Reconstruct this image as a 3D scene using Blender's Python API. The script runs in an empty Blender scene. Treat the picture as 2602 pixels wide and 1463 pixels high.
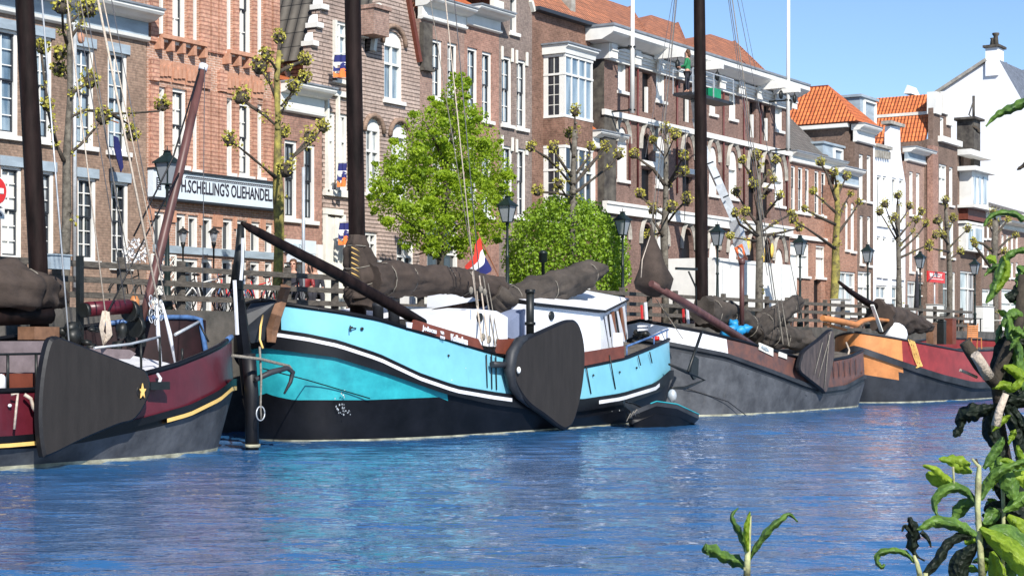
import bpy, math, random
from mathutils import Vector, Matrix, noise
from mathutils.geometry import tessellate_polygon
R = math.radians
sc = bpy.context.scene
C = sc.collection
# ---------------------------------------------------------------- camera
AZ = R(32.2)          # angle between the view axis and the row of houses (world +X)
F = 4603.0; CX = 1301.0; HY = 888.0; EYE = 1.9
cam_d = bpy.data.cameras.new('camera'); cam = bpy.data.objects.new('camera', cam_d); C.objects.link(cam)
cam.location = (0, 0, EYE); cam.rotation_euler = (R(90), 0, AZ - R(90))
cam_d.sensor_width = 36; cam_d.lens = 36*F/2602; cam_d.shift_y = (HY-731.5)/2602
cam_d.clip_start = 0.1; cam_d.clip_end = 3000
sc.camera = cam
# ---------------------------------------------------------------- sky and sun
TS = Vector((-0.50, -0.63, 0.59)).normalized()     # towards the sun
w = bpy.data.worlds.new("World"); sc.world = w; w.use_nodes = True
nt = w.node_tree; bg = nt.nodes['Background']
sky = nt.nodes.new('ShaderNodeTexSky'); sky.sky_type = 'NISHITA'; sky.sun_disc = False
sky.sun_elevation = math.asin(TS.z); sky.sun_rotation = math.atan2(TS.x, TS.y)
sky.air_density = 1.0; sky.dust_density = 0.0; sky.ozone_density = 3.5; sky.altitude = 2500
nt.links.new(sky.outputs[0], bg.inputs[0]); bg.inputs[1].default_value = 0.118
sd = bpy.data.lights.new('sun', 'SUN'); sd.energy = 4.9; sd.angle = R(0.53); sd.color = (1, .95, .87)
so = bpy.data.objects.new('sun', sd); C.objects.link(so); so.location = (0, 0, 60)
so.rotation_euler = TS.to_track_quat('Z', 'Y').to_euler()
sc.view_settings.view_transform = 'Standard'; sc.view_settings.look = 'None'
sc.view_settings.exposure = 0.5; sc.view_settings.gamma = 1
sc.cycles.max_bounces = 6; sc.cycles.use_denoising = True
try: sc.cycles.transparent_max_bounces = 6
except Exception: pass
# ---------------------------------------------------------------- measuring helpers (photo pixel on a known plane -> metres)
ca, sa = math.cos(AZ), math.sin(AZ)
def P(px, py, Y):
    u = (px-CX)/F; dx, dy = ca+u*sa, sa-u*ca; t = Y/dy
    return Vector((dx*t, Y, EYE+(HY-py)/F*t))
def XP(px, py, X):
    u = (px-CX)/F; dx, dy = ca+u*sa, sa-u*ca; t = X/dx
    return Vector((X, dy*t, EYE+(HY-py)/F*t))
def D(px, py, t):
    u = (px-CX)/F
    return Vector(((ca+u*sa)*t, (sa-u*ca)*t, EYE+(HY-py)/F*t))
def pix(v):
    t = v[0]*ca+v[1]*sa; u = (v[0]*sa-v[1]*ca)/t
    return CX+u*F, HY-(v[2]-EYE)*F/t
def sc_at(px, Y):
    u = (px-CX)/F; return F/(Y/(sa-u*ca))
def XX(px, Y): return P(px, 0, Y).x
def ZZ(px, py, Y): return P(px, py, Y).z
def interp(tr, x):
    if x <= tr[0][0]: return tr[0][1]
    for (a, b), (c, d) in zip(tr, tr[1:]):
        if x <= c: return b+(d-b)*(x-a)/(c-a)
    return tr[-1][1]
# ---------------------------------------------------------------- mesh builder
class MB:
    def __init__(s): s.v = []; s.f = []; s.m = []; s.sm = []; s.uv = {}
    def face(s, idx, m=0, sm=False, uv=None):
        s.f.append(tuple(idx)); s.m.append(m); s.sm.append(sm)
        if uv: s.uv[len(s.f)-1] = uv
    def poly(s, pts, m=0, uv=None):
        b = len(s.v); s.v += [tuple(p) for p in pts]; s.face(range(b, b+len(pts)), m, False, uv)
    def box(s, x0, x1, y0, y1, z0, z1, m=0):
        b = len(s.v)
        s.v += [(x, y, z) for z in (z0, z1) for y in (y0, y1) for x in (x0, x1)]
        for q in ((0,2,3,1),(4,5,7,6),(0,1,5,4),(2,6,7,3),(0,4,6,2),(1,3,7,5)): s.face([b+i for i in q], m)
    def obox(s, c, ax, ay, az, m=0):     # oriented box: centre and half-axis vectors
        b = len(s.v); c, ax, ay, az = Vector(c), Vector(ax), Vector(ay), Vector(az)
        for k in (-1, 1):
            for j in (-1, 1):
                for i in (-1, 1): s.v.append(tuple(c+ax*i+ay*j+az*k))
        for q in ((0,2,3,1),(4,5,7,6),(0,1,5,4),(2,6,7,3),(0,4,6,2),(1,3,7,5)): s.face([b+i for i in q], m)
    def bar(s, a, b, wd, ht=None, m=0):   # square bar between two points
        a, b = Vector(a), Vector(b); d = b-a
        if d.length < 1e-6: return
        t = d.normalized(); up = Vector((0,0,1)) if abs(t.z) < .95 else Vector((0,1,0))
        n = t.cross(up).normalized(); q = n.cross(t)
        s.obox((a+b)/2, d/2, n*wd/2, q*(ht or wd)/2, m)
    def tube(s, path, r, n=8, m=0, cap=True, wob=0, seed=0, smooth=True):
        path = [Vector(p) for p in path]; rr = r if isinstance(r, (list, tuple)) else [r]*len(path)
        b = len(s.v); prev = None
        for i, p in enumerate(path):
            t = (path[min(i+1, len(path)-1)]-path[max(i-1, 0)]).normalized()
            if prev is None:
                a = Vector((0,0,1)) if abs(t.z) < .9 else Vector((1,0,0)); nn = t.cross(a).normalized()
            else:
                nn = (prev-t*prev.dot(t))
                nn = nn.normalized() if nn.length > 1e-6 else t.orthogonal().normalized()
            prev = nn; bb = t.cross(nn)
            for k in range(n):
                a = 2*math.pi*k/n; q = rr[i]
                d = nn*math.cos(a)+bb*math.sin(a)
                if wob: q *= 1+wob*noise.noise((p+d*rr[i])*3.1+Vector((seed, 0, 0)))*1.6+wob*.7*noise.noise((p+d*rr[i])*9+Vector((seed, 3, 0)))
                s.v.append(tuple(p+d*q))
        for i in range(len(path)-1):
            for k in range(n):
                k2 = (k+1) % n
                s.face((b+i*n+k, b+i*n+k2, b+(i+1)*n+k2, b+(i+1)*n+k), m, smooth)
        if cap:
            s.face([b+k for k in range(n)][::-1], m); s.face([b+(len(path)-1)*n+k for k in range(n)], m)
    def lathe(s, base, prof, n=12, m=0, smooth=True):  # prof: (r, z) rings about vertical axis
        b = len(s.v); x, y, z = base
        for r, h in prof:
            for k in range(n):
                a = 2*math.pi*(k+.5)/n; s.v.append((x+r*math.cos(a), y+r*math.sin(a), z+h))
        for i in range(len(prof)-1):
            for k in range(n):
                k2 = (k+1) % n; s.face((b+i*n+k, b+i*n+k2, b+(i+1)*n+k2, b+(i+1)*n+k), m, smooth)
        s.face([b+k for k in range(n)][::-1], m); s.face([b+(len(prof)-1)*n+k for k in range(n)], m)
    def ball(s, c, rx, ry=None, rz=None, n=10, m=0, wob=0, seed=0):
        ry = ry or rx; rz = rz or rx; c = Vector(c); b = len(s.v); h = max(4, n//2+1)
        for i in range(h+1):
            ph = math.pi*i/h
            for k in range(n):
                a = 2*math.pi*k/n; d = Vector((math.sin(ph)*math.cos(a), math.sin(ph)*math.sin(a), math.cos(ph)))
                q = 1+wob*noise.noise(d*2.3+Vector((seed, seed*.7, 1)))*2
                s.v.append((c.x+d.x*rx*q, c.y+d.y*ry*q, c.z+d.z*rz*q))
        for i in range(h):
            for k in range(n):
                k2 = (k+1) % n; s.face((b+i*n+k, b+(i+1)*n+k, b+(i+1)*n+k2, b+i*n+k2), m, True)
    def plate(s, pts, th, m=0, me=None, bevel=0):    # outline (list of Vector, planar-ish), thickness vector
        th = Vector(th); b = len(s.v); n = len(pts); pts = [Vector(p) for p in pts]
        s.v += [tuple(p) for p in pts]+[tuple(p+th) for p in pts]
        tri = tessellate_polygon([pts])
        for t in tri:
            s.face([b+i for i in t], m); s.face([b+n+i for i in t][::-1], m)
        for i in range(n):
            j = (i+1) % n; s.face((b+i, b+j, b+n+j, b+n+i), m if me is None else me)
    def prof_x(s, x0, x1, prof, m=0):                # closed (y, z) profile extruded along X
        b = len(s.v); n = len(prof)
        s.v += [(x0, y, z) for y, z in prof]+[(x1, y, z) for y, z in prof]
        s.face([b+i for i in range(n)], m); s.face([b+n+i for i in range(n)][::-1], m)
        for i in range(n):
            j = (i+1) % n; s.face((b+i, b+n+i, b+n+j, b+j), m)
    def build(s, name, mats, parent=None, loc=None):
        me = bpy.data.meshes.new(name)
        if not isinstance(mats, (list, tuple)): mats = [mats]
        root = parent
        while root is not None and root.parent is not None: root = root.parent
        if parent is not None: o3 = Vector(root.location)
        elif loc is not None: o3 = Vector(loc)
        else:
            xs = [v[0] for v in s.v]; ys = [v[1] for v in s.v]; zs = [v[2] for v in s.v]
            o3 = Vector(((min(xs)+max(xs))/2, (min(ys)+max(ys))/2, min(zs)))
        me.from_pydata([(v[0]-o3.x, v[1]-o3.y, v[2]-o3.z) for v in s.v], [], s.f)
        for m in mats: me.materials.append(m)
        me.polygons.foreach_set('material_index', s.m); me.polygons.foreach_set('use_smooth', s.sm)
        if s.uv:
            ul = me.uv_layers.new(name='UVMap')
            for fi, uv in s.uv.items():
                for li, q in zip(me.polygons[fi].loop_indices, uv): ul.data[li].uv = q
        me.update()
        o = bpy.data.objects.new(name, me); C.objects.link(o)
        if parent is not None: o.parent = parent
        else: o.location = o3
        return o
def islands(mb):
    par = list(range(len(mb.v)))
    def fd(a):
        while par[a] != a: par[a] = par[par[a]]; a = par[a]
        return a
    for f in mb.f:
        a = fd(f[0])
        for q in f[1:]:
            b = fd(q)
            if a != b: par[b] = a
    d = {}
    for i, f in enumerate(mb.f): d.setdefault(fd(f[0]), []).append(i)
    return list(d.values())
def build_split(mb, name, mats, parent):      # one part per separate piece
    out = []
    for fs in islands(mb):
        q = MB(); mp = {}
        for i in fs:
            idx = []
            for v in mb.f[i]:
                if v not in mp: mp[v] = len(q.v); q.v.append(mb.v[v])
                idx.append(mp[v])
            q.face(idx, mb.m[i], mb.sm[i], mb.uv.get(i))
        out.append(q.build(name, mats, parent))
    return out
def tag(o, label=None, cat=None, group=None, kind=None):
    if label: o['label'] = label
    if cat: o['category'] = cat
    if group: o['group'] = group
    if kind: o['kind'] = kind
    return o
def thing(name, label, cat, loc, group=None):
    o = bpy.data.objects.new(name, None); C.objects.link(o); o.location = loc; o.empty_display_size = .3
    return tag(o, label, cat, group)
# ---------------------------------------------------------------- materials
def nodes(m): return m.node_tree.nodes, m.node_tree.links
def mk(name, c, rough=.6, var=.12, scale=2.5, bump=0., metal=0., c2=None, spec=.4, fine=0, stretch=(1,1,1), bscale=40, streak=0, scol=(.16,.075,.03)):
    m = bpy.data.materials.new(name); m.use_nodes = True; n, l = nodes(m); b = n['Principled BSDF']
    b.inputs['Roughness'].default_value = rough; b.inputs['Metallic'].default_value = metal
    b.inputs['Specular IOR Level'].default_value = spec
    tc = n.new('ShaderNodeTexCoord'); mp = n.new('ShaderNodeMapping'); mp.inputs['Scale'].default_value = stretch
    l.new(tc.outputs['Object'], mp.inputs[0])
    nz = n.new('ShaderNodeTexNoise'); nz.inputs['Scale'].default_value = scale; nz.inputs['Detail'].default_value = 6; nz.inputs['Roughness'].default_value = .65
    l.new(mp.outputs[0], nz.inputs[0])
    cr = n.new('ShaderNodeValToRGB'); cr.color_ramp.elements[0].position = .35; cr.color_ramp.elements[1].position = .68
    d = c2 or [x*(1-2*var) for x in c]; e = [min(1, x*(1+var)) for x in c]
    cr.color_ramp.elements[0].color = (*d, 1); cr.color_ramp.elements[1].color = (*e, 1)
    l.new(nz.outputs[0], cr.inputs[0]); l.new(cr.outputs[0], b.inputs['Base Color'])
    if streak:       # rust runs and grime
        m2 = n.new('ShaderNodeMapping'); m2.inputs['Scale'].default_value = (3.2, 3.2, .45); l.new(tc.outputs['Object'], m2.inputs[0])
        n3 = n.new('ShaderNodeTexNoise'); n3.inputs['Scale'].default_value = 1.6; n3.inputs['Detail'].default_value = 8; n3.inputs['Roughness'].default_value = .75; l.new(m2.outputs[0], n3.inputs[0])
        c3 = n.new('ShaderNodeValToRGB'); c3.color_ramp.elements[0].position = .60; c3.color_ramp.elements[1].position = .78; l.new(n3.outputs[0], c3.inputs[0])
        mu = n.new('ShaderNodeMath'); mu.operation = 'MULTIPLY'; mu.inputs[1].default_value = streak; l.new(c3.outputs[0], mu.inputs[0])
        mx = n.new('ShaderNodeMix'); mx.data_type = 'RGBA'; l.new(mu.outputs[0], mx.inputs[0]); l.new(cr.outputs[0], mx.inputs[6]); mx.inputs[7].default_value = (*scol, 1); l.new(mx.outputs[2], b.inputs['Base Color'])
    if bump:
        n2 = n.new('ShaderNodeTexNoise'); n2.inputs['Scale'].default_value = bscale; n2.inputs['Detail'].default_value = 4
        l.new(mp.outputs[0], n2.inputs[0]); bp = n.new('ShaderNodeBump'); bp.inputs['Strength'].default_value = bump; bp.inputs['Distance'].default_value = .02
        l.new(n2.outputs[0], bp.inputs['Height']); l.new(bp.outputs[0], b.inputs['Normal'])
    return m
def brick(name, c1, c2, mortar, bw=.22, rh=.072, mort=.012, dirt=.42, contrast=1.0):
    m = bpy.data.materials.new(name); m.use_nodes = True; n, l = nodes(m); b = n['Principled BSDF']
    b.inputs['Roughness'].default_value = .85; b.inputs['Specular IOR Level'].default_value = .25
    tc = n.new('ShaderNodeTexCoord'); sp = n.new('ShaderNodeSeparateXYZ'); l.new(tc.outputs['Object'], sp.inputs[0])
    ad = n.new('ShaderNodeMath'); l.new(sp.outputs[0], ad.inputs[0]); l.new(sp.outputs[1], ad.inputs[1])
    cb = n.new('ShaderNodeCombineXYZ'); l.new(ad.outputs[0], cb.inputs[0]); l.new(sp.outputs[2], cb.inputs[1])
    bt = n.new('ShaderNodeTexBrick'); l.new(cb.outputs[0], bt.inputs[0])
    bt.inputs['Scale'].default_value = 1; bt.inputs['Brick Width'].default_value = bw; bt.inputs['Row Height'].default_value = rh
    bt.inputs['Mortar Size'].default_value = mort; bt.inputs['Color1'].default_value = (*c1, 1); bt.inputs['Color2'].default_value = (*c2, 1)
    bt.inputs['Mortar'].default_value = (*mortar, 1); bt.inputs['Mortar Smooth'].default_value = .3
    nz = n.new('ShaderNodeTexNoise'); nz.inputs['Scale'].default_value = .7; nz.inputs['Detail'].default_value = 8; nz.inputs['Roughness'].default_value = .7
    l.new(tc.outputs['Object'], nz.inputs[0])
    cr = n.new('ShaderNodeValToRGB'); cr.color_ramp.elements[0].position = .3; cr.color_ramp.elements[1].position = .7
    cr.color_ramp.elements[0].color = (1-dirt,)*3+(1,); cr.color_ramp.elements[1].color = (1.15, 1.12, 1.1, 1)
    l.new(nz.outputs[0], cr.inputs[0])
    n2 = n.new('ShaderNodeTexNoise'); n2.inputs['Scale'].default_value = 9; n2.inputs['Detail'].default_value = 5
    l.new(tc.outputs['Object'], n2.inputs[0])
    c3 = n.new('ShaderNodeValToRGB'); c3.color_ramp.elements[0].position = .35; c3.color_ramp.elements[1].position = .65
    c3.color_ramp.elements[0].color = (.72, .72, .72, 1); c3.color_ramp.elements[1].color = (1.25, 1.22, 1.2, 1); l.new(n2.outputs[0], c3.inputs[0])
    mx = n.new('ShaderNodeMix'); mx.data_type = 'RGBA'; mx.blend_type = 'MULTIPLY'; mx.inputs[0].default_value = 1
    l.new(bt.outputs[0], mx.inputs[6]); l.new(cr.outputs[0], mx.inputs[7])
    my = n.new('ShaderNodeMix'); my.data_type = 'RGBA'; my.blend_type = 'MULTIPLY'; my.inputs[0].default_value = .8
    l.new(mx.outputs[2], my.inputs[6]); l.new(c3.outputs[0], my.inputs[7])
    l.new(my.outputs[2], b.inputs['Base Color'])
    bp = n.new('ShaderNodeBump'); bp.inputs['Strength'].default_value = .6; bp.inputs['Distance'].default_value = .012*contrast
    iv = n.new('ShaderNodeMath'); iv.operation = 'SUBTRACT'; iv.inputs[0].default_value = 1; l.new(bt.outputs['Fac'], iv.inputs[1])
    l.new(iv.outputs[0], bp.inputs['Height']); l.new(bp.outputs[0], b.inputs['Normal'])
    return m
def tiles(name, c1, c2, gap, tw=.22, th=.33):
    m = bpy.data.materials.new(name); m.use_nodes = True; n, l = nodes(m); b = n['Principled BSDF']
    b.inputs['Roughness'].default_value = .75
    uv = n.new('ShaderNodeUVMap'); sp = n.new('ShaderNodeSeparateXYZ'); l.new(uv.outputs[0], sp.inputs[0])
    bt = n.new('ShaderNodeTexBrick'); bt.offset = 0; l.new(uv.outputs[0], bt.inputs[0])
    bt.inputs['Scale'].default_value = 1; bt.inputs['Brick Width'].default_value = tw; bt.inputs['Row Height'].default_value = th
    bt.inputs['Mortar Size'].default_value = .022; bt.inputs['Mortar Smooth'].default_value = .6
    bt.inputs['Color1'].default_value = (*c1, 1); bt.inputs['Color2'].default_value = (*c2, 1); bt.inputs['Mortar'].default_value = (*gap, 1)
    nz = n.new('ShaderNodeTexNoise'); nz.inputs['Scale'].default_value = 1.7; nz.inputs['Detail'].default_value = 8; nz.inputs['Roughness'].default_value = .7; l.new(uv.outputs[0], nz.inputs[0])
    cr = n.new('ShaderNodeValToRGB'); cr.color_ramp.elements[0].position = .33; cr.color_ramp.elements[1].position = .65
    cr.color_ramp.elements[0].color = (.6, .58, .56, 1); cr.color_ramp.elements[1].color = (1.15, 1.12, 1.1, 1); l.new(nz.outputs[0], cr.inputs[0])
    mx = n.new('ShaderNodeMix'); mx.data_type = 'RGBA'; mx.blend_type = 'MULTIPLY'; mx.inputs[0].default_value = .8
    l.new(bt.outputs[0], mx.inputs[6]); l.new(cr.outputs[0], mx.inputs[7]); l.new(mx.outputs[2], b.inputs['Base Color'])
    a = n.new('ShaderNodeMath'); a.operation = 'MULTIPLY'; a.inputs[1].default_value = 2*math.pi/tw; l.new(sp.outputs[0], a.inputs[0])
    si = n.new('ShaderNodeMath'); si.operation = 'SINE'; l.new(a.outputs[0], si.inputs[0])
    fr = n.new('ShaderNodeMath'); fr.operation = 'FLOORED_MODULO'; fr.inputs[1].default_value = th; l.new(sp.outputs[1], fr.inputs[0])
    ml = n.new('ShaderNodeMath'); ml.operation = 'MULTIPLY'; ml.inputs[1].default_value = -4.0; l.new(fr.outputs[0], ml.inputs[0])
    ad = n.new('ShaderNodeMath'); l.new(si.outputs[0], ad.inputs[0]); l.new(ml.outputs[0], ad.inputs[1])
    bp = n.new('ShaderNodeBump'); bp.inputs['Strength'].default_value = .9; bp.inputs['Distance'].default_value = .03
    l.new(ad.outputs[0], bp.inputs['Height']); l.new(bp.outputs[0], b.inputs['Normal'])
    return m
def glassm(name, dark, light, rough=.06, curtain=.5, stripe=7):
    m = bpy.data.materials.new(name); m.use_nodes = True; n, l = nodes(m); b = n['Principled BSDF']
    b.inputs['Roughness'].default_value = rough; b.inputs['Specular IOR Level'].default_value = .6
    tc = n.new('ShaderNodeTexCoord'); mp = n.new('ShaderNodeMapping'); mp.inputs['Scale'].default_value = (stripe, stripe, .5); l.new(tc.outputs['Object'], mp.inputs[0])
    nz = n.new('ShaderNodeTexNoise'); nz.inputs['Scale'].default_value = 1; nz.inputs['Detail'].default_value = 4; l.new(mp.outputs[0], nz.inputs[0])
    cr = n.new('ShaderNodeValToRGB'); cr.color_ramp.elements[0].position = 1-curtain-.12; cr.color_ramp.elements[1].position = 1-curtain+.08
    cr.color_ramp.elements[0].color = (*dark, 1); cr.color_ramp.elements[1].color = (*light, 1)
    l.new(nz.outputs[0], cr.inputs[0]); l.new(cr.outputs[0], b.inputs['Base Color'])
    b.inputs['Coat Weight'].default_value = .6; b.inputs['Coat Roughness'].default_value = .03
    return m
M = {}
M['white'] = mk('white_paint', (.74,.735,.70), .5, .05, 1.5)
M['cream'] = mk('cream_paint', (.74,.73,.66), .55, .08, 1.5)
M['bluegrey'] = mk('blue_grey_paint', (.33,.40,.46), .5, .12, 1.2, stretch=(1,1,3))
M['lead'] = mk('lead_sheet', (.22,.24,.27), .5, .15, 2)
M['stone'] = mk('grey_stone', (.36,.34,.30), .8, .2, 3, bump=.3)
M['stained'] = mk('stained_stone', (.10,.09,.075), .9, .3, 2.2, bump=.4, c2=(.035,.03,.028))
M['black'] = mk('black_paint', (.007,.007,.009), .5, .2, 3)
M['sash'] = mk('dark_sash', (.03,.035,.045), .4, .1, 3)
M['iron'] = mk('dark_iron', (.012,.014,.014), .45, .2, 6)
M['green_iron'] = mk('green_iron', (.012,.022,.020), .4, .2, 6)
M['brickA'] = brick('brown_brick', (.33,.235,.18), (.275,.19,.145), (.27,.20,.155))
M['brickB'] = brick('red_brick', (.49,.29,.205), (.42,.235,.165), (.58,.45,.38), dirt=.42)
M['ribB'] = brick('ribbed_brick', (.58,.345,.25), (.52,.29,.205), (.40,.20,.15), bw=6, rh=.12, mort=.022, contrast=1.6)
M['terra'] = mk('terracotta', (.50,.26,.17), .75, .12, 5, bump=.5, bscale=14)
M['brickC'] = brick('rose_brick', (.43,.25,.20), (.36,.20,.16), (.36,.24,.19))
M['brickE'] = brick('banded_brick', (.52,.42,.37), (.43,.335,.29), (.17,.13,.11), bw=4, rh=.13, mort=.02, contrast=2)
M['brickF'] = brick('dusty_brick', (.40,.27,.225), (.33,.215,.18), (.34,.26,.22))
M['brickG'] = brick('grey_brown_brick', (.30,.24,.215), (.235,.18,.165), (.26,.22,.19))
M['brickH'] = brick('rust_brick', (.28,.16,.125), (.19,.105,.08), (.27,.18,.13), dirt=.5)
M['brickJ'] = brick('warehouse_brick', (.245,.155,.13), (.195,.12,.10), (.24,.175,.15), dirt=.35)
M['brickK'] = brick('orange_brown_brick', (.42,.22,.155), (.34,.17,.12), (.38,.27,.21))
M['brickL'] = brick('dark_brown_brick', (.22,.15,.12), (.17,.115,.09), (.22,.17,.14))
M['maroon'] = mk('maroon_downpipe', (.12,.03,.03), .5, .1, 4)
M['whitewash'] = mk('whitewashed_wall', (.80,.82,.86), .8, .05, .35, bump=.15, bscale=3)
M['tileO'] = tiles('orange_pantiles', (.72,.20,.06), (.58,.15,.045), (.14,.035,.015))
M['tileO2'] = tiles('weathered_orange_pantiles', (.52,.20,.10), (.36,.15,.085), (.09,.04,.025))
M['tileD'] = tiles('dark_pantiles', (.13,.12,.105), (.10,.092,.082), (.012,.012,.012), tw=.42, th=.52)
M['tileG'] = tiles('grey_slates', (.17,.16,.15), (.13,.125,.115), (.07,.065,.06), tw=.3, th=.25)
M['slate'] = mk('blue_slate', (.16,.18,.22), .6, .25, 4)
M['g1'] = glassm('dark_glass', (.015,.02,.03), (.05,.06,.07), curtain=.4)
M['g2'] = glassm('curtained_glass', (.05,.07,.09), (.50,.54,.56), curtain=.52)
M['g3'] = glassm('sky_reflection_glass', (.10,.16,.22), (.28,.36,.42), curtain=.5, stripe=3)  # pale blue is the sky's reflection painted into the panes
M['g4'] = glassm('shuttered_glass', (.30,.31,.30), (.72,.72,.68), curtain=.75, stripe=9, rough=.3)
GL = [M['g1'], M['g2'], M['g3'], M['g4']]
M['sign'] = mk('enamel_sign', (.62,.70,.76), .35, .05, 1.2)
M['ink'] = mk('sign_lettering', (.025,.02,.035), .5, .05, 3)
M['red'] = mk('red_paint', (.62,.03,.03), .4, .08, 3)
M['orange'] = mk('orange_paint', (.85,.16,.03), .45, .08, 3)
M['gold'] = mk('gold_paint', (.80,.55,.12), .4, .15, 6)
M['timber'] = mk('grey_timber', (.12,.105,.088), .85, .3, 4, bump=.5, stretch=(1,1,8))
M['wood'] = mk('varnished_wood', (.30,.10,.035), .35, .2, 5, stretch=(1,1,.3))
M['spar'] = mk('tarred_spar', (.017,.010,.009), .6, .35, 5, stretch=(1,1,.2), spec=.12)
M['brownspar'] = mk('brown_spar', (.115,.05,.045), .45, .2, 5, stretch=(1,1,.2))
M['canvas'] = mk('brown_canvas', (.058,.042,.034), .9, .22, 2.2, bump=.6, bscale=55)
M['canvas2'] = mk('weathered_canvas', (.066,.054,.045), .9, .28, 1.6, bump=.7, bscale=45)
M['rope'] = mk('pale_rope', (.52,.44,.36), .9, .15, 20, bump=.4, bscale=120)
M['rope2'] = mk('grey_rope', (.22,.20,.17), .9, .2, 20)
M['wire'] = mk('steel_wire', (.10,.10,.11), .5, .2, 10)
M['galv'] = mk('galvanised_steel', (.50,.53,.56), .4, .12, 5, metal=.3)
M['bark'] = mk('pale_bark', (.15,.135,.11), .9, .3, 6, bump=.7, c2=(.06,.052,.042))
M['barkd'] = mk('dark_bark', (.075,.06,.045), .9, .3, 6, bump=.7)
M['moss'] = mk('mossy_bark', (.30,.26,.06), .95, .3, 4, bump=.9, c2=(.07,.06,.035))
M['bud'] = mk('bud_leaves', (.40,.38,.05), .6, .3, 18, c2=(.17,.14,.03))
def leafm(name, c, tr=.35, rough=.5, c2=None, scale=1.4, bump=0):
    m = bpy.data.materials.new(name); m.use_nodes = True; n, l = nodes(m); b = n['Principled BSDF']; out = n['Material Output']
    b.inputs['Roughness'].default_value = rough
    tc = n.new('ShaderNodeTexCoord'); nz = n.new('ShaderNodeTexNoise'); nz.inputs['Scale'].default_value = scale; nz.inputs['Detail'].default_value = 9; nz.inputs['Roughness'].default_value = .8
    l.new(tc.outputs['Object'], nz.inputs[0]); cr = n.new('ShaderNodeValToRGB'); cr.color_ramp.elements[0].position = .38; cr.color_ramp.elements[1].position = .62
    cr.color_ramp.elements[0].color = (*(c2 or [x*.55 for x in c]), 1); cr.color_ramp.elements[1].color = (*c, 1)
    l.new(nz.outputs[0], cr.inputs[0]); l.new(cr.outputs[0], b.inputs['Base Color'])
    if bump:
        b.inputs['Specular IOR Level'].default_value = .3
        vz = n.new('ShaderNodeTexNoise'); vz.inputs['Scale'].default_value = 55; vz.inputs['Detail'].default_value = 3; l.new(tc.outputs['Object'], vz.inputs[0])
        wv = n.new('ShaderNodeTexVoronoi'); wv.inputs['Scale'].default_value = 90; l.new(tc.outputs['Object'], wv.inputs[0])
        sm = n.new('ShaderNodeMath'); l.new(vz.outputs[0], sm.inputs[0]); l.new(wv.outputs[0], sm.inputs[1])
        bp = n.new('ShaderNodeBump'); bp.inputs['Strength'].default_value = bump; bp.inputs['Distance'].default_value = .012; l.new(sm.outputs[0], bp.inputs['Height']); l.new(bp.outputs[0], b.inputs['Normal'])
    t = n.new('ShaderNodeBsdfTranslucent'); l.new(cr.outputs[0], t.inputs[0])
    mx = n.new('ShaderNodeMixShader'); mx.inputs[0].default_value = tr; l.new(b.outputs[0], mx.inputs[1]); l.new(t.outputs[0], mx.inputs[2]); l.new(mx.outputs[0], out.inputs[0])
    return m
M['leaf'] = leafm('spring_leaves', (.42,.56,.03), .5, c2=(.16,.28,.012), scale=3.5)
M['leafb'] = leafm('bush_leaves', (.32,.48,.03), .35, c2=(.10,.20,.012), scale=3.5)
M['leaff'] = leafm('glossy_leaf', (.15,.27,.045), .25, .45, c2=(.05,.11,.03), scale=26, bump=.4)
M['leaff2'] = leafm('lime_leaf', (.38,.52,.05), .45, .5, c2=(.14,.25,.02), scale=22, bump=.4)
M['leafd'] = leafm('shaded_leaf', (.010,.018,.010), .08, .6, scale=30, bump=.6)  # leaves shaded by others, the shade put into a near-black green
M['teal'] = mk('teal_paint', (.175,.47,.60), .42, .06, 1.3, bump=.12, bscale=4, streak=.55, scol=(.12,.22,.24))
M['teal2'] = mk('weathered_teal_paint', (.022,.33,.37), .5, .15, 1.6, bump=.35, bscale=4, c2=(.01,.21,.26), streak=.6, scol=(.06,.13,.12))
M['hullblack'] = mk('black_hull_paint', (.006,.0065,.009), .45, .3, 1.5, spec=.25)
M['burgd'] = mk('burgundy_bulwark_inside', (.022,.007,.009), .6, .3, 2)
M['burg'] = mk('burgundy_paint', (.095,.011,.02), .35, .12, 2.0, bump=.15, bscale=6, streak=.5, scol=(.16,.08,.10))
M['steel'] = mk('weathered_hull_steel', (.088,.093,.103), .7, .16, 1.6, bump=.5, bscale=7, c2=(.042,.045,.052), streak=.45, scol=(.15,.135,.12))
M['steeld'] = mk('dark_hull_steel', (.028,.031,.038), .55, .3, 1.2, bump=.25, bscale=5)
M['hullwhite'] = mk('white_hull_paint', (.72,.73,.77), .45, .1, 1.5, streak=.35, scol=(.35,.30,.26))
M['yellow'] = mk('yellow_stripe', (.80,.52,.16), .5, .06, 3)
M['lee'] = mk('leeboard_tar', (.021,.018,.017), .8, .12, 2, bump=.25, stretch=(3,3,.6))
M['brown'] = mk('brown_boards', (.16,.045,.028), .5, .15, 3)
M['oak'] = mk('oak_brown', (.20,.105,.06), .55, .2, 4)
M['darkbrown'] = mk('brown_bulwark', (.13,.055,.04), .55, .25, 3, c2=(.07,.045,.045))
M['orhull'] = mk('orange_hull_paint', (.55,.22,.075), .5, .12, 2, streak=.5, scol=(.28,.14,.07))
M['redhull'] = mk('red_hull_paint', (.25,.03,.032), .45, .14, 2, streak=.6, scol=(.12,.04,.04))
M['bluerail'] = mk('blue_rail_paint', (.07,.15,.33), .35, .2, 5)
M['cabin'] = mk('white_cabin_paint', (.80,.82,.87), .4, .03, .9)
M['cabinshade'] = mk('shaded_white_cabin', (.20,.24,.36), .8, .08, 2)  # white cabin face with its shade put into a blue grey colour
M['hatch'] = mk('purple_grey_hatch', (.20,.16,.17), .8, .15, 3)
M['fabricblue'] = mk('blue_tarpaulin', (.02,.28,.60), .5, .2, 5)
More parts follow.
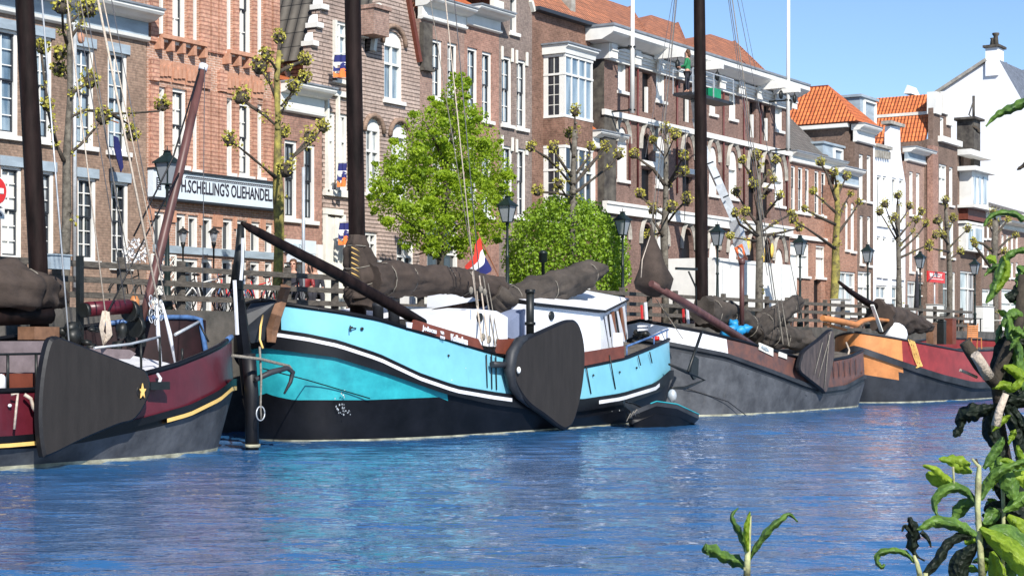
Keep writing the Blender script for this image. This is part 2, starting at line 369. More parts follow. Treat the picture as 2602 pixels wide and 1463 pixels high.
M['skin'] = mk('skin', (.55,.30,.21), .6, .05, 3)
M['hair'] = mk('brown_hair', (.10,.045,.02), .7, .2, 20)
M['cloth_d'] = mk('dark_cloth', (.03,.03,.04), .9, .2, 6)
M['cloth_g'] = mk('green_cloth', (.02,.20,.08), .8, .15, 6)
M['green'] = mk('green_plastic', (.01,.26,.12), .4, .1, 4)
M['rubber'] = mk('rubber', (.015,.015,.015), .7, .1, 4)
M['paving'] = brick('street_clinkers', (.23,.15,.12), (.19,.12,.10), (.12,.10,.09))
M['quay'] = mk('quay_stone', (.10,.09,.08), .9, .3, 1.5, bump=.5, c2=(.045,.045,.04))
M['ground'] = mk('earth', (.10,.09,.06), .95, .25, .3)
M['pflag'] = mk('flag_white', (.8,.8,.8), .8, .03, 3); M['pblue'] = mk('flag_blue', (.02,.025,.14), .8, .05, 3)
M['pred'] = mk('flag_red', (.70,.05,.03), .8, .05, 3); M['porange'] = mk('flag_orange', (.85,.20,.05), .8, .08, 6)
M['lampglass'] = mk('milky_lamp_glass', (.26,.28,.30), .2, .05, 3)
M['whitestoneband'] = M['white']
# ---------------------------------------------------------------- setting
def structure(name, mb, m):
    o = mb.build(name, m); o['kind'] = 'structure'; return o
QZ = 2.75; QY = 27.7; YF = 36.5
def water_mat():
    m = bpy.data.materials.new('canal_water'); m.use_nodes = True; n, l = nodes(m); b = n['Principled BSDF']
    b.inputs['Base Color'].default_value = (.026, .110, .265, 1); b.inputs['Roughness'].default_value = .05; b.inputs['IOR'].default_value = 2.15
    b.inputs['Specular IOR Level'].default_value = .5
    tc = n.new('ShaderNodeTexCoord')
    hs = []
    for sc_, st, wgt, det in ((3.0, (.5, 1.3, 1), .5, 3), (8, (.5, 1.2, 1), .3, 3), (20, (.6, 1.1, 1), .12, 2)):
        m0 = n.new('ShaderNodeMapping'); m0.inputs['Rotation'].default_value = (0, 0, R(58)); l.new(tc.outputs['Object'], m0.inputs[0])
        mp = n.new('ShaderNodeMapping'); mp.inputs['Scale'].default_value = st
        l.new(m0.outputs[0], mp.inputs[0]); nz = n.new('ShaderNodeTexNoise'); nz.inputs['Scale'].default_value = sc_; nz.inputs['Detail'].default_value = det
        nz.inputs['Distortion'].default_value = .4
        l.new(mp.outputs[0], nz.inputs[0]); mu = n.new('ShaderNodeMath'); mu.operation = 'MULTIPLY'; mu.inputs[1].default_value = wgt; l.new(nz.outputs[0], mu.inputs[0]); hs.append(mu)
    a = n.new('ShaderNodeMath'); l.new(hs[0].outputs[0], a.inputs[0]); l.new(hs[1].outputs[0], a.inputs[1])
    a2 = n.new('ShaderNodeMath'); l.new(a.outputs[0], a2.inputs[0]); l.new(hs[2].outputs[0], a2.inputs[1])
    bp = n.new('ShaderNodeBump'); bp.inputs['Strength'].default_value = 1.0; bp.inputs['Distance'].default_value = .05
    l.new(a2.outputs[0], bp.inputs['Height']); l.new(bp.outputs[0], b.inputs['Normal'])
    return m
import numpy as np
def build_water():
    rs = np.random.RandomState(4); gx = np.arange(4, 84.01, .085); gy = np.arange(2.4, QY+.01, .07)
    Xg, Yg = np.meshgrid(gx, gy); Z = np.zeros_like(Xg); amp = np.zeros_like(Xg)
    for i in range(7):                       # slow patches of rougher and calmer water
        a = rs.uniform(0, 6.28); k = 2*np.pi/rs.uniform(5, 16); amp += np.sin(k*(Xg*np.cos(a)+Yg*np.sin(a))+rs.uniform(0, 6.28))
    amp = 1+.09*amp
    for i in range(90):
        lam = .30*(1.25/.30)**(rs.uniform(0, 1)**1.25); k = 2*np.pi/lam; a = np.radians(32)+rs.normal(0, .26); slope = WSLOPE*np.sqrt(2/90.)
        ph = k*(Xg*np.cos(a)+Yg*np.sin(a))+rs.uniform(0, 6.28)+.8*np.sin(.23*Xg+.31*Yg+i)
        Z += slope/k*np.sin(ph)
    edge = np.minimum(1, np.minimum(np.minimum(Xg-gx[0], gx[-1]-Xg)/6, (Yg-gy[0])/2)); Z = Z*amp*np.clip(edge, 0, 1)
    ny, nx = Xg.shape; V = np.stack([Xg, Yg, Z], -1).reshape(-1, 3)
    idx = np.arange(nx*ny).reshape(ny, nx); Fq = np.stack([idx[:-1, :-1], idx[:-1, 1:], idx[1:, 1:], idx[1:, :-1]], -1).reshape(-1, 4)
    x0, x1, y0, y1 = gx[0], gx[-1], gy[0], gy[-1]
    ex = np.array([(-150,-12,0),(900,-12,0),(900,y0,0),(-150,y0,0),(-150,y1,0),(x0,y1,0),(x0,y0,0),(x1,y0,0),(900,y1,0),(x1,y1,0),(-150,QY+.2,0),(900,QY+.2,0)], float); n0 = len(V)
    V = np.concatenate([V, ex]); Fe = np.array([(0,1,2,3),(3,6,5,4),(7,2,8,9),(4,8,11,10)])+n0; Fq = np.concatenate([Fq, Fe])
    me = bpy.data.meshes.new('water'); me.vertices.add(len(V)); me.vertices.foreach_set('co', V.ravel()); me.loops.add(Fq.size); me.loops.foreach_set('vertex_index', Fq.ravel().astype(np.int32))
    me.polygons.add(len(Fq)); me.polygons.foreach_set('loop_start', np.arange(0, Fq.size, 4, dtype=np.int32)); me.polygons.foreach_set('loop_total', np.full(len(Fq), 4, dtype=np.int32))
    me.polygons.foreach_set('use_smooth', np.ones(len(Fq), bool)); me.update(calc_edges=True); me.validate(); me.materials.append(water_mat()); o = bpy.data.objects.new('water', me); C.objects.link(o); o['kind'] = 'structure'
WSLOPE = .094
build_water()
m = MB(); m.poly([(-1500,-900,-.6),(2500,-900,-.6),(2500,2500,-.6),(-1500,2500,-.6)]); structure('ground', m, M['ground'])
m = MB(); m.box(-20, 9, -14, 1.1, -.5, .75); structure('near_bank', m, M['ground'])
m = MB(); m.poly([(-150,QY,QZ),(900,QY,QZ),(900,160,QZ),(-150,160,QZ)]); structure('street', m, M['paving'])
m = MB(); m.box(-150, 900, QY-.05, QY+.45, -.5, QZ+.03); 
for i in range(-30, 180, 4): m.box(i*1.0, i+.18, QY-.14, QY-.05, -.5, QZ-.5)
o = m.build('quay_wall', M['quay']); tag(o, 'dark stone quay wall behind the moored boats', 'quay wall')
# ---------------------------------------------------------------- house kit
def zf(px, py): return ZZ(px, py, YF)
def opening(x0, x1, z0, z1, arch=0):
    if not arch: return [(x0, z0), (x1, z0), (x1, z1), (x0, z1)]
    pts = [(x0, z0), (x1, z0)]; n = 8; w_ = (x1-x0)/2; cx = (x0+x1)/2
    if arch == 1:    # round/segmental: rise = 0.5 w
        h = w_*.8
        for i in range(n+1):
            a = math.pi*i/n; pts.append((cx+w_*math.cos(a), z1-h+h*math.sin(a)))
    else:            # pointed
        h = w_*1.7
        for i in range(5): a = i/4*math.pi/2; pts.append((x1-(1-math.cos(a))*w_, z1-h+h*math.sin(a)**.9 if i else z1-h))
        for i in range(3, -1, -1): a = i/4*math.pi/2; pts.append((x0+(1-math.cos(a))*w_, z1-h+h*math.sin(a)**.9 if i else z1-h))
    return pts
def wallface(mb, outline, holes, Y, back=.4, rev=.24, m=0, mr=0, flip=None):
    loops = [[Vector((x, z, 0)) for x, z in outline]]+[[Vector((x, z, 0)) for x, z in h] for h in holes]
    tri = tessellate_polygon(loops); b = len(mb.v)
    for lp in loops:
        for p in lp: mb.v.append((p.x, Y, p.y))
    flat = [p for lp in loops for p in lp]
    for t in tri:
        a, c, d = [flat[i] for i in t]
        cr = (c.x-a.x)*(d.y-a.y)-(c.y-a.y)*(d.x-a.x)
        if abs(cr) < 1e-9: continue
        mb.face([b+i for i in (t if cr > 0 else t[::-1])], m)
    off = b
    for k, lp in enumerate(loops):
        n = len(lp); dep = back if k == 0 else rev; q = len(mb.v)
        for p in lp: mb.v.append((p.x, Y+dep, p.y))
        for i in range(n):
            j = (i+1) % n; mb.face((off+i, off+j, q+j, q+i), m if k == 0 else mr)
        off += n
WCOUNT = [0]
def window(root, x0, x1, z0, z1, Y, style='sash', gl=None, arch=0, sill=True, fr='white', rec=.06, fw=.10, muntin=True, name='window'):
    """frame ring + sashes, glass as sub-part, sill as sub-part"""
    WCOUNT[0] += 1; rnd = random.Random(WCOUNT[0]*7+3)
    mb = MB(); w_ = x1-x0; h = z1-z0
    fw = min(fw, w_*.22); zt = z1-(w_/2*(.8 if arch == 1 else 1.7) if arch else 0)
    y0, y1 = Y+rec, Y+rec+.16
    mb.box(x0, x0+fw, y0, y1, z0, zt); mb.box(x1-fw, x1, y0, y1, z0, zt)
    mb.box(x0+fw, x1-fw, y0, y1, z0, z0+fw*.9); mb.box(x0+fw, x1-fw, y0, y1, zt-fw, zt)
    if arch:
        op = opening(x0, x1, z0, z1, arch)[2:]
        mb.plate([Vector((x, y0+.01, z)) for x, z in op], (0, .1, 0), 0)
    a0, a1, c0, c1 = x0+fw, x1-fw, z0+fw*.9, zt-fw
    sy0, sy1 = y0+.05, y0+.12; sw = .045
    if style in ('sash', 'grid', 'dark'):
        mid = c0+(c1-c0)*.52
        for (u0, u1, yy) in ((c0, mid, sy0+.03), (mid, c1, sy0)):
            for bx in ((a0, a0+sw, u0, u1), (a1-sw, a1, u0, u1), (a0+sw, a1-sw, u0, u0+sw), (a0+sw, a1-sw, u1-sw, u1)):
                mb.box(bx[0], bx[1], yy, yy+.05, bx[2], bx[3], 1)
        if muntin:
            mm = 0 if style != 'dark' else 1; cxm = (a0+a1)/2
            mb.box(cxm-.016, cxm+.016, sy0+.012, sy0+.05, c0+sw, c1-sw, mm)
            nr = 2 if style == 'grid' else 1
            for (u0, u1) in ((c0, mid), (mid, c1)):
                for k in range(1, nr+1):
                    zz = u0+(u1-u0)*k/(nr+1); mb.box(a0+sw, a1-sw, sy0+.02, sy0+.045, zz-.014, zz+.014, mm)
    elif style == 'cross':
        cxm = (a0+a1)/2; zz = c0+(c1-c0)*.66
        mb.box(cxm-.04, cxm+.04, y0+.02, y0+.1, c0, c1); mb.box(a0, a1, y0+.015, y0+.1, zz-.04, zz+.04)
    elif style == 'lead':
        for k in range(1, 4): zz = c0+(c1-c0)*k/4; mb.box(a0, a1, sy0, sy0+.03, zz-.012, zz+.012)
        cxm = (a0+a1)/2; mb.box(cxm-.012, cxm+.012, sy0-.004, sy0+.026, c0, c1)
    o = mb.build(name, [M[fr], M['sash']], root)
    g = MB(); yg = sy1+.005
    g.box(a0-.01, a1+.01, yg, yg+.02, c0-.01, c1+.01)
    g.build('pane', gl or rnd.choice([GL[0], GL[1], GL[1], GL[2], GL[3]]), o)
    if sill:
        s = MB(); s.box(x0-.08, x1+.08, Y-.11, Y+.06, z0-.13, z0-.005); s.build('sill', M['white' if fr == 'white' else 'stone'], o)
    return o
def rect(t, Y=YF):
    x0, x1, yt, yb = t[:4]; mx = (x0+x1)/2
    return XX(x0, Y), XX(x1, Y), ZZ(mx, yb, Y), ZZ(mx, yt, Y)
def house(name, label, x0, x1, topz, mat, wins=(), outline=None, Y=YF, depth=9, bodyz=None, rmat=None, cat='house', name_w='wall', reveal=.24, base=None):
    """x0,x1 px limits on the facade plane; topz metres; wins: (x0,x1,yt,yb,style,glass,arch,sill)"""
    X0, X1 = XX(x0, Y)+.004, XX(x1, Y)-.004
    root = thing(name, label, cat, (X0, Y, QZ))
    mb = MB()
    ol = outline or [(X0, QZ), (X1, QZ), (X1, topz), (X0, topz)]
    holes = []; ww = []
    for t in wins:
        a, b_, c, d = rect(t, Y); st = t[4] if len(t) > 4 else 'sash'; gl = t[5] if len(t) > 5 else None
        ar = t[6] if len(t) > 6 else 0; sl = t[7] if len(t) > 7 else True
        holes.append(opening(a, b_, c, d, ar)); ww.append((a, b_, c, d, st, gl, ar, sl))
    wallface(mb, ol, holes, Y, .32, reveal, 0, 0)
    bz = bodyz or topz
    mb.box(X0+.01, X1-.01, Y+.33, Y+depth, QZ, bz-.01)
    mb.build('wall', [M[mat]], root)
    for (a, b_, c, d, st, gl, ar, sl) in ww:
        if st == 'void':
            v = MB(); v.box(a, b_, Y+.2, Y+.23, c, d); v.build('doorway', M['black'], root); continue
        window(root, a, b_, c, d, Y, st, GL[gl] if gl is not None else None, ar, sl)
    return root, X0, X1
def cornice(root, X0, X1, zt, zb, Y=YF, mat='white', frieze=None, proj=.45, top='lead', over=0, name='cornice'):
    """classical cornice: projecting gutter on top, frieze board, lower moulding"""
    h = zt-zb; m1 = 0; mb = MB(); X0 -= over; X1 += over
    mb.prof_x(X0, X1, [(Y+.2, zt), (Y-proj, zt), (Y-proj, zt-.08*h), (Y-proj+.05, zt-.16*h), (Y-proj*.72, zt-.20*h), (Y-proj*.55, zt-.30*h), (Y-.16, zt-.34*h), (Y+.2, zt-.34*h)], 0)
    mb.prof_x(X0+.02, X1-.02, [(Y+.1, zt-.345*h), (Y-.10, zt-.345*h), (Y-.10, zb+.16*h), (Y+.1, zb+.16*h)], 1)
    mb.prof_x(X0, X1, [(Y+.1, zb+.155*h), (Y-.18, zb+.155*h), (Y-.16, zb+.05*h), (Y-.08, zb), (Y+.1, zb)], 0)
    mb.box(X0-.03, X1+.03, Y-proj-.04, Y+.25, zt+.004, zt+.06, 2)
    return mb.build(name, [M[mat], M[frieze or mat], M[top]], root)
def roof(root, quads, mat, name='roof', th=None):
    """quads: list of (eave_a, eave_b, top_b, top_a) vectors"""
    mb = MB()
    for q in quads:
        q = [Vector(p) for p in q]; u = (q[1]-q[0]).normalized(); nrm = u.cross(q[-1]-q[0]).normalized(); v = nrm.cross(u)
        uv = [((p-q[0]).dot(u), (p-q[0]).dot(v)) for p in q]
        mb.poly(q, 0, uv)
        mb.poly([p-nrm*.12 for p in q][::-1], 0, uv[::-1])
        for i in range(len(q)):
            j = (i+1) % len(q); mb.poly([q[i], q[i]-nrm*.12, q[j]-nrm*.12, q[j]], 0, [(0, 0)]*4)
    return mb.build(name, M[mat], root)
def gable_y(root, X0, X1, Ya, Yb, ze, zr, mat, ov=.15):
    """ridge parallel to the street"""
    ym = (Ya+Yb)/2
    return roof(root, [((X0, Ya, ze), (X1, Ya, ze), (X1, ym, zr), (X0, ym, zr)), ((X1, Yb, ze), (X0, Yb, ze), (X0, ym, zr), (X1, ym, zr))], mat)
def gable_x(root, X0, X1, Ya, Yb, ze, zr, mat):
    """ridge perpendicular to the street"""
    xm = (X0+X1)/2
    return roof(root, [((X0, Yb, ze), (X0, Ya, ze), (xm, Ya, zr), (xm, Yb, zr)), ((X1, Ya, ze), (X1, Yb, ze), (xm, Yb, zr), (xm, Ya, zr))], mat)
def hip(root, X0, X1, Ya, Yb, ze, zr, mat, inset=3.0):
    ym = (Ya+Yb)/2; a = X0+inset; b = X1-inset
    if a > b: a = b = (X0+X1)/2
    return roof(root, [((X0, Ya, ze), (X1, Ya, ze), (b, ym, zr), (a, ym, zr)), ((X1, Yb, ze), (X0, Yb, ze), (a, ym, zr), (b, ym, zr)),
                ((X0, Yb, ze), (X0, Ya, ze), (a, ym, zr)), ((X1, Ya, ze), (X1, Yb, ze), (b, ym, zr))], mat)
def textobj(body, mat, parent, origin, xdir, up, height, width=None, name='lettering', depth=.012, bold=0.0):
    cu = bpy.data.curves.new(name, 'FONT'); cu.body = body; cu.size = 1; cu.extrude = depth/ max(height, .01) ; cu.offset = bold; cu.resolution_u = 3
    to = bpy.data.objects.new('tmp_text', cu); C.objects.link(to); bpy.context.view_layer.update()
    dg = bpy.context.evaluated_depsgraph_get(); me = bpy.data.meshes.new_from_object(to.evaluated_get(dg)); bpy.data.objects.remove(to)
    xs = [v.co.x for v in me.vertices]; ys = [v.co.y for v in me.vertices]
    sx = width/(max(xs)-min(xs)) if width else height/.72
    sy = height/(max(ys)-min(ys)); x0 = min(xs); y0 = min(ys)
    xd = Vector(xdir).normalized(); ud = Vector(up).normalized(); nd = xd.cross(ud)
    root = parent
    while root is not None and root.parent is not None: root = root.parent
    off = Vector(root.location) if root is not None else Vector((0, 0, 0))
    for v in me.vertices: v.co = Vector(origin)+xd*(v.co.x-x0)*sx+ud*(v.co.y-y0)*sy+nd*(v.co.z*height) - off
    me.name = name; me.materials.clear(); me.materials.append(M[mat]); me.update()
    o = bpy.data.objects.new(name, me); C.objects.link(o)
    if parent is not None: o.parent = parent
    return o
# ================================================================ houses, left to right
def bx(mb, x0, x1, yt, yb, out, back=.02, m=0, Y=YF):   # box on a facade given by photo pixels
    a, b_, c, d = rect((x0, x1, yt, yb), Y); mb.box(a, b_, Y-out, Y+back, c, d, m)
# A -------------------------------------------------
zA = zf(366, 107)
winA = [(-190,-125,35,318,'grid',2),(-105,-42,52,330,'grid',2),(-26,48,72,342,'grid',2),(86,134,92,356,'grid',2),(190,240,118,371,'grid',2),(274,325,133,385,'grid',2),
        (-190,-120,395,650,'grid',1),(-100,-45,405,655,'grid',1),(2,57,421,657,'grid',3),(92,139,433,655,'grid',1),(197,246,450,662,'grid',0),(283,328,461,675,'grid',0)]
A, X0, X1 = house('brown_brick_house', 'brown brick house with a blue grey frieze under its eaves, leftmost of the row', -260, 372, zA+.01, 'brickA', winA, bodyz=zf(366, 50))
cornice(A, X0, X1, zf(366, 33), zA, mat='white', frieze='bluegrey', proj=.7, over=0)
mb = MB()
for t in winA:
    a, b_, c, d = rect(t); mb.box(a-.05, b_+.05, YF-.05, YF+.06, d-.02, d+.24)
build_split(mb, 'lintel', M['bluegrey'], A)
gable_y(A, X0, X1, YF+.2, YF+9, zf(366, 33), zf(366, 33)+3.8, 'tileD')
# B -------------------------------------------------
winB = [(400,418,-125,96),(432,472,-120,107),(484,503,-105,114),(572,589,-90,133),(603,638,-85,143),(649,667,-75,149),
        (401,420,221,411),(434,474,226,420),(487,503,233,431),(576,592,250,440),(604,638,261,447),(651,667,265,451)]
grd = [(390,419,538,632),(446,473,543,634),(478,504,547,636),(512,541,551,638),(564,592,556,640),(600,628,560,642),(636,661,564,644),(673,693,567,646)]
grd2 = [(390,419,655,806),(446,504,656,807),(512,541,658,808),(564,592,660,810),(600,628,662,811),(636,661,664,812),(673,693,665,813)]
wb = [w_+(('sash' if w_[1]-w_[0] > 25 else 'plain'), 3 if w_[1]-w_[0] > 25 else 2) for w_ in winB]+[g_+('plain', 0, 0, False) for g_ in grd]+[g_+('plain', 0, 0, False) for g_ in grd2]
B, X0, X1 = house('ornate_brick_house', 'tall orange red brick house with ribbed pilasters above a long white lettered sign board', 374, 706, zf(540, -230), 'brickB', wb, reveal=.34)
mb = MB()
for (a, b_) in ((378,398),(420,432),(474,484),(505,528),(532,548),(552,570),(591,602),(639,648),(669,684),(690,705)):
    for (t, bt) in ((-230, 112), (205, 436)):
        mx = (a+b_)/2; k = (mx-374)*.19 if t < 0 else (mx-374)*.14
        z1 = zf(mx, t if t < 0 else 215+k*.9); z0 = zf(mx, (104+k) if t < 0 else 428+(mx-374)*.12)
        mb.box(XX(a, YF), XX(b_, YF), YF-.10, YF+.02, z0, z1)
build_split(mb, 'pilaster', M['ribB'], B)
mb = MB()
for (a, b_) in ((378,398),(505,528),(552,570),(690,705)):
    bx(mb, a, b_, 150+(a-374)*.17, 205+(a-374)*.16, .13)
build_split(mb, 'pilaster_block', M['ribB'], B)
mb = MB()
for (a, b_, t, h, n) in ((398,504,138,66,3),(571,668,168,68,3)):     # relief panels with small arches
    for k in range(n):
        u0 = a+(b_-a)*k/n+2; u1 = a+(b_-a)*(k+1)/n-2; s_ = .17*((u0+u1)/2-a)
        bx(mb, u0, u1, t+s_+14, t+s_+h, .05)
        for q in range(3):
            v0 = u0+(u1-u0)*(q+.1)/3; v1 = u0+(u1-u0)*(q+.9)/3
            a_, b2, c_, d_ = rect((v0, v1, t+s_+26, t+s_+54)); op = opening(a_, b2, c_, d_, 2)
            mb.plate([Vector((x, YF-.105, z)) for x, z in op], (0, .05, 0))
build_split(mb, 'relief_panel', M['terra'], B)
mb = MB()
for (a, b_, t) in ((396,508,101),(568,672,139)):       # sills on corbels over a deep shadow
    z = zf((a+b_)/2, t+9); mb.box(XX(a, YF), XX(b_, YF), YF-.30, YF+.02, z, z+.12)
    for k in range(5): u = a+(b_-a)*k/4; x = XX(u, YF); mb.box(x-.06, x+.06, YF-.26, YF+.02, z-.32, z-.004)
build_split(mb, 'corbel', M['terra'], B)
mb = MB(); x0, x1 = XX(374, YF), XX(692, YF); zt, zb = zf(533, 450), zf(533, 516)
mb.box(x0, x1, YF-.24, YF-.02, zb, zt, 0); mb.box(x0-.02, x1+.02, YF-.30, YF-.02, zt+.002, zt+.06, 1); mb.box(x0-.02, x1+.02, YF-.28, YF-.02, zb-.07, zb-.002, 1)
sb = mb.build('sign_board', [M['sign'], M['sash']], B)
hh = zt-zb; yy = YF-.243
textobj("N.V. H.SCHELLING'S OLIEHANDEL.", 'ink', sb, (x0+.50, yy, zb+hh*.27), (1,0,0), (0,0,1), hh*.50, (x1-x0)-.80, bold=.012)
mb = MB(); 
for k in range(46): xx = x0+1.35+k*((x1-x0)-1.5)/46; mb.box(xx, xx+.07, yy-.004, yy+.01, zb+hh*.84, zb+hh*.88); mb.box(xx+.035, xx+.105, yy-.004, yy+.01, zb+hh*.88, zb+hh*.90)
mb.box(x0+1.3, x1-.12, yy-.003, yy+.01, zb+hh*.80, zb+hh*.82); mb.box(x0+.12, x0+.32, yy-.003, yy+.01, zb+hh*.26, zb+hh*.72)
for k in range(5): mb.box(x0+.16, x0+.28, yy-.006, yy+.008, zb+hh*(.31+.08*k), zb+hh*(.34+.08*k), 1)
mb.build('sign_ornament', [M['ink'], M['sign']], sb)
textobj("1803", 'ink', sb, (x0+.15, yy, zb+hh*.82), (1,0,0), (0,0,1), hh*.09, .36)
mb = MB(); x0, x1 = XX(388, YF), XX(700, YF); mb.box(x0, x1, YF-.08, YF+.10, zf(620, 655), zf(620, 637)); mb.build('band', M['bluegrey'], B)
mb = MB()
for (a, b_) in ((376,389),(420,445),(505,511),(542,563),(593,599),(629,635),(662,672),(694,704)): bx(mb, a, b_, 530+(a-374)*.1, 560+(a-374)*.1, .06)
build_split(mb, 'pier_cap', M['terra'], B)
# C -------------------------------------------------
C1, X0, X1 = house('small_brick_house', 'low rose brick house with white frieze and orange roof beside the ornate brick house', 707, 818, zf(776, 296)+.01, 'brickC',
   [(723,756,357,555,'dark',1),(772,802,367,561,'dark',1),(722,770,668,800,'plain',0,0,False)], bodyz=zf(776, 240))
cornice(C1, X0, X1, zf(776, 224), zf(776, 294), proj=.6, frieze='white', over=.03)
hip(C1, X0-2.6, X1+.1, YF+.25, YF+7, zf(800, 214), zf(706, 96), 'tileO', inset=2.2)
mb = MB(); p = P(735, 165, YF+1.6); mb.obox(p, (.45, 0, 0), (0, .3, .5), (0, -.03, .03)); mb.build('skylight', M['cream'], C1)
mb = MB(); bx(mb, 719, 796, 610, 643, .12); bx(mb, 728, 770, 646, 667, .5, m=0); mb.build('shop_sign', M['sign'], C1)
textobj('IN PAUZO', 'bluegrey', C1, P(735, 628, YF-.125), (1,0,0), (0,0,1), .12, .7)
mb = MB(); bx(mb, 799, 812, 622, 806, .15); mb.build('door_pillar', M['white'], C1)
# D -------------------------------------------------
def pol(pts, Y=YF): return [(XX(a, Y), ZZ(a, b_, Y)) for a, b_ in pts]
zD = [(820,QZ)]
olD = [(XX(820,YF)+.004, QZ), (XX(925,YF)-.004, QZ)]+pol([(925,150),(925,98),(915,98),(915,42),(903,42),(903,-12),(890,-12),(890,-70),(862,-70),(862,-20),(848,-22),(848,26),(838,26),(838,72),(828,72),(828,118)])+[(XX(820,YF)+.004, zf(820,120))]
olD = [(XX(790,YF), zf(790, 300)), (XX(819,YF), zf(790, 300)), (XX(820,YF)+.004, QZ), (XX(925,YF)-.004, QZ)]+pol([(927,150),(927,98),(915,98),(915,42),(903,42),(903,-12),(890,-12),(890,-70),(850,-70),(850,-22),(826,-22),(826,26),(812,26),(812,72),(801,72),(801,118),(790,118)])
Dh, X0, X1 = house('stepped_gable_house', 'narrow banded brick house with white topped stepped gable and tall white window surrounds', 820, 925, 0, 'brickE',
   [(848,886,55,148,'cross',2),(828,853,285,482,'cross',3),(858,884,290,484,'cross',1)], outline=olD, bodyz=zf(880, 130))
mb = MB()
for (a, b_, yy_) in ((787,802,117),(798,814,71),(809,828,25),(822,852,-23),(888,905,-13),(901,918,41),(912,929,97)):
    x0, x1, z = XX(a, YF), XX(b_, YF), zf((a+b_)/2, yy_); mb.box(x0, x1, YF-.14, YF+.36, z, z+.16)
build_split(mb, 'gable_coping', M['white'], Dh)
mb = MB()
for (a, b_, t, bt) in ((790,799,82,116),(800,811,36,70),(812,823,-12,24)):
    pts = [Vector((x, YF+.04, z)) for x, z in pol([(b_, bt-3), (a-1, bt-3), (a-1, (t+bt)/2), (a+2, t+6), (b_-2, t)])]; mb.plate(pts, (0, .22, 0))
build_split(mb, 'scroll', M['whitewash'], Dh)
mb = MB()
for (a, b_, t, bt) in ((824,890,232,246),(826,830,246,488),(853,857,246,488),(884,888,246,488),(820,892,486,500),(845,889,204,214),(845,850,52,205),(884,889,52,205),(820,866,531,546),(820,826,546,806),(866,872,546,806)): bx(mb, a, b_, t, bt, .12)
build_split(mb, 'white_surround', M['cream'], Dh)
mb = MB()
for k in range(4):
    x0, x1 = XX(827+k*11, YF), XX(837+k*11, YF); mb.box(x0, x1, YF-.05+.03*(k % 2), YF+.0, zf(845, 800), zf(845, 552))
build_split(mb, 'slatted_shutter', M['cream'], Dh)
# its big dark roof
xg0 = XX(788, YF); xg1 = XX(926, YF); ze = zf(788, 150)
gable_x(Dh, xg0, xg1, YF+.36, YF+11, ze, zf(857, -150), 'tileD')
# E -------------------------------------------------
olE = [(XX(926,YF)+.004, QZ), (XX(1066,YF)-.004, QZ)]+pol([(1067,190),(1067,158),(1056,120),(1040,20),(1028,-50),(1020,-150),(985,-150),(972,-50),(962,30),(948,128),(928,135)])
E, X0, X1 = house('arched_window_house', 'banded grey brown brick house with round arched white windows and sloping gable', 926, 1066, 0, 'brickE',
   [(976,1023,80,256,'cross',2,1),(930,968,300,490,'cross',1,1),(995,1036,315,505,'cross',1,1),(928,960,590,660,'cross',0),(1008,1052,612,720,'cross',0,0,False)], outline=olE, bodyz=zf(1000, 175))
mb = MB()
for (a, b_, c, d, w_) in ((962,10,948,130,1),(1031,-40,1066,158,0)):
    p, q = P(a, b_, YF-.06), P(c, d, YF-.06); mb.bar(p, q, .16, .16, 0 if w_ else 1)
build_split(mb, 'gable_trim', [M['cream'], M['brown']], E)
mb = MB()
for (a, b_, z) in ((970,1029,82),(924,974,302),(989,1042,317)):
    x0, x1 = XX(a, YF), XX(b_, YF); zz = zf((a+b_)/2, z); r = (x1-x0)/2; cx = (x0+x1)/2; pts = []
    for i in range(9):
        t = math.pi*i/8; pts.append(Vector((cx+r*math.cos(t), YF-.04, zz-.45+(r*.8+.12)*math.sin(t))))
    mb.tube(pts, .09, 6)
build_split(mb, 'arch_moulding', M['brickA'], E)
gable_x(E, X0, X1, YF+.34, YF+11, zf(928, 150), zf(1000, -110), 'tileD')
mb = MB(); p0 = P(905, 140, YF-.7); q = P(945, 30, YF-.02)
mb.box(XX(907, YF), XX(946, YF), YF-.7, YF-.01, zf(925, 95), zf(925, 30)); mb.box(XX(905, YF), XX(948, YF), YF-.78, YF-.01, zf(925, 30)+.003, zf(925, 20)); mb.build('corbelled_pier', M['brickF'], E)
# F1, F2 --------------------------------------------
F1, X0, X1 = house('white_cornice_house', 'dusty brown house with deep white cornice left of its lower white corniced twin', 1067, 1180, zf(1120, 62)+.01, 'brickF',
   [(1099,1124,102,250,'sash',2),(1137,1162,110,262,'sash',1),(1099,1124,330,480,'sash',1),(1137,1162,340,490,'sash',1),(1085,1165,560,800,'cross',0,0,False)], bodyz=zf(1120, 30))
cornice(F1, X0, X1, zf(1120, 12), zf(1120, 62), proj=.6)
gable_y(F1, X0, X1, YF+.2, YF+9, zf(1120, 12), zf(1120, 12)+3, 'tileO2')
mb = MB(); bx(mb, 1067, 1090, 60, 175, .16); bx(mb, 1066, 1092, 175, 182, .22); mb.build('brick_pier', M['stained'], F1)
F2, X0, X1 = house('pink_brick_house', 'pinkish brick house with white cornice and two tall white windows per floor', 1180, 1268, zf(1224, 76)+.01, 'brickC',
   [(1188,1214,122,298,'sash',2),(1225,1250,133,307,'sash',2),(1188,1214,372,540,'sash',2),(1225,1250,380,548,'sash',2)], bodyz=zf(1224, 45))
cornice(F2, X0, X1, zf(1224, 30), zf(1224, 76), proj=.75)
gable_y(F2, X0, X1, YF+.2, YF+9, zf(1224, 30), zf(1224, 30)+2.6, 'tileO')
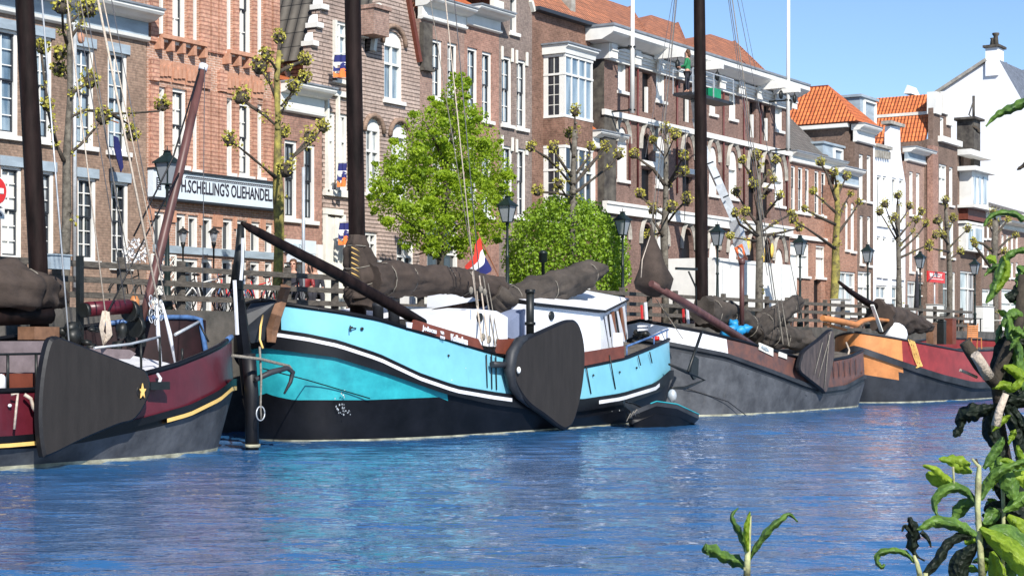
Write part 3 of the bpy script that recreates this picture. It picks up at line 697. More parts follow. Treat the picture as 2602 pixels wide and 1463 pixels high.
# G -------------------------------------------------
olG = [(XX(1268,YF)+.004, QZ), (XX(1351,YF)-.004, QZ)]+pol([(1352,32),(1345,4),(1336,-60),(1325,-100),(1290,-110),(1280,-60),(1275,-5),(1268,8)])
G, X0, X1 = house('grey_gabled_house', 'grey brown brick house with a small window high in its necked gable', 1268, 1351, 0, 'brickG',
   [(1296,1315,-8,84,'plain',0),(1275,1301,144,317,'sash',2),(1313,1338,153,326,'sash',1),(1277,1303,371,545,'sash',2),(1314,1337,378,552,'sash',1)], outline=olG, bodyz=zf(1310, 40))
mb = MB()
for (a, y_) in ((1275,118),(1301,124),(1312,128),(1338,134)):
    for dy in (0, 226): bx(mb, a-2, a+2, y_+dy, y_+dy+34, .05)
bx(mb, 1246, 1269, 4, 26, .2)
p = pol([(1352,30),(1345,4),(1336,-60)])
for q, r_ in zip(p, p[1:]): mb.bar((q[0], YF+.1, q[1]), (r_[0], YF+.1, r_[1]), .5, .14)
build_split(mb, 'gable_trim', M['cream'], G)
# H -------------------------------------------------
zH = zf(1415, 46)
H, X0, X1 = house('bay_window_house', 'rusty brown brick house with a white framed bay window under a mossy orange roof', 1352, 1500, zH, 'brickH', [])
mb = MB(); mb.box(X0, X1+.05, YF-.35, YF+.02, zH+.003, zH+.14); mb.build('gutter', M['sash'], H)
mb = MB(); pc = XX(1440, YF-.1)
gable_y(H, X0, X1+2.6, YF-.15, YF+8.5, zH+.1, zH+4.6, 'tileO2')
mb.box(XX(1434, YF+.6), XX(1446, YF+.6), YF+.3, YF+.8, zH+.2, zH+3.4); mb.box(XX(1428, YF+.6), XX(1452, YF+.6), YF+.2, YF+.9, zH+.1, zH+.45); mb.build('chimney', M['stone'], H)
bY = YF-.97; bX0, bX1 = XX(1381, YF), XX(1506, bY)
mb = MB(); zs = ZZ(1434, 290, bY); zt = ZZ(1434, 142, bY); zl = ZZ(1434, 374, bY)
mb.box(bX0, bX1, bY, YF-.004, zl+.05, zs-.08); mb.build('bay_wall', M['brickH'], H)
def bay(z0, z1, cap, nm):
    mb = MB(); f = .085
    xs = [bX0+(bX1-bX0)*k/4 for k in range(5)]; zm = z0+(z1-z0)*.70
    for i, x in enumerate(xs): wd = f if i in (0, 4) else .05; a = x if i == 0 else x-wd if i == 4 else x-wd/2; mb.box(a, a+wd, bY, bY+.1, z0, z1)
    for (u, v) in ((z0-.1, z0), (z1, z1+.1), (zm-.04, zm+.04)): mb.box(bX0-.02, bX1+.02, bY-.02, bY+.12, u, v)
    mb.box(bX0-.001, bX0+.1, bY+.10, bY+.26, z0, z1); mb.box(bX0-.001, bX0+.1, YF-.2, YF-.003, z0, z1)
    for (u, v) in ((z0-.1, z0), (z1, z1+.1), (zm-.04, zm+.04)): mb.box(bX0-.021, bX0+.12, bY+.125, YF-.003, u, v)
    if cap: mb.prof_x(bX0-.12, bX1+.12, [(YF-.003, z1+.11), (bY-.06, z1+.11), (bY-.1, z1+.3), (bY-.22, z1+.38), (bY-.22, z1+.46), (YF-.003, z1+.46)])
    o = mb.build(nm, M['white'], H)
    g = MB(); g.box(bX0+.04, bX1-.04, bY+.05, YF-.01, z0, z1); g.build('pane', M['g3'] if cap else M['g1'], o)
    g = MB()
    for k in range(1, 4): z = z0+(zm-z0)*k/4; g.box(bX0+.02, bX0+.05, bY+.26, YF-.2, z-.012, z+.012)
    g.box(bX0+.015, bX0+.035, (bY+YF)/2+.0, (bY+YF)/2+.03, z0, z1); g.box(bX0+.025, bX0+.06, bY+.265, YF-.205, z0, z1, 1)
    g.build('leaded_light', [M['cream'], M['g1']], o)
    if cap:
        r_ = MB(); r_.box(bX0-.2, bX1+.2, bY-.27, YF-.003, z1+.465, z1+.53); r_.build('bay_roof', M['lead'], o)
bay(zs, zt, True, 'bay_window'); bay(ZZ(1434, 560, bY), zl, False, 'bay_window')
# I -------------------------------------------------
zI = ZZ(1540, 352, YF-.2)
I, X0, X1 = house('low_corniced_house', 'small low house with a white cornice squeezed between bay window house and warehouse', 1501, 1558, zf(1540, 385), 'brickC', [(1522,1546,410,540,'cross',1),(1505,1516,405,540,'plain',1)], bodyz=zf(1540, 360))
cornice(I, X0, X1+.5, zf(1540, 342), zf(1540, 384), proj=.5)
roof(I, [((X0-.3, YF-.1, zf(1540, 340)), (X1, YF-.1, zf(1540, 340)), (X1, YF+3, zf(1540, 340)+2.4), (X0-.3, YF+3, zf(1540, 340)+2.4))], 'tileO')
# J warehouse ---------------------------------------
YJ = YF-.25
def zj(px, py): return ZZ(px, py, YJ)
wj = []
def zline(px, py0, px0):   # y at px of a facade horizontal passing through (px0, py0)
    return HY-(HY-py0)*(4200-px)/(4200-px0)
for (a, b_) in ((1570,1592),(1667,1690),(1803,1820),(1853,1871),(1970,1989)):
    mx = (a+b_)/2; wj.append((a, b_, zline(mx,147,1580), zline(mx,232,1580), 'plain', 3))
    wj.append((a-1, b_+3, zline(mx,322,1580), zline(mx,457,1580), 'plain', 3, 2))
    wj.append((a-1, b_+3, zline(mx,585,1580), zline(mx,690,1580), 'plain', 1, 2))
hoist = ((1632,1656),(1736,1758),(1904,1921),(1940,1956))
for (a, b_) in hoist:
    mx = (a+b_)/2; wj.append((a, b_, zline(mx,168,1580), zline(mx,272,1580), 'void', None))
    wj.append((a-2, b_+2, zline(mx,325,1580), zline(mx,396,1580), 'void', None, 2))
    wj.append((a-2, b_+2, zline(mx,418,1580), zline(mx,500,1580), 'void', None))
    wj.append((a-4, b_+4, zline(mx,560,1580), zline(mx,690,1580), 'void', None, 2))
J, X0, X1 = house('warehouse', 'long brown brick warehouse with heavy stepped white cornice, pointed arches and white hoist beams', 1532, 2006, zj(1532, 96), 'brickJ', wj, Y=YJ, depth=12, cat='warehouse')
zt, zb = zj(1532, 80), zj(1532, 150)
mb = MB(); h = zt-zb
mb.prof_x(X0-1.0, X1+.1, [(YJ+.4, zt), (YJ-1.05, zt), (YJ-1.05, zt-.22), (YJ-.95, zt-.3), (YJ-.5, zt-.50), (YJ+.4, zt-.5)])
mb.box(X0-1.0, X0-.002, YJ+.41, YJ+8, zt-.32, zt-.002)
mb.build('cornice', M['white'], J)
mb = MB(); mb.box(X0-1.05, X1+.1, YJ-1.1, YJ+.5, zt+.003, zt+.1); mb.build('gutter', M['lead'], J)
mb = MB()
for (u, v, o_) in ((.50, .62, .34), (.62, .72, .26), (.72, .84, .2), (.84, 1.0, .13)): mb.box(X0-.02*(4-o_*10), X1, YJ-o_, YJ-.003, zt-h*v, zt-h*u-.002)
n = 9
for k in range(n+1):
    x = X0+(X1-X0-.5)*k/n; mb.box(x, x+.5, YJ-.42, YJ-.35, zt-h*.98, zt-.51); mb.box(x-.02, x+.52, YJ-.47, YJ-.421, zt-h*.72, zt-h*.6)
mb.box(X0-.10, X0-.003, YJ-.35, YJ+.6, zt-h*1.0, zt-.51)
mb.build('frieze', M['white'], J)
mb = MB(); z = zj(1532, 284); mb.box(X0-.1, X1+.02, YJ-.16, YJ-.003, z-.13, z+.10)
z = zj(1560, 528); mb.box(X0-.05, X1+.02, YJ-.20, YJ-.003, z-.26, z+.22); mb.box(X0-.05, X1+.02, YJ-.26, YJ-.204, z+.10, z+.22); build_split(mb, 'string_course', M['white'], J)
mb = MB(); x = [XX(p, YJ) for p in (1532, 1562)]; mb.box(X0+.0, x[1], YJ-.07, YJ-.003, QZ, zj(1532, 290)-.0); 
mb.box(X0-.012, X0-.002, YJ-.06, YJ+11, zj(1532, 600), zt-.55); mb.build('corner_pier', M['stained'], J)
mb = MB()
for p in (1597,1618,1718,1772,1836,1888,1930,1997):
    x = XX(p, YJ); mb.tube([(x, YJ-.06, zj(p, zline(p, 470, 1580))), (x, YJ-.06, zb-.05)], .045, 6)
build_split(mb, 'downpipe', M['maroon'], J)
for (a, b_) in hoist:
    mb = MB(); mx = (a+b_)/2; x = XX(mx, YJ); z = zj(mx, zline(mx, 128, 1580)); mb.box(x-.1, x+.14, YJ-1.7, YJ-.4, z-.12, z+.26)
    hb = mb.build('hoist_beam', M['white'], J); mb = MB(); mb.ball((x+.02, YJ-1.45, z-.42), .16, .1, .22, 8); mb.tube([(x+.02, YJ-1.45, z-.12), (x+.02, YJ-1.45, z-.35)], .02, 5); mb.build('pulley', M['iron'], hb)
    mb = MB(); mb.box(x-.06, x+.06, YJ-.02, YJ+.1, zj(mx, zline(mx, 272, 1580)), zj(mx, zline(mx, 205, 1580))); mb.build('door_post', M['white'], J)
    mb = MB(); bx(mb, a-4, b_+4, zline(mx, 398, 1580), zline(mx, 412, 1580), .14, Y=YJ); mb.build('sill', M['white'], J)
for k, (a, b_) in enumerate(((1570,1592),(1632,1656),(1667,1690),(1736,1758),(1803,1820),(1853,1871),(1904,1921),(1940,1956),(1970,1989))):   # stone voussoirs round the pointed arches
    mx = (a+b_)/2; mb = MB()
    for (yt, yb) in ((300, 372), (545, 600)):
        a_, b2, c_, d_ = rect((a-6, b_+7, zline(mx, yt, 1580), zline(mx, yb, 1580)), YJ); op = opening(a_, b2, c_, d_, 2)[2:]
        q = [Vector((x, YJ-.03, z)) for x, z in op]; mb.tube(q, .12, 4, smooth=False)
    build_split(mb, 'arch_stones', M['stone'], J)
for (pa, pb, pr, yr) in ((1515, 1700, 1604, 21), (1640, 1790, 1725, 62), (1740, 2012, 1868, 108)):
    xa, xb = XX(pa, YJ), XX(pb, YJ); zr = ZZ(pr, yr, YJ+5.5); xr = XX(pr, YJ+5.5)
    roof(J, [((xa, YJ+.5, zt+.05), (xb, YJ+.5, zt+.05), (xr, YJ+5.5, zr), (xr-3.0, YJ+5.5, zr)), ((xb, YJ+11, zt), (xa, YJ+11, zt), (xr-3.0, YJ+5.5, zr), (xr, YJ+5.5, zr)),
             ((xb, YJ+.5, zt+.05), (xb, YJ+11, zt), (xr, YJ+5.5, zr)), ((xa, YJ+11, zt), (xa, YJ+.5, zt+.05), (xr-3.0, YJ+5.5, zr))], 'tileO2')
# K, L ----------------------------------------------
wk = [(a, b_, zline((a+b_)/2, 421, 2016), zline((a+b_)/2, 536, 2016), 'sash', 2) for a, b_ in ((2010,2022),(2028,2041),(2046,2057),(2070,2082),(2087,2099),(2104,2115))]
wk += [(2008,2056,617,700,'cross',3),(2073,2120,625,705,'cross',3),(2068,2086,712,840,'void',None)]
K, X0, X1 = house('orange_brown_house', 'orange brown brick house with tall white windows and long white cornice right of the warehouse', 2006, 2122, zf(2064, 424), 'brickK', wk, bodyz=zf(2064, 410))
cornice(K, X0, X1+.9, zf(2064, 398), zf(2064, 424), proj=.4)
mb = MB(); mb.box(X0, X1, YF-.14, YF-.003, zf(2064, 612), zf(2064, 602)); mb.build('shop_band', M['white'], K)
gable_y(K, X0-.2, X1+.4, YF+.2, YF+6, zf(2064, 396), ZZ(2040, 296, YF+3.1), 'tileG')
mb = MB(); q = P(2120, 372, YF+.6); mb.box(q.x-1.6, q.x+1.2, YF+.6, YF+3, q.z-1.6, q.z+.0); mb.box(q.x-1.7, q.x+1.35, YF+.5, YF+3, q.z+.003, q.z+.12); d_ = mb.build('dormer', M['bluegrey'], K)
window(K, q.x-.2, q.x+1.0, q.z-1.5, q.z-.1, YF+.42, 'plain', GL[2], sill=False)
K2, X0, X1 = house('narrow_corniced_house', 'narrow brown house with a blue grey frieze between orange brown house and dark brick house', 2124, 2178, ZZ(2150, 474, YF-.6), 'brickK',
   [(2148,2156,512,634,'plain',2,1),(2162,2172,515,638,'plain',2,1),(2130,2174,690,800,'cross',1)], Y=YF-.6)
cornice(K2, X0, X1, ZZ(2150, 430, YF-.6), ZZ(2150, 474, YF-.6), Y=YF-.6, proj=.5, frieze='bluegrey')
wl = [(2183,2194,392,508,'plain',3),(2203,2214,395,512,'plain',3),(2185,2194,548,670,'plain',3),(2204,2213,550,674,'plain',3),(2180,2215,690,800,'cross',3)]
L, X0, X1 = house('dark_brick_house', 'taller dark brown brick house with a bright orange pyramid roof and white frieze', 2172, 2219, zf(2195, 364), 'brickL', wl, depth=6, bodyz=zf(2195, 345))
cornice(L, X0-.02, X1, zf(2195, 322), zf(2195, 366), proj=.55, frieze='white')
zr = zf(2195, 320); mb = MB(); mb.box(X0-.3, X0-.003, YF+.4, YF+6, zr-.18, zr+.02); mb.build('side_gutter', M['white'], L)
yb_ = XP(1990, 300, X0).y; xm = (X0+X1)/2+.2; rf = XP(2104, 216, xm); e0 = zr+.08
mb = MB(); mb.box(X0+.02, X1-.02, YF+.36, yb_, QZ, zr-.02); mb.box(X0-.35, X0-.02, YF+.3, yb_, zr-.2, zr+.0, 1); mb.build('side_wall', [M['brickL'], M['white']], L)
roof(L, [((X0-.4, yb_, e0), (X0-.4, YF-.3, e0), (xm, rf.y, rf.z), (xm, yb_, rf.z)), ((X1+.3, YF-.3, e0), (X1+.3, yb_, e0), (xm, yb_, rf.z), (xm, rf.y, rf.z)), ((X0-.4, YF-.3, e0), (X1+.3, YF-.3, e0), (xm, rf.y, rf.z))], 'tileO')
mb = MB(); q = P(2180, 248, YF+1.4); mb.box(q.x-.2, q.x+2.2, YF+1.2, YF+3.4, q.z-2.3, q.z); mb.box(q.x-.35, q.x+2.4, YF+1.05, YF+3.6, q.z+.003, q.z+.15); mb.build('dormer', M['bluegrey'], L)
window(L, q.x+.3, q.x+2.1, q.z-2.0, q.z-.1, YF+1.02, 'plain', GL[2], sill=False)
# M white baroque -----------------------------------
olM = [(XX(2219,YF)+.004, QZ), (XX(2300,YF)-.004, QZ)]+pol([(2301,466),(2293,420),(2288,380),(2287,322),(2262,320),(2261,372),(2258,378),(2219,366)])
wm = [(2228,2240,446,570,'plain',1),(2243,2253,448,572,'plain',3),(2267,2278,452,575,'plain',1),(2285,2296,455,578,'plain',1),(2228,2238,600,700,'plain',3),(2243,2253,602,702,'plain',3),(2267,2278,606,704,'plain',3),(2284,2295,608,706,'plain',3),(2226,2254,725,815,'cross',2),(2266,2296,727,815,'cross',2)]
Mh, X0, X1 = house('white_gabled_house', 'whitewashed narrow house with a flared neck gable and balustrade', 2219, 2301, 0, 'whitewash', wm, outline=olM, bodyz=zf(2260, 480))
mb = MB(); mb.box(XX(2256, YF), XX(2292, YF), YF-.2, YF+.4, zf(2275, 320), zf(2275, 312)); 
for k in range(6): x = XX(2224+k*6, YF); mb.box(x-.08, x+.08, YF-.2, YF-.003, zf(2224+k*6, 400+k), zf(2224+k*6, 382+k))
mb.box(XX(2221, YF), XX(2258, YF), YF-.25, YF-.003, zf(2240, 378), zf(2240, 370)); build_split(mb, 'coping', M['stone'], Mh)
gable_x(Mh, X0+.1, X1-.1, YF+.34, YF+8, zf(2260, 470), zf(2270, 350), 'tileO')
# N -------------------------------------------------
Nh, X0, X1 = house('brown_corniced_house', 'plain brown house with grey frieze between the white gabled house and tall dark gable', 2302, 2356, zf(2330, 416), 'brickF',
   [(2311,2321,436,545,'plain',3),(2328,2338,440,548,'plain',3),(2311,2320,590,690,'plain',3),(2328,2338,592,692,'plain',3),(2306,2350,715,815,'cross',1)], bodyz=zf(2330, 395))
cornice(Nh, X0, X1, zf(2330, 382), zf(2330, 416), proj=.6, frieze='bluegrey')
# O -------------------------------------------------
YO = YF-.2
olO = [(XX(2356,YO)+.004, QZ), (XX(2432,YO)-.004, QZ)]+[(XX(a, YO), ZZ(a, b_, YO)) for a, b_ in ((2433,366),(2417,362),(2416,300),(2411,272),(2404,258),(2397,240),(2388,234),(2379,242),(2372,262),(2371,352),(2357,356))]
Oh, X0, X1 = house('tall_dark_gable_house', 'tall narrow dark brick house with a pointed gable and one tall white attic window', 2356, 2432, 0, 'brickL',
   [(2389,2399,298,356,'plain',3),(2386,2406,418,512,'cross',3),(2412,2422,425,522,'plain',3),(2390,2398,560,650,'plain',2),(2412,2424,565,655,'plain',2),(2362,2366,450,520,'plain',0),(2396,2428,690,815,'cross',0,0,False)], outline=olO, Y=YO, bodyz=ZZ(2395, 368, YO))
mb = MB(); mb.box(XX(2383, YO), XX(2434, YO), YO-.3, YO-.003, ZZ(2405, 366, YO), ZZ(2405, 352, YO)); 
for a, b_ in ((2379,244),(2397,244),(2411,274)): q = P(a, b_, YO); mb.box(q.x-.5, q.x+.5, YO-.15, YO+.4, q.z-1.1, q.z+.2)
mb.build('gable_band', M['white'], Oh)
mb = MB(); q0, q1 = XX(2356, YO), XX(2371, YO); mb.box(q0, q1-.1, YO-.35, YO-.003, QZ, ZZ(2362, 372, YO)); mb.build('chimney_breast', M['brickC'], Oh)
xe, xk, xr = XX(2368, YO), XX(2374, YO)+.5, XX(2394, YO); yb_ = XP(2190, 300, xe).y
za, zk, zk2, zr_ = ZZ(2370, 357, YO), ZZ(2374, 287, YO), ZZ(2374, 279, YO), ZZ(2394, 237, YO)
roof(Oh, [((xe, yb_, za), (xe, YO+.4, za), (xk, YO+.4, zk), (xk, yb_, zk))], 'tileO')
roof(Oh, [((xk, yb_, zk2), (xk, YO+.4, zk2), (xr, YO+.4, zr_), (xr, yb_, zr_)), ((XX(2420, YO), YO+.4, zk2), (XX(2420, YO), yb_, zk2), (xr, yb_, zr_), (xr, YO+.4, zr_))], 'tileO')
mb = MB(); mb.box(xk-.05, xk+.3, YO+.4, yb_, zk+.003, zk2-.003); build_split(mb, 'roof_fascia', M['cream'], Oh)
mb = MB(); mb.box(xe+.1, X1-.1, YO+8, yb_, QZ, za-.05); mb.box(xe-.2, xe+.05, YO+1, yb_, za-.35, za-.1, 1); mb.build('side_wall', [M['brickL'], M['cream']], Oh)
# P -------------------------------------------------
Ph, X0, X1 = house('balconied_house', 'brown house with stacked white balconies and bays beside a thin turret', 2433, 2490, zf(2460, 392), 'brickL',
   [(2437,2449,395,430,'void',None),(2470,2478,450,520,'plain',1),(2440,2480,560,625,'cross',3),(2440,2486,690,815,'cross',1)])
mb = MB()
for (a, b_, t, bt, o_) in ((2431,2486,388,402,.9),(2431,2484,430,441,1.2),(2438,2480,441,526,.8),(2432,2484,526,533,1.1),(2434,2484,566,572,.5),(2436,2480,574,640,.5)): bx(mb, a, b_, t, bt, o_)
bb = build_split(mb, 'balcony', M['white'], Ph)[3]
g = MB(); bx(g, 2441, 2448, 452, 520, .84); bx(g, 2454, 2460, 452, 520, .84); bx(g, 2466, 2474, 452, 520, .84); bx(g, 2440, 2452, 582, 634, .54); bx(g, 2458, 2474, 582, 634, .54); build_split(g, 'pane', M['g2'], bb)
mb = MB(); bx(mb, 2436, 2482, 534, 562, .6); mb.build('bay_wall', M['brown'], Ph)
mb = MB(); q = P(2473, 402, YF); mb.box(q.x-.5, q.x+.8, YF-.2, YF+.9, q.z-2, ZZ(2473, 306, YF)); mb.box(q.x-.8, q.x+1.1, YF-.4, YF+1.1, ZZ(2473, 306, YF)+.003, ZZ(2473, 300, YF)); 
mb.tube([P(2474, 302, YF+.3), P(2474, 244, YF+.3)], .09, 5); mb.tube([P(2474, 302, YF+.3), P(2462, 292, YF+.3), P(2472, 262, YF+.3)], .05, 4); mb.build('turret', M['stained'], Ph)
# white gable end wall beyond
XG = 131.0
def gz(px, py): v = XP(px, py, XG); return v
wg = thing('white_gable_building', 'huge plain white gable end wall rising behind the right end of the row', 'building', (XG, XP(2520, 800, XG).y, QZ))
mb = MB(); pts = [gz(2372, 244), gz(2512, 155), gz(2538, 152), gz(2640, 330), gz(2640, 860), gz(2372, 860)]
mb.plate(pts, (14, 0, 0), 0, 1); mb.build('wall', [M['whitewash'], M['slate']], wg)
mb = MB(); a, b_ = gz(2506, 160), gz(2538, 160); mb.box(XG-.2, XG+1.2, b_.y, a.y, a.z-1, gz(2520, 122).z); ch = mb.build('chimney', M['whitewash'], wg)
mb = MB(); mb.box(XG-.4, XG+1.4, b_.y-.15, a.y+.15, gz(2520, 122).z+.003, gz(2520, 116).z); mb.lathe((XG+.4, a.y-.35, gz(2520, 116).z), [(.22,0),(.14,.5),(.2,.6),(.1,.62)], 8); mb.lathe((XG+.4, b_.y+.35, gz(2520, 116).z), [(.22,0),(.16,.7),(.26,.85),(.26,.95)], 8); build_split(mb, 'chimney_pot', M['stained'], ch)
mb = MB()
p = [gz(2372, 241), gz(2508, 152)]; mb.bar(p[0], p[1], .6, .22); mb.build('roof_edge', M['stone'], wg)
# grey rooftops behind at the far right edge
gg = thing('grey_stone_building', 'grey stone gable with slate covered chimneys peeking out behind the white wall', 'building', (XG+16, XP(2570, 800, XG+16).y, QZ))
XH = XG+15.5
def hz(px, py): return XP(px, py, XH)
mb = MB(); mb.plate([hz(2536, 168), hz(2562, 168), hz(2562, 200), hz(2580, 200), hz(2580, 235), hz(2640, 235), hz(2640, 800), hz(2536, 800)], (6, 0, 0)); mb.build('wall', M['stone'], gg)
mb = MB()
for (a, b_, t, bt) in ((2534,2560,160,168),(2560,2640,176,204),(2578,2640,204,238)):
    u, v = hz(a, bt), hz(b_, t); mb.box(XH-.3, XH-.02, v.y, u.y, u.z, v.z)
build_split(mb, 'slate_cladding', M['slate'], gg)
mb = MB(); mb.plate([gz(2296, 238) , gz(2305, 216), gz(2316, 238)], (2, 0, 0)); o = mb.build('white_gable_tip', M['whitewash']); tag(o, 'tiny white triangular gable tip poking above the orange mansard roof', 'gable')
# far houses at the right edge of the picture
far = [(2492,2540,545,'brickL','cream'),(2541,2602,575,'brickF','cream'),(2603,2700,560,'brickA','white')]
for k, (a, b_, t, mt, fr) in enumerate(far):
    YY = YF-.3; lab = ['distant dark brick house with a grey hipped roof just past the balconies', 'distant brown house with cream window bands partly hidden by the foreground leaves', 'distant brown house at the right edge behind the leaves'][k]
    ww = [(a+4+q*12, a+11+q*12, t+22, t+60, 'plain', 3) for q in range(int((b_-a)/13))]+[(a+4+q*12, a+11+q*12, t+92, t+130, 'plain', 3) for q in range(int((b_-a)/13))]+[(a+4, b_-4, 735, 835, 'cross', 3)]
    hh_, x0, x1 = house('distant_house', lab, a, b_, ZZ((a+b_)/2, t, YY), mt, ww, Y=YY)
    cornice(hh_, x0, x1, ZZ((a+b_)/2, t-6, YY), ZZ((a+b_)/2, t+12, YY), Y=YY, mat=fr, proj=.8)
    hip(hh_, x0, x1, YY+.3, YY+9, ZZ((a+b_)/2, t-7, YY), ZZ((a+b_)/2, t-60, YY), 'tileG' if k != 1 else 'tileO', 3)
print('houses done', len(bpy.data.objects))
# ================================================================ boats
M['waterline'] = mk('waterline_scum', (.42,.41,.30), .8, .3, 6, stretch=(.4,.4,1))
M['leegrey'] = mk('leeboard_grey_brown', (.085,.065,.06), .7, .3, 3, bump=.4, stretch=(4,4,.5), c2=(.035,.03,.032))
class Hull:
    rimtr = None
    def __init__(s, pl, pr, Yc, B, pw=3.0, q=2.2, X0=None):
        s.Yc, s.B, s.pw, s.q = Yc, B, pw, q
        lo = XX(pl, Yc); hi = XX(pr, Yc)
        for it in range(12):
            s.Xm, s.Lh = (lo+hi)/2, (hi-lo)/2
            pts = [pix(s.pt(-1+2*i/80, side=sd)+(1.5,)) for i in range(81) for sd in (-1, 1)]
            a = min(p[0] for p in pts); b = max(p[0] for p in pts)
            sL = sc_at(pl, Yc)*.6; sR = sc_at(pr, Yc)*.5
            if X0 is None: lo += (pl-a)/sL*.7
            else: lo = X0
            hi += (pr-b)/sR*.7
        s.Xm, s.Lh = (lo+hi)/2, (hi-lo)/2
    def pt(s, xi, bs=1., ls=1., off=0., side=-1):
        xi = max(-1, min(1, xi)); b = (s.B*bs+off)*(max(0, 1-abs(xi)**s.pw))**(1/s.q)
        return (s.Xm+xi*(s.Lh*ls+off), s.Yc+side*b)
    def stations(s, n=72): return [-math.cos(math.pi*i/n) for i in range(n+1)]
    def z(s, trace, xi, bs=1., ls=1., off=0.):
        if not isinstance(trace, (list, tuple)): return trace
        x, y = s.pt(xi, bs, ls, off); px, _ = pix((x, y, 1)); return ZZ(px, interp(trace, px), y)
    def strip(s, mb, l0, l1, mat, sides=(-1, 1), rng=(-1, 1), far=0.):
        """l = (trace, bs, ls, off); mat index or function of px"""
        st = [x for x in s.stations() if rng[0]-1e-6 <= x <= rng[1]+1e-6]
        for sd in sides:
            b = len(mb.v)
            for xi in st:
                for (tr, bs, ls, off) in (l0, l1):
                    x, y = s.pt(xi, bs, ls, off, sd); z = s.z(tr, xi, bs, ls, off)
                    if sd > 0 and isinstance(tr, (list, tuple)): z = (ZZ(pix((x, y, 1))[0], interp(far, pix((x, y, 1))[0]), y) if isinstance(far, list) else z+far*(1-abs(xi)**4)) if (not isinstance(far, list) or tr is s.rimtr) else z
                    mb.v.append((x, y, z))
            for i in range(len(st)-1):
                px = pix(mb.v[b+2*i])[0]; mm = mat(px) if callable(mat) else mat
                f = (b+2*i, b+2*i+1, b+2*i+3, b+2*i+2)
                mb.face(f if sd < 0 else f[::-1], mm, True)
    def band(s, mb, t0, t1, off, mat=0, bs=1., rng=(-1, 1), far=0.):
        L = lambda t, o: (t, bs, 1., o)
        s.strip(mb, L(t0, off), L(t1, off), mat, rng=rng, far=far); s.strip(mb, L(t0, 0.), L(t0, off), mat, rng=rng, far=far); s.strip(mb, L(t1, off), L(t1, 0.), mat, rng=rng, far=far)
    def railpath(s, tr, bs=1., rng=(-1, 1), far=0., dz=0., side=None):
        st = [x for x in s.stations(60) if rng[0] <= x <= rng[1]]; a = []; b = []
        for xi in st:
            z = s.z(tr, xi, bs); x, y = s.pt(xi, bs, 1, 0, -1); a.append(Vector((x, y, z+dz)))
            x, y = s.pt(xi, bs, 1, 0, 1); b.append(Vector((x, y, (ZZ(pix((x, y, 1))[0], interp(far, pix((x, y, 1))[0]), y) if isinstance(far, list) else z+far*(1-abs(xi)**4))+dz)))
        if side == -1: return a
        if side == 1: return b
        return a, b
    def deck(s, mb, tr, drop, bs=.93, far=0., mat=0, rng=(-1, 1)):
        st = [x for x in s.stations() if rng[0] <= x <= rng[1]]; b = len(mb.v)
        for xi in st:
            z = s.z(tr, xi, bs)-drop
            for k in range(5):
                f = k/4; x, y0 = s.pt(xi, bs, .97, 0, -1); _, y1 = s.pt(xi, bs, .97, 0, 1)
                mb.v.append((x, y0+(y1-y0)*f, z+far*(1-abs(xi)**4)*f+.12*math.sin(math.pi*f)))
        for i in range(len(st)-1):
            for k in range(4): mb.face((b+i*5+k, b+(i+1)*5+k, b+(i+1)*5+k+1, b+i*5+k+1), mat, True)
def line(name, pts, r, mat, parent, n=5, sag=0):
    if sag:
        a, b_ = Vector(pts[0]), Vector(pts[-1]); pts = [a.lerp(b_, i/8)-Vector((0, 0, sag*4*(i/8)*(1-i/8))) for i in range(9)]
    mb = MB(); mb.tube(pts, r, n); return mb.build(name, M[mat], parent)
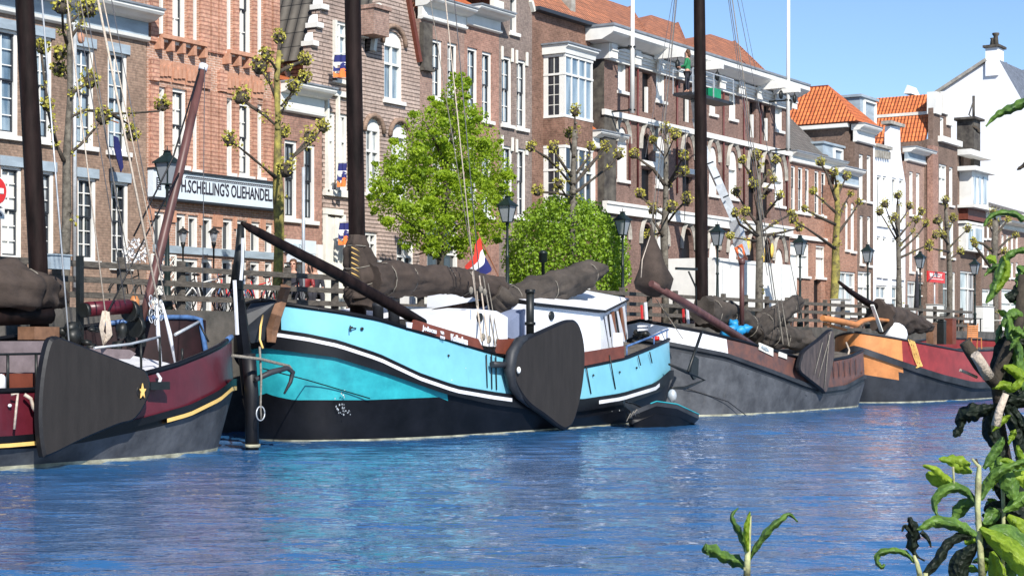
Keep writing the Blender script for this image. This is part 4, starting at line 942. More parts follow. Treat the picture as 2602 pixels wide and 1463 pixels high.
def sailroll(name, pts, mat, parent, Y, seed=0, ties=6, dy=0, flat=1.0):
    """pts: (px,py,radius px)"""
    path = []; rr = []
    n = len(pts); fine = []
    for i in range((n-1)*12+1):
        k = min(i//12, n-2); f = i/12-k; f2 = f*f*(3-2*f)
        a, b_ = pts[k], pts[k+1]; fine.append(tuple(a[j]+(b_[j]-a[j])*(f if j < 2 else f2) for j in range(3)))
    for i, (px, py, r) in enumerate(fine):
        y = Y+dy*i/len(fine); path.append(P(px, py, y)); rr.append(r/sc_at(px, y))
    mb = MB(); N = 40; L = len(path); rt = random.Random(seed); tk = [int((k+rt.uniform(-.3, .3))*(L-1)/(ties+1)) for k in range(1, ties+1)] if ties else []
    prev = None
    for i, p in enumerate(path):
        t = (path[min(i+1, L-1)]-path[max(i-1, 0)]).normalized()
        nn = (t.cross(Vector((0, 0, 1))).normalized() if prev is None else (prev-t*prev.dot(t)).normalized()); prev = nn; bb = t.cross(nn); s_ = sum((path[j+1]-path[j]).length for j in range(i))
        pinch = 1-sum(.10*math.exp(-((i-q)/.8)**2) for q in tk)
        for k in range(N):
            a = 2*math.pi*k/N; ca_, sa_ = math.cos(a), math.sin(a); d = nn*ca_+bb*sa_
            q = pinch*(1+.26*noise.noise(Vector((ca_*1.3+seed, sa_*1.3, s_*.9)))+.26*noise.noise(Vector((ca_*2.6, sa_*2.6+seed, s_*1.7)))+.11*noise.noise(Vector((ca_*7, sa_*7, s_*2.5+seed)))-.05*abs(noise.noise(Vector((ca_*2.5+9, sa_*2.5, s_*5+seed)))))
            mb.v.append(tuple(p+d*rr[i]*q))
    for i in range(L-1):
        for k in range(N): k2 = (k+1) % N; mb.face((i*N+k, i*N+k2, (i+1)*N+k2, (i+1)*N+k), 0, True)
    mb.face(list(range(N))[::-1]); mb.face([(L-1)*N+k for k in range(N)])
    o = mb.build(name, M[mat], parent)
    if ties:
        mb = MB()
        for k in range(1, ties+1):
            i = max(1, tk[k-1]); t = (path[min(i+1, len(path)-1)]-path[i-1]).normalized()
            nn = t.cross(Vector((0,0,1))).normalized(); bb = t.cross(nn); r = rr[i]*.93
            mb.tube([path[i]+nn*math.cos(a)*r+bb*math.sin(a)*r for a in [math.pi*2*j/14 for j in range(15)]], .013, 4)
        build_split(mb, 'tie', M['rope2'], o)
    return o
def plank(name, pts, th, mat, parent, Y, edge=None, me=None):
    mb = MB(); mb.plate([P(a, b_, Y) for a, b_ in pts], (0, th, 0), 0, 1 if me else None); return mb.build(name, [M[mat]]+([M[me]] if me else []), parent)
def smooth_poly(pts, n=3):
    out = []
    N = len(pts)
    for i in range(N):
        p0, p1, p2, p3 = [pts[(i+k) % N] for k in (-1, 0, 1, 2)]
        for j in range(n):
            t = j/n; out.append(tuple(.5*((2*p1[c])+(-p0[c]+p2[c])*t+(2*p0[c]-5*p1[c]+4*p2[c]-p3[c])*t*t+(-p0[c]+3*p1[c]-3*p2[c]+p3[c])*t**3) for c in (0, 1)))
    return out
def leeboard(parent, pts, Y, th=.10, head=None, mat='lee', rim=.05):
    sp = smooth_poly(pts, 4); pts3 = [P(a, b_, Y) for a, b_ in sp]
    mb = MB(); c = sum(pts3, Vector())/len(pts3)
    inner = [c+(p-c)*.955+Vector((0, -.035, 0)) for p in pts3]
    b = len(mb.v); n = len(pts3); mb.v += [tuple(p) for p in inner]+[tuple(p) for p in pts3]+[tuple(p+Vector((0, th, 0))) for p in pts3]
    for t in tessellate_polygon([inner]): mb.face(t, 0)
    for i in range(n):
        j = (i+1) % n; mb.face((i, j, n+j, n+i), 1); mb.face((n+i, n+j, 2*n+j, 2*n+i), 1)
    for t in tessellate_polygon([pts3]): mb.face([2*n+k for k in t][::-1], 0)
    return mb.build('leeboard', [M[mat], M['black']], parent)
# ---------------------------------------------------------------- teal barge
T = thing('sailing_barge', 'bright teal barge with black wale, white wheelhouse and dark fan shaped leeboard', 'boat', P(1150, 1120, 24.3)*1.0, 'sailing barges moored along the quay')
T.location = (P(1150, 1110, 24.2).x, 24.2, 0)
h = Hull(604, 1704, 24.25, 2.4, 3.4, 2.1)
rim = [(600,752),(690,766),(730,773),(861,792),(964,811),(1033,833),(1130,860),(1227,889),(1350,925),(1430,937),(1487,931),(1587,910),(1659,881),(1700,862)]
wt = [(600,832),(705,836),(780,847),(861,864),(964,898),(1068,947),(1158,978),(1250,994),(1350,1008),(1476,1014),(1580,998),(1666,972),(1702,940)]
wb_ = [(600,874),(688,886),(850,907),(982,948),(1130,1000),(1250,1027),(1350,1040),(1476,1045),(1600,1024),(1683,992),(1703,962)]
pt_ = [(600,958),(640,985),(700,1007),(747,1016),(930,1016),(1130,1008),(1140,1020),(1250,1045),(1476,1062),(1600,1040),(1703,990)]
FA = .35
mb = MB()
h.strip(mb, (rim, .97, 1, 0), (wt, 1.0, 1, 0), lambda p: 2 if p < 703 else 0, far=FA)
h.strip(mb, (wt, 1.0, 1, 0), (wb_, 1.0, 1, 0), 2, far=FA)
h.strip(mb, (wb_, 1.0, 1, 0), (pt_, .985, .985, 0), lambda p: 1 if 628 < p < 1136 else 2, far=FA)
h.strip(mb, (pt_, .985, .985, 0), (.035, .92, .955, 0), 2); h.strip(mb, (.035, .92, .955, 0), (-.02, .915, .952, 0), 3); h.strip(mb, (-.02, .915, .952, 0), (-.6, .75, .92, 0), 2)
mb.build('hull', [M['teal'], M['teal2'], M['hullblack'], M['waterline']], T)
mb = MB(); h.band(mb, wt, wb_, .09); mb.build('wale', M['hullblack'], T)
st0 = [(a, b_+10) for a, b_ in wt]; st1 = [(a, b_+19) for a, b_ in wt]
mb = MB(); sx = lambda px: min(h.stations(), key=lambda x: abs(pix(h.pt(x)+(1,))[0]-px))
for (a, b_) in ((702, 1285), (1512, 1664), (1668, 1702)):
    r0 = sx(a); r1_ = sx(b_) if b_ < 1700 else .9995
    L = lambda t, o: (t, 1., 1., o)
    h.strip(mb, L(st0, .098), L(st1, .098), 0, sides=(-1,), rng=(r0, r1_)); h.strip(mb, L(st0, .06), L(st0, .098), 0, sides=(-1,), rng=(r0, r1_)); h.strip(mb, L(st1, .098), L(st1, .06), 0, sides=(-1,), rng=(r0, r1_))
build_split(mb, 'stripe', M['hullwhite'], T)
mb = MB(); h.deck(mb, rim, .22, far=FA); mb.build('deck', M['timber'], T)
a, b_ = h.railpath(rim, .97, far=FA); mb = MB(); mb.tube(a+b_[::-1][1:], .05, 6); mb.build('rail', M['hullblack'], T)
# stem, hawse plate, brown strap
mb = MB(); Ys = 24.1
mb.tube([P(600, 700, 23.6), P(606, 760, 23.6), P(617, 850, 23.7), P(628, 950, 23.8), P(640, 1060, 23.9), P(645, 1150, 24)], [.09, .13, .14, .14, .13, .13], 6, smooth=False); mb.build('stem_post', M['hullblack'], T)
YB = 22.7
xs = [x for x in h.stations()]
def hullpt(px, py, off=.03):      # point on the near hull side seen at a pixel
    x = min(xs, key=lambda q: abs(pix(h.pt(q, .985, 1, off)+(1,))[0]-px) if q < .93 else 9e9); X, Y = h.pt(x, .985, 1, off); return P(px, py, Y-.0)
mb = MB(); q = [hullpt(a, b_, .06) for a, b_ in ((640,770),(703,766),(682,862),(640,872),(612,842),(620,800))]; mb.plate(q, (.03, .06, 0)); hp = mb.build('hawse_plate', M['steeld'], T)
mb = MB(); c = hullpt(672, 795, .08); mb.ball(c, .11, .1, .12, 10); mb.build('hawse_hole', M['black'], hp)
mb = MB(); L_ = [(726,728),(716,762),(702,800),(692,835),(689,870)]; mb.tube([hullpt(a, b_, .10) for a, b_ in L_], [.12, .12, .13, .14, .10], 6, smooth=False); mb.build('bow_strap', M['oak'], T)
# name boards
def board(name, pts, off=.02, th=.05, mat='brown'):
    mb = MB(); mb.plate([hullpt(a, b_, off) for a, b_ in pts], (0, th, 0)); return mb.build(name, M[mat], T)
nb = board('name_board', [(1054,812),(1216,861),(1229,888),(1130,860),(1042,836)])
e0, e1 = hullpt(1070, 838, .045), hullpt(1215, 882, .045); d_ = (e1-e0)
for (txt, px, py, wpx, hpx) in (('Jodocus', 1073, 842, 36, 17), ('van', 1119, 848, 9, 8), ('1919', 1119, 860, 11, 8), ('Kollenhus', 1146, 865, 42, 18)):
    o_ = hullpt(px, py, .05); o2 = hullpt(px+wpx, py+wpx*.285, .05); textobj(txt, 'hullwhite', nb, o_, o2-o_, (0,0,1), hpx/sc_at(px, 22), (o2-o_).length, bold=.03)
board('bulwark_board', [(1268,862),(1345,858),(1345,905),(1262,897)]); board('bulwark_board', [(1480,895),(1587,878),(1587,908),(1480,930)])
mb = MB(); mb.plate([hullpt(a, b_, .05) for a, b_ in ((1034,818),(1049,820),(1046,834),(1036,832))], (0, .03, 0)); mb.build('number_plate', M['hullwhite'], T)
# portlights and painted shadow streaks, cleats on the side
mb = MB()
for (a, b_) in ((862,827),(920,835)): c = hullpt(a, b_, .02); mb.ball(c, .05, .03, .035, 8)
mb.ball(hullpt(892, 832, .04), .04, .05, .03, 6); mb.tube([hullpt(889, 832, .05), hullpt(905, 834, .07)], .012, 5); mb.tube([hullpt(890, 826, .06), hullpt(890, 842, .06)], .012, 5)
for (a, b_) in ((1140,903),(1508,953),(1575,945),(1618,934)): mb.ball(hullpt(a, b_, .03), .02, .03, .03, 6)
build_split(mb, 'cleat', M['iron'], T)
for (x0_, y0_, x1_, y1_) in ((1490,932,1502,1000),(1549,902,1564,988),(1622,903,1628,928),(1651,894,1657,922),(1236,900,1238,985),(1249,900,1250,988),(1260,905,1262,990)):
    line('chainplate_and_shadow', [hullpt(x0_, y0_, .03), hullpt(x1_, y1_, .05)], .017, 'iron', T)  # stern lines are stanchion shadows drawn as dark rods, mid-hull ones chainplates
# leeboard
leeboard(T, [(1352,852),(1400,830),(1442,813),(1463,816),(1477,842),(1485,888),(1484,943),(1474,1012),(1457,1072),(1440,1090),(1424,1087),(1382,1055),(1338,1022),(1306,972),(1300,928),(1314,886),(1331,864)], 21.62)
mb = MB(); mb.tube([P(a, b_, 21.70) for a, b_ in ((1350,855),(1318,868),(1300,900),(1294,940),(1300,975),(1318,1005),(1345,1030))], [.08, .12, .14, .14, .12, .09, .05], 8); lh = mb.build('leeboard_head', M['steeld'], T)
mb = MB(); mb.ball(P(1318, 940, 21.52), .055, .05, .08, 8); mb.build('bolt', M['white'], lh)
mb = MB(); mb.tube([P(1250, 925, 21.8), P(1298, 928, 21.75)], .075, 7); mb.build('leeboard_bracket', M['steeld'], T)
# cabins
def prism(name, near, Yn, Yf_, dz, mat, parent, roofdz=0):   # side outline at Yn, same outline pushed to Yf_
    mb = MB(); pts = [P(a, b_, Yn) for a, b_ in near]; n = len(pts)
    mb.v += [tuple(p) for p in pts]+[(p.x, Yf_, p.z+(dz if p.z > EYE+.2 else 0)) for p in pts]
    for t in tessellate_polygon([pts]): mb.face(t, 0); mb.face([n+k for k in t][::-1], 0)
    for i in range(n):
        j = (i+1) % n; mb.face((i, j, n+j, n+i), 0)
    return mb.build(name, M[mat], parent)
fc = prism('fore_cabin', [(1066,812),(1100,800),(1165,790),(1215,785),(1262,790),(1290,806),(1290,880),(1240,880),(1140,858)], 22.75, 25.6, .12, 'cabin', T)
mb = MB(); c = P(1217, 806, 22.74); mb.tube([c+Vector((0, .03, 0)), c-Vector((0, .05, 0))], .10, 14); mb.build('porthole', M['iron'], fc)
prism('sloping_cabin_face', [(1268,850),(1290,820),(1345,778),(1345,860),(1325,868)], 22.95, 25.3, .1, 'cabinshade', T)  # sloped white cabin face, shaded by its colour
# wheelhouse
YW = 22.75
A1, A2 = P(1352, 776, YW), P(1524, 795, YW-.1); al = R(20)
def wh(px, py, base): # point on aft wall plane seen at pixel
    u = (px-CX)/F; dx, dy = ca+u*sa, sa-u*ca; nx, ny = -math.sin(al), math.cos(al)
    t = (base.x*nx+base.y*ny)/(dx*nx+dy*ny); return Vector((dx*t, dy*t, EYE+(HY-py)/F*t))
A3 = wh(1592, 764, A2); zb0 = 1.55
mb = MB()
foot = [(P(1352, 900, YW+.05).x, YW+.02), (A2.x+.02, A2.y-.02), (A3.x+.02, A3.y), (A3.x-.4, 25.9), (A1.x, 25.9)]
tops = [A1, A2, A3, Vector((A3.x-.4, 25.8, A3.z+.05)), Vector((A1.x, 25.8, A3.z+.1))]
mb.v += [(x, y, zb0) for x, y in foot]+[tuple(t) for t in tops]
for i in range(5): j = (i+1) % 5; mb.face((i, j, 5+j, 5+i))
W_ = mb.build('wheelhouse', M['cabin'], T)
mb = MB(); c = (A2+A3)/2
def rp(v, dz, o=0.): return Vector((v.x, v.y-o, v.z+dz))
FL, FR = Vector((A1.x-.05, 25.9, P(1470, 738, 25.9).z)), Vector((A3.x-.3, 25.9, P(1560, 742, 25.9).z))
rv = [rp(A1, .0, .1), rp(A2, .0, .12)+Vector((.08, 0, 0)), rp(A3, .0)+Vector((.15, 0, 0)), FR, FL]
mid = (rv[0]+rv[1]+rv[2]+rv[3]+rv[4])/5+Vector((0, 0, .12))
b0 = len(mb.v); mb.v += [tuple(p+Vector((0, 0, .07))) for p in rv]+[tuple(mid+Vector((0, 0, .1)))]+[tuple(p) for p in rv]+[tuple(mid)]
for i in range(5):
    j = (i+1) % 5; mb.face((i, j, 5), 0, False); mb.face((6+j, 6+i, 11), 0, False); mb.face((i, 6+i, 6+j, j), 1)
rf = mb.build('roof', [M['cabin'], M['black']], W_)
mb = MB(); r0 = [wh(a, b_, A2+Vector((.1, .35, 0))) for a, b_ in ((1528,776),(1555,764),(1580,750))]
mb.tube([p+Vector((0,0,.0)) for p in r0], .012, 5)
for p in r0: mb.tube([p, p-Vector((0, 0, .14))], .01, 5)
mb.build('grab_rail', M['steeld'], rf)
mb = MB(); c = P(1399, 802, YW-.02); mb.tube([c+Vector((0, .1, 0)), c-Vector((0, .05, 0))], .105, 16); mb.build('porthole', M['iron'], W_)
nrm = Vector((math.sin(al), -math.cos(al), 0))
def whp(pts, off): return [wh(a, b_, A2)+nrm*off for a, b_ in pts]
mb = MB(); mb.plate(whp([(1534,803),(1580,782),(1590,860),(1546,884)], .015), -nrm*.02); wp = mb.build('window', M['g1'], W_)
mb = MB()
for (a, b_) in ((1550, 1557), (1572, 1578)): mb.plate(whp([(a,793-(a-1550)*.45),(b_,790-(b_-1557)*.45),(b_+9,870-(b_-1557)*.4),(a+9,875-(a-1550)*.4)], .04), -nrm*.02)
build_split(mb, 'shutter', M['wood'], wp)
mb = MB()
for pts in ([(1532,803),(1536,802),(1549,886),(1545,887)], [(1544,799),(1548,798),(1566,876),(1553,881)], [(1562,791),(1566,790),(1584,866),(1574,870)], [(1578,783),(1582,781),(1592,860),(1588,862)]): mb.plate(whp(pts, .055), -nrm*.02)
build_split(mb, 'glazing_bar', M['cabin'], wp)
mb = MB(); mb.plate([hullpt(1590,845,.0)+Vector((0,.3,0)), hullpt(1608,845,.0)+Vector((0,.3,0)), hullpt(1612,905,.0)+Vector((0,.3,0)), hullpt(1590,905,.0)+Vector((0,.3,0))], (0, .05, 0)); mb.build('door', M['cabin'], W_)
mb = MB(); mb.tube([P(1347, 860, 22.5), P(1347, 740, 22.5)], .095, 12); mb.tube([P(1347, 745, 22.5), P(1347, 735, 22.5)], .12, 12, m=0); mb.tube([P(1347, 826, 22.5), P(1347, 818, 22.5)], .13, 12); mb.build('stove_pipe', M['iron'], T)
# mast, sail rolls, spars
YM = 24.2
mb = MB(); mb.tube([P(910, 800, YM), P(907, 590, YM), P(896, 0, YM), P(893, -160, YM)], [.185, .185, .18, .17], 16); mb.build('mast', M['spar'], T)
sailroll('mast_sail_cover', [(907,598,22),(906,640,30),(915,700,48),(925,750,52),(922,782,40)], 'canvas', T, YM-.1, 3, 4)
mb = MB()
rr_ = random.Random(5)
for k in range(7): z = 628+k*13; mb.tube([P(893, z, YM-.62), P(905, z+6, YM-.66), P(914, z+12, YM-.62)], .012, 4); 
build_split(mb, 'lashing', M['yellow'], T)
sailroll('furled_sail', [(930,712,50),(965,710,46),(1010,708,41),(1060,711,36),(1120,713,35),(1170,716,35),(1215,724,34),(1262,742,34)], 'canvas', T, YM-.3, 7, 4, dy=-.2)
sailroll('furled_sail', [(1250,740,30),(1272,762,38),(1310,764,42),(1360,742,39),(1420,724,36),(1470,707,34),(1512,690,26),(1538,684,12)], 'canvas2', T, YM-.6, 11, 3, dy=-.3)
mb = MB(); mb.tube([P(614, 566, 22.9), P(630, 576, 22.9), P(660, 592, 22.9), P(850, 692, 22.7), P(1000, 778, 22.5), P(1075, 822, 22.4)], [.03, .07, .09, .12, .125, .11], 12); mb.build('bowsprit', M['spar'], T)
mb = MB(); mb.tube([P(1050, 812, 23.4), P(1110, 792, 23.6), P(1230, 770, 24)], .09, 10); mb.build('boom', M['spar'], T)
mb = MB(); mb.tube([P(600, 735, 23.4), P(608, 640, 23.4), P(611, 572, 23.4)], [.13, .10, .06], 8, wob=.35); mb.build('anchor_chain', M['iron'], T)
for (a, b_, w_) in ((961,812,13),(1001,822,14)):
    mb = MB(); p = P(a, b_, 23.3); r = w_/110; mb.lathe((p.x, p.y, p.z-.1), [(r,0),(r,.36),(r*1.15,.38),(r*1.1,.46)], 14); mb.build('bollard', M['steeld'], T)
for (a, b_, c_, d2, w_) in ((596,712,603,850,7),(617,605,616,668,5),(616,668,612,712,5)):
    mb = MB(); mb.bar(P(a, b_, 22.9), P(c_, d2, 22.9), w_/115, .04); mb.build('white_batten', M['hullwhite'], T)
mb = MB(); mb.tube([hullpt(668, 800, .12), P(662, 830, 22.2), P(660, 862, 22.2), P(668, 885, 22.1)], .022, 6); mb.build('mooring_rope', M['yellow'], T)
line('mooring_rope', [P(590, 903, 22.0), P(660, 912, 21.9), P(735, 930, 22.0), P(747, 948, 22.0)], .03, 'rope2', T)
line('mooring_rope', [P(660, 880, 21.95), P(664, 960, 21.95), P(662, 1030, 21.95), P(664, 1065, 21.95)], .022, 'rope2', T)
line('mooring_rope', [P(668, 936, 21.95), hullpt(780, 965, .03), hullpt(940, 1012, .03)], .013, 'black', T)
mb = MB(); c = P(662, 1050, 21.95); r = .12; mb.tube([c+Vector((math.cos(t)*r, 0, math.sin(t)*r*1.1)) for t in [i*math.pi/8 for i in range(17)]], .013, 5); mb.build('mooring_ring', M['galv'], T)
mb = MB(); mb.tube([P(648, 965, 22.1), P(690, 945, 22.0), P(730, 935, 21.95), P(744, 945, 21.95), P(738, 970, 21.95), P(722, 1000, 22)], [.05, .06, .05, .05, .04, .02], 7); mb.build('anchor', M['steeld'], T)
for (top, bot, r, mt) in (((1130,-20),(1212,775),.014,'rope'),((1155,0),(1218,700),.012,'wire'),((1090,-20),(1205,690),.010,'rope2'),((1200,690),(1225,868),.02,'rope'),((1218,700),(1240,872),.02,'rope'),((1228,702),(1258,878),.018,'rope2'),((1240,720),(1268,880),.014,'rope2'),((1212,740),(1222,860),.014,'rope'),((520,170),(515,740),.008,'wire')):
    line('shroud', [P(top[0], top[1], 23.2), P(bot[0], bot[1], 22.4)], r, mt, T)
mb = MB()
for (a, b_) in ((1197,738),(1222,735),(1232,742),(1228,856),(1243,862),(1265,868)): mb.ball(P(a, b_, 22.45), .06, .05, .09, 8)
build_split(mb, 'block', M['rope2'], T)
mb = MB(); p0, p1 = P(1214, 592, 24.6), P(1276, 722, 24.6); mb.tube([p0, p1], .018, 6); mb.ball(p0, .03, n=6); fs = mb.build('flagstaff', M['wood'], T)
# flag
mb = MB(); b0 = 0; nu, nv = 14, 9
for j in range(nv):
    for i in range(nu):
        u, v = i/(nu-1), j/(nv-1)
        a = (1220+v*30, 603+v*80); px = a[0]-u*(34+v*22-20*v*v); py = a[1]+u*(72-v*40)
        q = P(px, py, 24.55); q.y += .06*math.sin(u*7+v*3); q.x += .02*math.sin(v*9+u*4); mb.v.append(tuple(q))
for j in range(nv-1):
    for i in range(nu-1): mb.face((j*nu+i, j*nu+i+1, (j+1)*nu+i+1, (j+1)*nu+i), min(2, int((j+.5)/(nv-1)*3)), True)
mb.build('flag', [M['pred'], M['pflag'], M['pblue']], fs)
# stern clutter and rail
a = h.railpath(rim, .95, rng=(sx(1600), .93), dz=.28, side=-1); mb = MB(); mb.tube(a, .03, 6)
for q in a[::5]: mb.tube([q, q-Vector((0, 0, .3))], .02, 5)
mb.build('stern_rail', M['bluerail'], T)
mb = MB(); rr_ = random.Random(8)
for k in range(9):
    p = P(rr_.uniform(1612, 1650), rr_.uniform(845, 885), 23.4+rr_.random()); mb.ball(p, .12, .12, .1, 7, wob=.3, seed=k)
build_split(mb, 'coiled_gear', M['iron'], T)
for yy_ in (829, 838): mb = MB(); mb.tube([P(1622, yy_, 23.2), P(1645, yy_, 23.2)], .035, 6); mb.build('fender', M['hullwhite'], T)
mb = MB(); mb.ball(P(1668, 860, 23.0), .10, .1, .07, 8, wob=.3); mb.build('red_rag', M['red'], T)
mb = MB(); mb.plate([P(a, b_, 24.0) for a, b_ in ((1685,978),(1696,972),(1690,1000),(1680,1002))], (.0, .1, 0)); mb.build('rudder_tip', M['teal2'], T)
# ---------------------------------------------------------------- burgundy barge (left)
Bg = thing('sailing_barge', 'dark burgundy barge with blue bow rail and big black leeboard, nearest at the left', 'boat', (P(200, 1110, 24.2).x, 24.2, 0), 'sailing barges moored along the quay')
h2 = Hull(-700, 592, 24.3, 2.45, 3.2, 1.9, X0=XX(-1100, 24.3))
hx = h2.stations()
rim2 = [(-700,1000),(0,993),(97,990),(250,972),(373,948),(449,926),(520,898),(560,878),(592,852)]
wt2 = [(-700,1112),(0,1109),(200,1092),(345,1066),(483,1028),(560,990),(592,962)]
wb2 = [(-700,1146),(0,1142),(93,1138),(207,1125),(404,1084),(518,1047),(594,992)]
FB = [(-700,900),(0,860),(250,825),(400,806),(480,806),(530,815),(562,832),(592,852)]
h2.rimtr = rim2
mb = MB()
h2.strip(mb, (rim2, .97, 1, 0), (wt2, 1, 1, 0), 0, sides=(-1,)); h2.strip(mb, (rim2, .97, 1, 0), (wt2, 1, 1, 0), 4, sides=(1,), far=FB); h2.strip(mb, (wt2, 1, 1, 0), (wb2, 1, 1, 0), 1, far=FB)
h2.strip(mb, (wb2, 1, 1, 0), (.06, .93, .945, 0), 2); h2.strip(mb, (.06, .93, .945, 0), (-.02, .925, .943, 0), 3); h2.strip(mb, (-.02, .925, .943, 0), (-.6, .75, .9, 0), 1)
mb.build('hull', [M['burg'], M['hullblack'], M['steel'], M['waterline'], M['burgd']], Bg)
mb = MB(); h2.band(mb, wt2, [(a, b_+18) for a, b_ in wt2], .07); mb.build('wale', M['hullblack'], Bg)
sx2 = lambda px: min(hx, key=lambda x: abs(pix(h2.pt(x)+(1,))[0]-px) if x < .97 else 9e9)
mb = MB()
for (a, b_) in ((-300, 93), (404, 585)):
    L = lambda t, o: (t, 1., 1., o); r0, r1_ = sx2(a), (sx2(b_) if b_ < 500 else .998); s0, s1 = [(p, y+19) for p, y in wt2], [(p, y+29) for p, y in wt2]
    h2.strip(mb, L(s0, .075), L(s1, .075), 0, sides=(-1,), rng=(r0, r1_)); h2.strip(mb, L(s0, .0), L(s0, .075), 0, sides=(-1,), rng=(r0, r1_)); h2.strip(mb, L(s1, .075), L(s1, .0), 0, sides=(-1,), rng=(r0, r1_))
build_split(mb, 'stripe', M['yellow'], Bg)
mb = MB(); h2.deck(mb, rim2, .12, far=.3, bs=.92, rng=(-1, sx2(345))); mb.build('deck', M['hatch'], Bg)
a, b_ = h2.railpath(rim2, .965, far=FB); kk = len(a)*4//5; mb = MB(); mb.tube(a[kk:]+b_[kk:][::-1][1:], .055, 6); mb.build('bow_rail', M['bluerail'], Bg)
for q in (a[:kk+1], b_[:kk+1]): mb = MB(); mb.tube(q, .05, 6); mb.build('rail', M['hullblack'], Bg)
mb = MB(); st = [x for x in h2.stations() if sx2(335) < x < sx2(556)]      # white fore deck, cambered, higher on the far side
b0 = 0
for x in st:
    for k in range(5):
        f = k/4; X, y0 = h2.pt(x, .86, .97, 0, -1); _, y1 = h2.pt(x, .86, .97, 0, 1); mb.v.append((X, y0+(y1-y0)*f*.62, 1.50+.33*f+.10*max(0, (x-sx2(420)))*2))
for i in range(len(st)-1):
    for k in range(4): mb.face((i*5+k, (i+1)*5+k, (i+1)*5+k+1, i*5+k+1), 0, True)
mb.build('fore_deck', M['hullwhite'], Bg)
leeboard(Bg, [(121,872),(138,855),(155,858),(240,890),(345,930),(374,948),(380,999),(345,1062),(297,1079),(200,1120),(122,1158),(107,1150),(98,1061),(104,957)], 21.55)
mb = MB(); c = P(360, 994, 21.5); mb.tube([c+Vector((0,.06,0)), c], .11, 14); hb = mb.build('leeboard_hub', M['black'], Bg)
mb = MB(); pts = []
for k in range(10): t = math.pi/2+k*math.pi/5; r = .105 if k % 2 == 0 else .045; pts.append(c+Vector((math.cos(t)*r*.8, -.03, math.sin(t)*r*1.3)))
mb.plate(pts, (0, .02, 0)); mb.build('star', M['yellow'], hb)
mb = MB(); mb.box(P(383, 985, 21.7).x, P(432, 985, 21.7).x, 21.7, 22.1, P(400, 990, 21.7).z, P(400, 970, 21.7).z); mb.build('leeboard_bracket', M['iron'], Bg)
mb = MB(); mb.tube([P(400, 950, 21.9), P(408, 962, 21.8), P(404, 974, 21.8)], .03, 6); mb.build('shackle', M['hullwhite'], Bg)
YG = 24.1
mb = MB(); mb.tube([P(102, 900, YG), P(97, 668, YG), P(62, 0, YG), P(54, -160, YG)], [.165, .165, .16, .155], 16); mb.build('mast', M['spar'], Bg)
mb = MB(); mb.tube([P(515, 176, YG), P(455, 440, YG), P(388, 716, YG), P(350, 850, YG)], [.075, .09, .09, .06], 14); bm_ = mb.build('bowsprit', M['brownspar'], Bg)
mb = MB(); mb.tube([P(518, 165, YG), P(514, 180, YG)], .09, 12); mb.build('end_cap', M['hullwhite'], bm_)
line('furled_jib', [P(508, 175, YG-.1), P(440, 400, YG-.12), P(340, 600, YG-.1)], .018, 'black', Bg)
# sail covers, boxed deck, boom
sailroll('sail_cover', [(-160,720,72),(-60,722,78),(20,735,80),(80,745,62),(117,760,48)], 'canvas', Bg, YG-.2, 21, 2)
sailroll('sail_cover', [(100,735,38),(125,745,44),(160,765,22)], 'canvas', Bg, YG+.1, 23, 0)
mb = MB(); mb.tube([P(-200, 812, 23.7), P(125, 800, 23.7)], .16, 10); mb.build('boom', M['spar'], Bg)
mb = MB(); p = P(116, 848, 23.3); mb.box(p.x-.35, p.x+.22, 23.2, 23.6, p.z-.1, p.z+.12); mb.build('boom_rest', M['oak'], Bg)
prism('hatch_cover', [(-200,880),(0,868),(120,866),(135,880),(135,945),(-200,948)], 22.8, 25.6, .15, 'hatch', Bg)
prism('hatch_cover', [(228,884),(330,888),(346,898),(330,912),(240,912)], 22.9, 25.4, .2, 'hatch', Bg)
mb = MB(); mb.tube([P(-200, 903, 22.0), P(0, 900, 22.0), P(122, 898, 22.0)], .022, 6)
for q in (20, 92): mb.tube([P(q, 900, 22.0), P(q, 992, 22.0)], .026, 5)
mb.build('guard_rail', M['iron'], Bg)
mb = MB(); mb.plate([P(a, b_, 22.3) for a, b_ in ((-200,950),(97,948),(97,988),(-200,992))], (0, .05, 0)); mb.build('coaming', M['brown'], Bg)
mb = MB(); c = P(3, 975, 22.2); mb.ball(c, .12, .05, .16, 12); mb.build('life_ring', M['hullwhite'], Bg)
mb = MB(); pr = [P(240, 884, 22.2), P(330, 874, 22.3), P(405, 856, 22.4)]; mb.tube(pr, .025, 6)
for a, b_, c_ in ((358,872,940),(406,856,935),(463,885,925)): mb.tube([P(a, b_, 22.35), P(a+1, c_, 22.35)], .024, 5, m=1)
mb.tube([P(445, 850, 22.6), P(505, 818, 22.8)], .03, 6); mb.tube([P(505, 818, 22.8), P(530, 868, 22.6)], .02, 5, m=1); mb.build('pulpit_rail', [M['galv'], M['iron']], Bg)
mb = MB(); mb.tube([P(219, 786, 23.8), P(325, 778, 23.8)], .135, 16); dr = mb.build('windlass_drum', M['burg'], Bg)
mb = MB()
for (a, b_, r) in ((215,788,.13),(330,790,.2),(345,830,.2)): mb.tube([P(a-4, b_, 23.8), P(a+6, b_, 23.8)], r, 12)
build_split(mb, 'windlass_wheel', M['iron'], Bg)
for (a, b_, c_, d2) in ((203,650,203,890),(336,770,332,880),(352,775,362,880)): mb = MB(); mb.bar(P(a, b_, 24), P(c_, d2, 24), .10, .10); mb.build('windlass_post', M['iron'], Bg)
mb = MB(); rr_ = random.Random(4)
for k in range(16): mb.ball(P(rr_.uniform(150, 350), rr_.uniform(830, 885), 23.6+rr_.random()*.8), rr_.uniform(.06, .15), rr_.uniform(.06, .15), rr_.uniform(.05, .16), 7, wob=.35, seed=k)
build_split(mb, 'deck_gear', M['iron'], Bg)
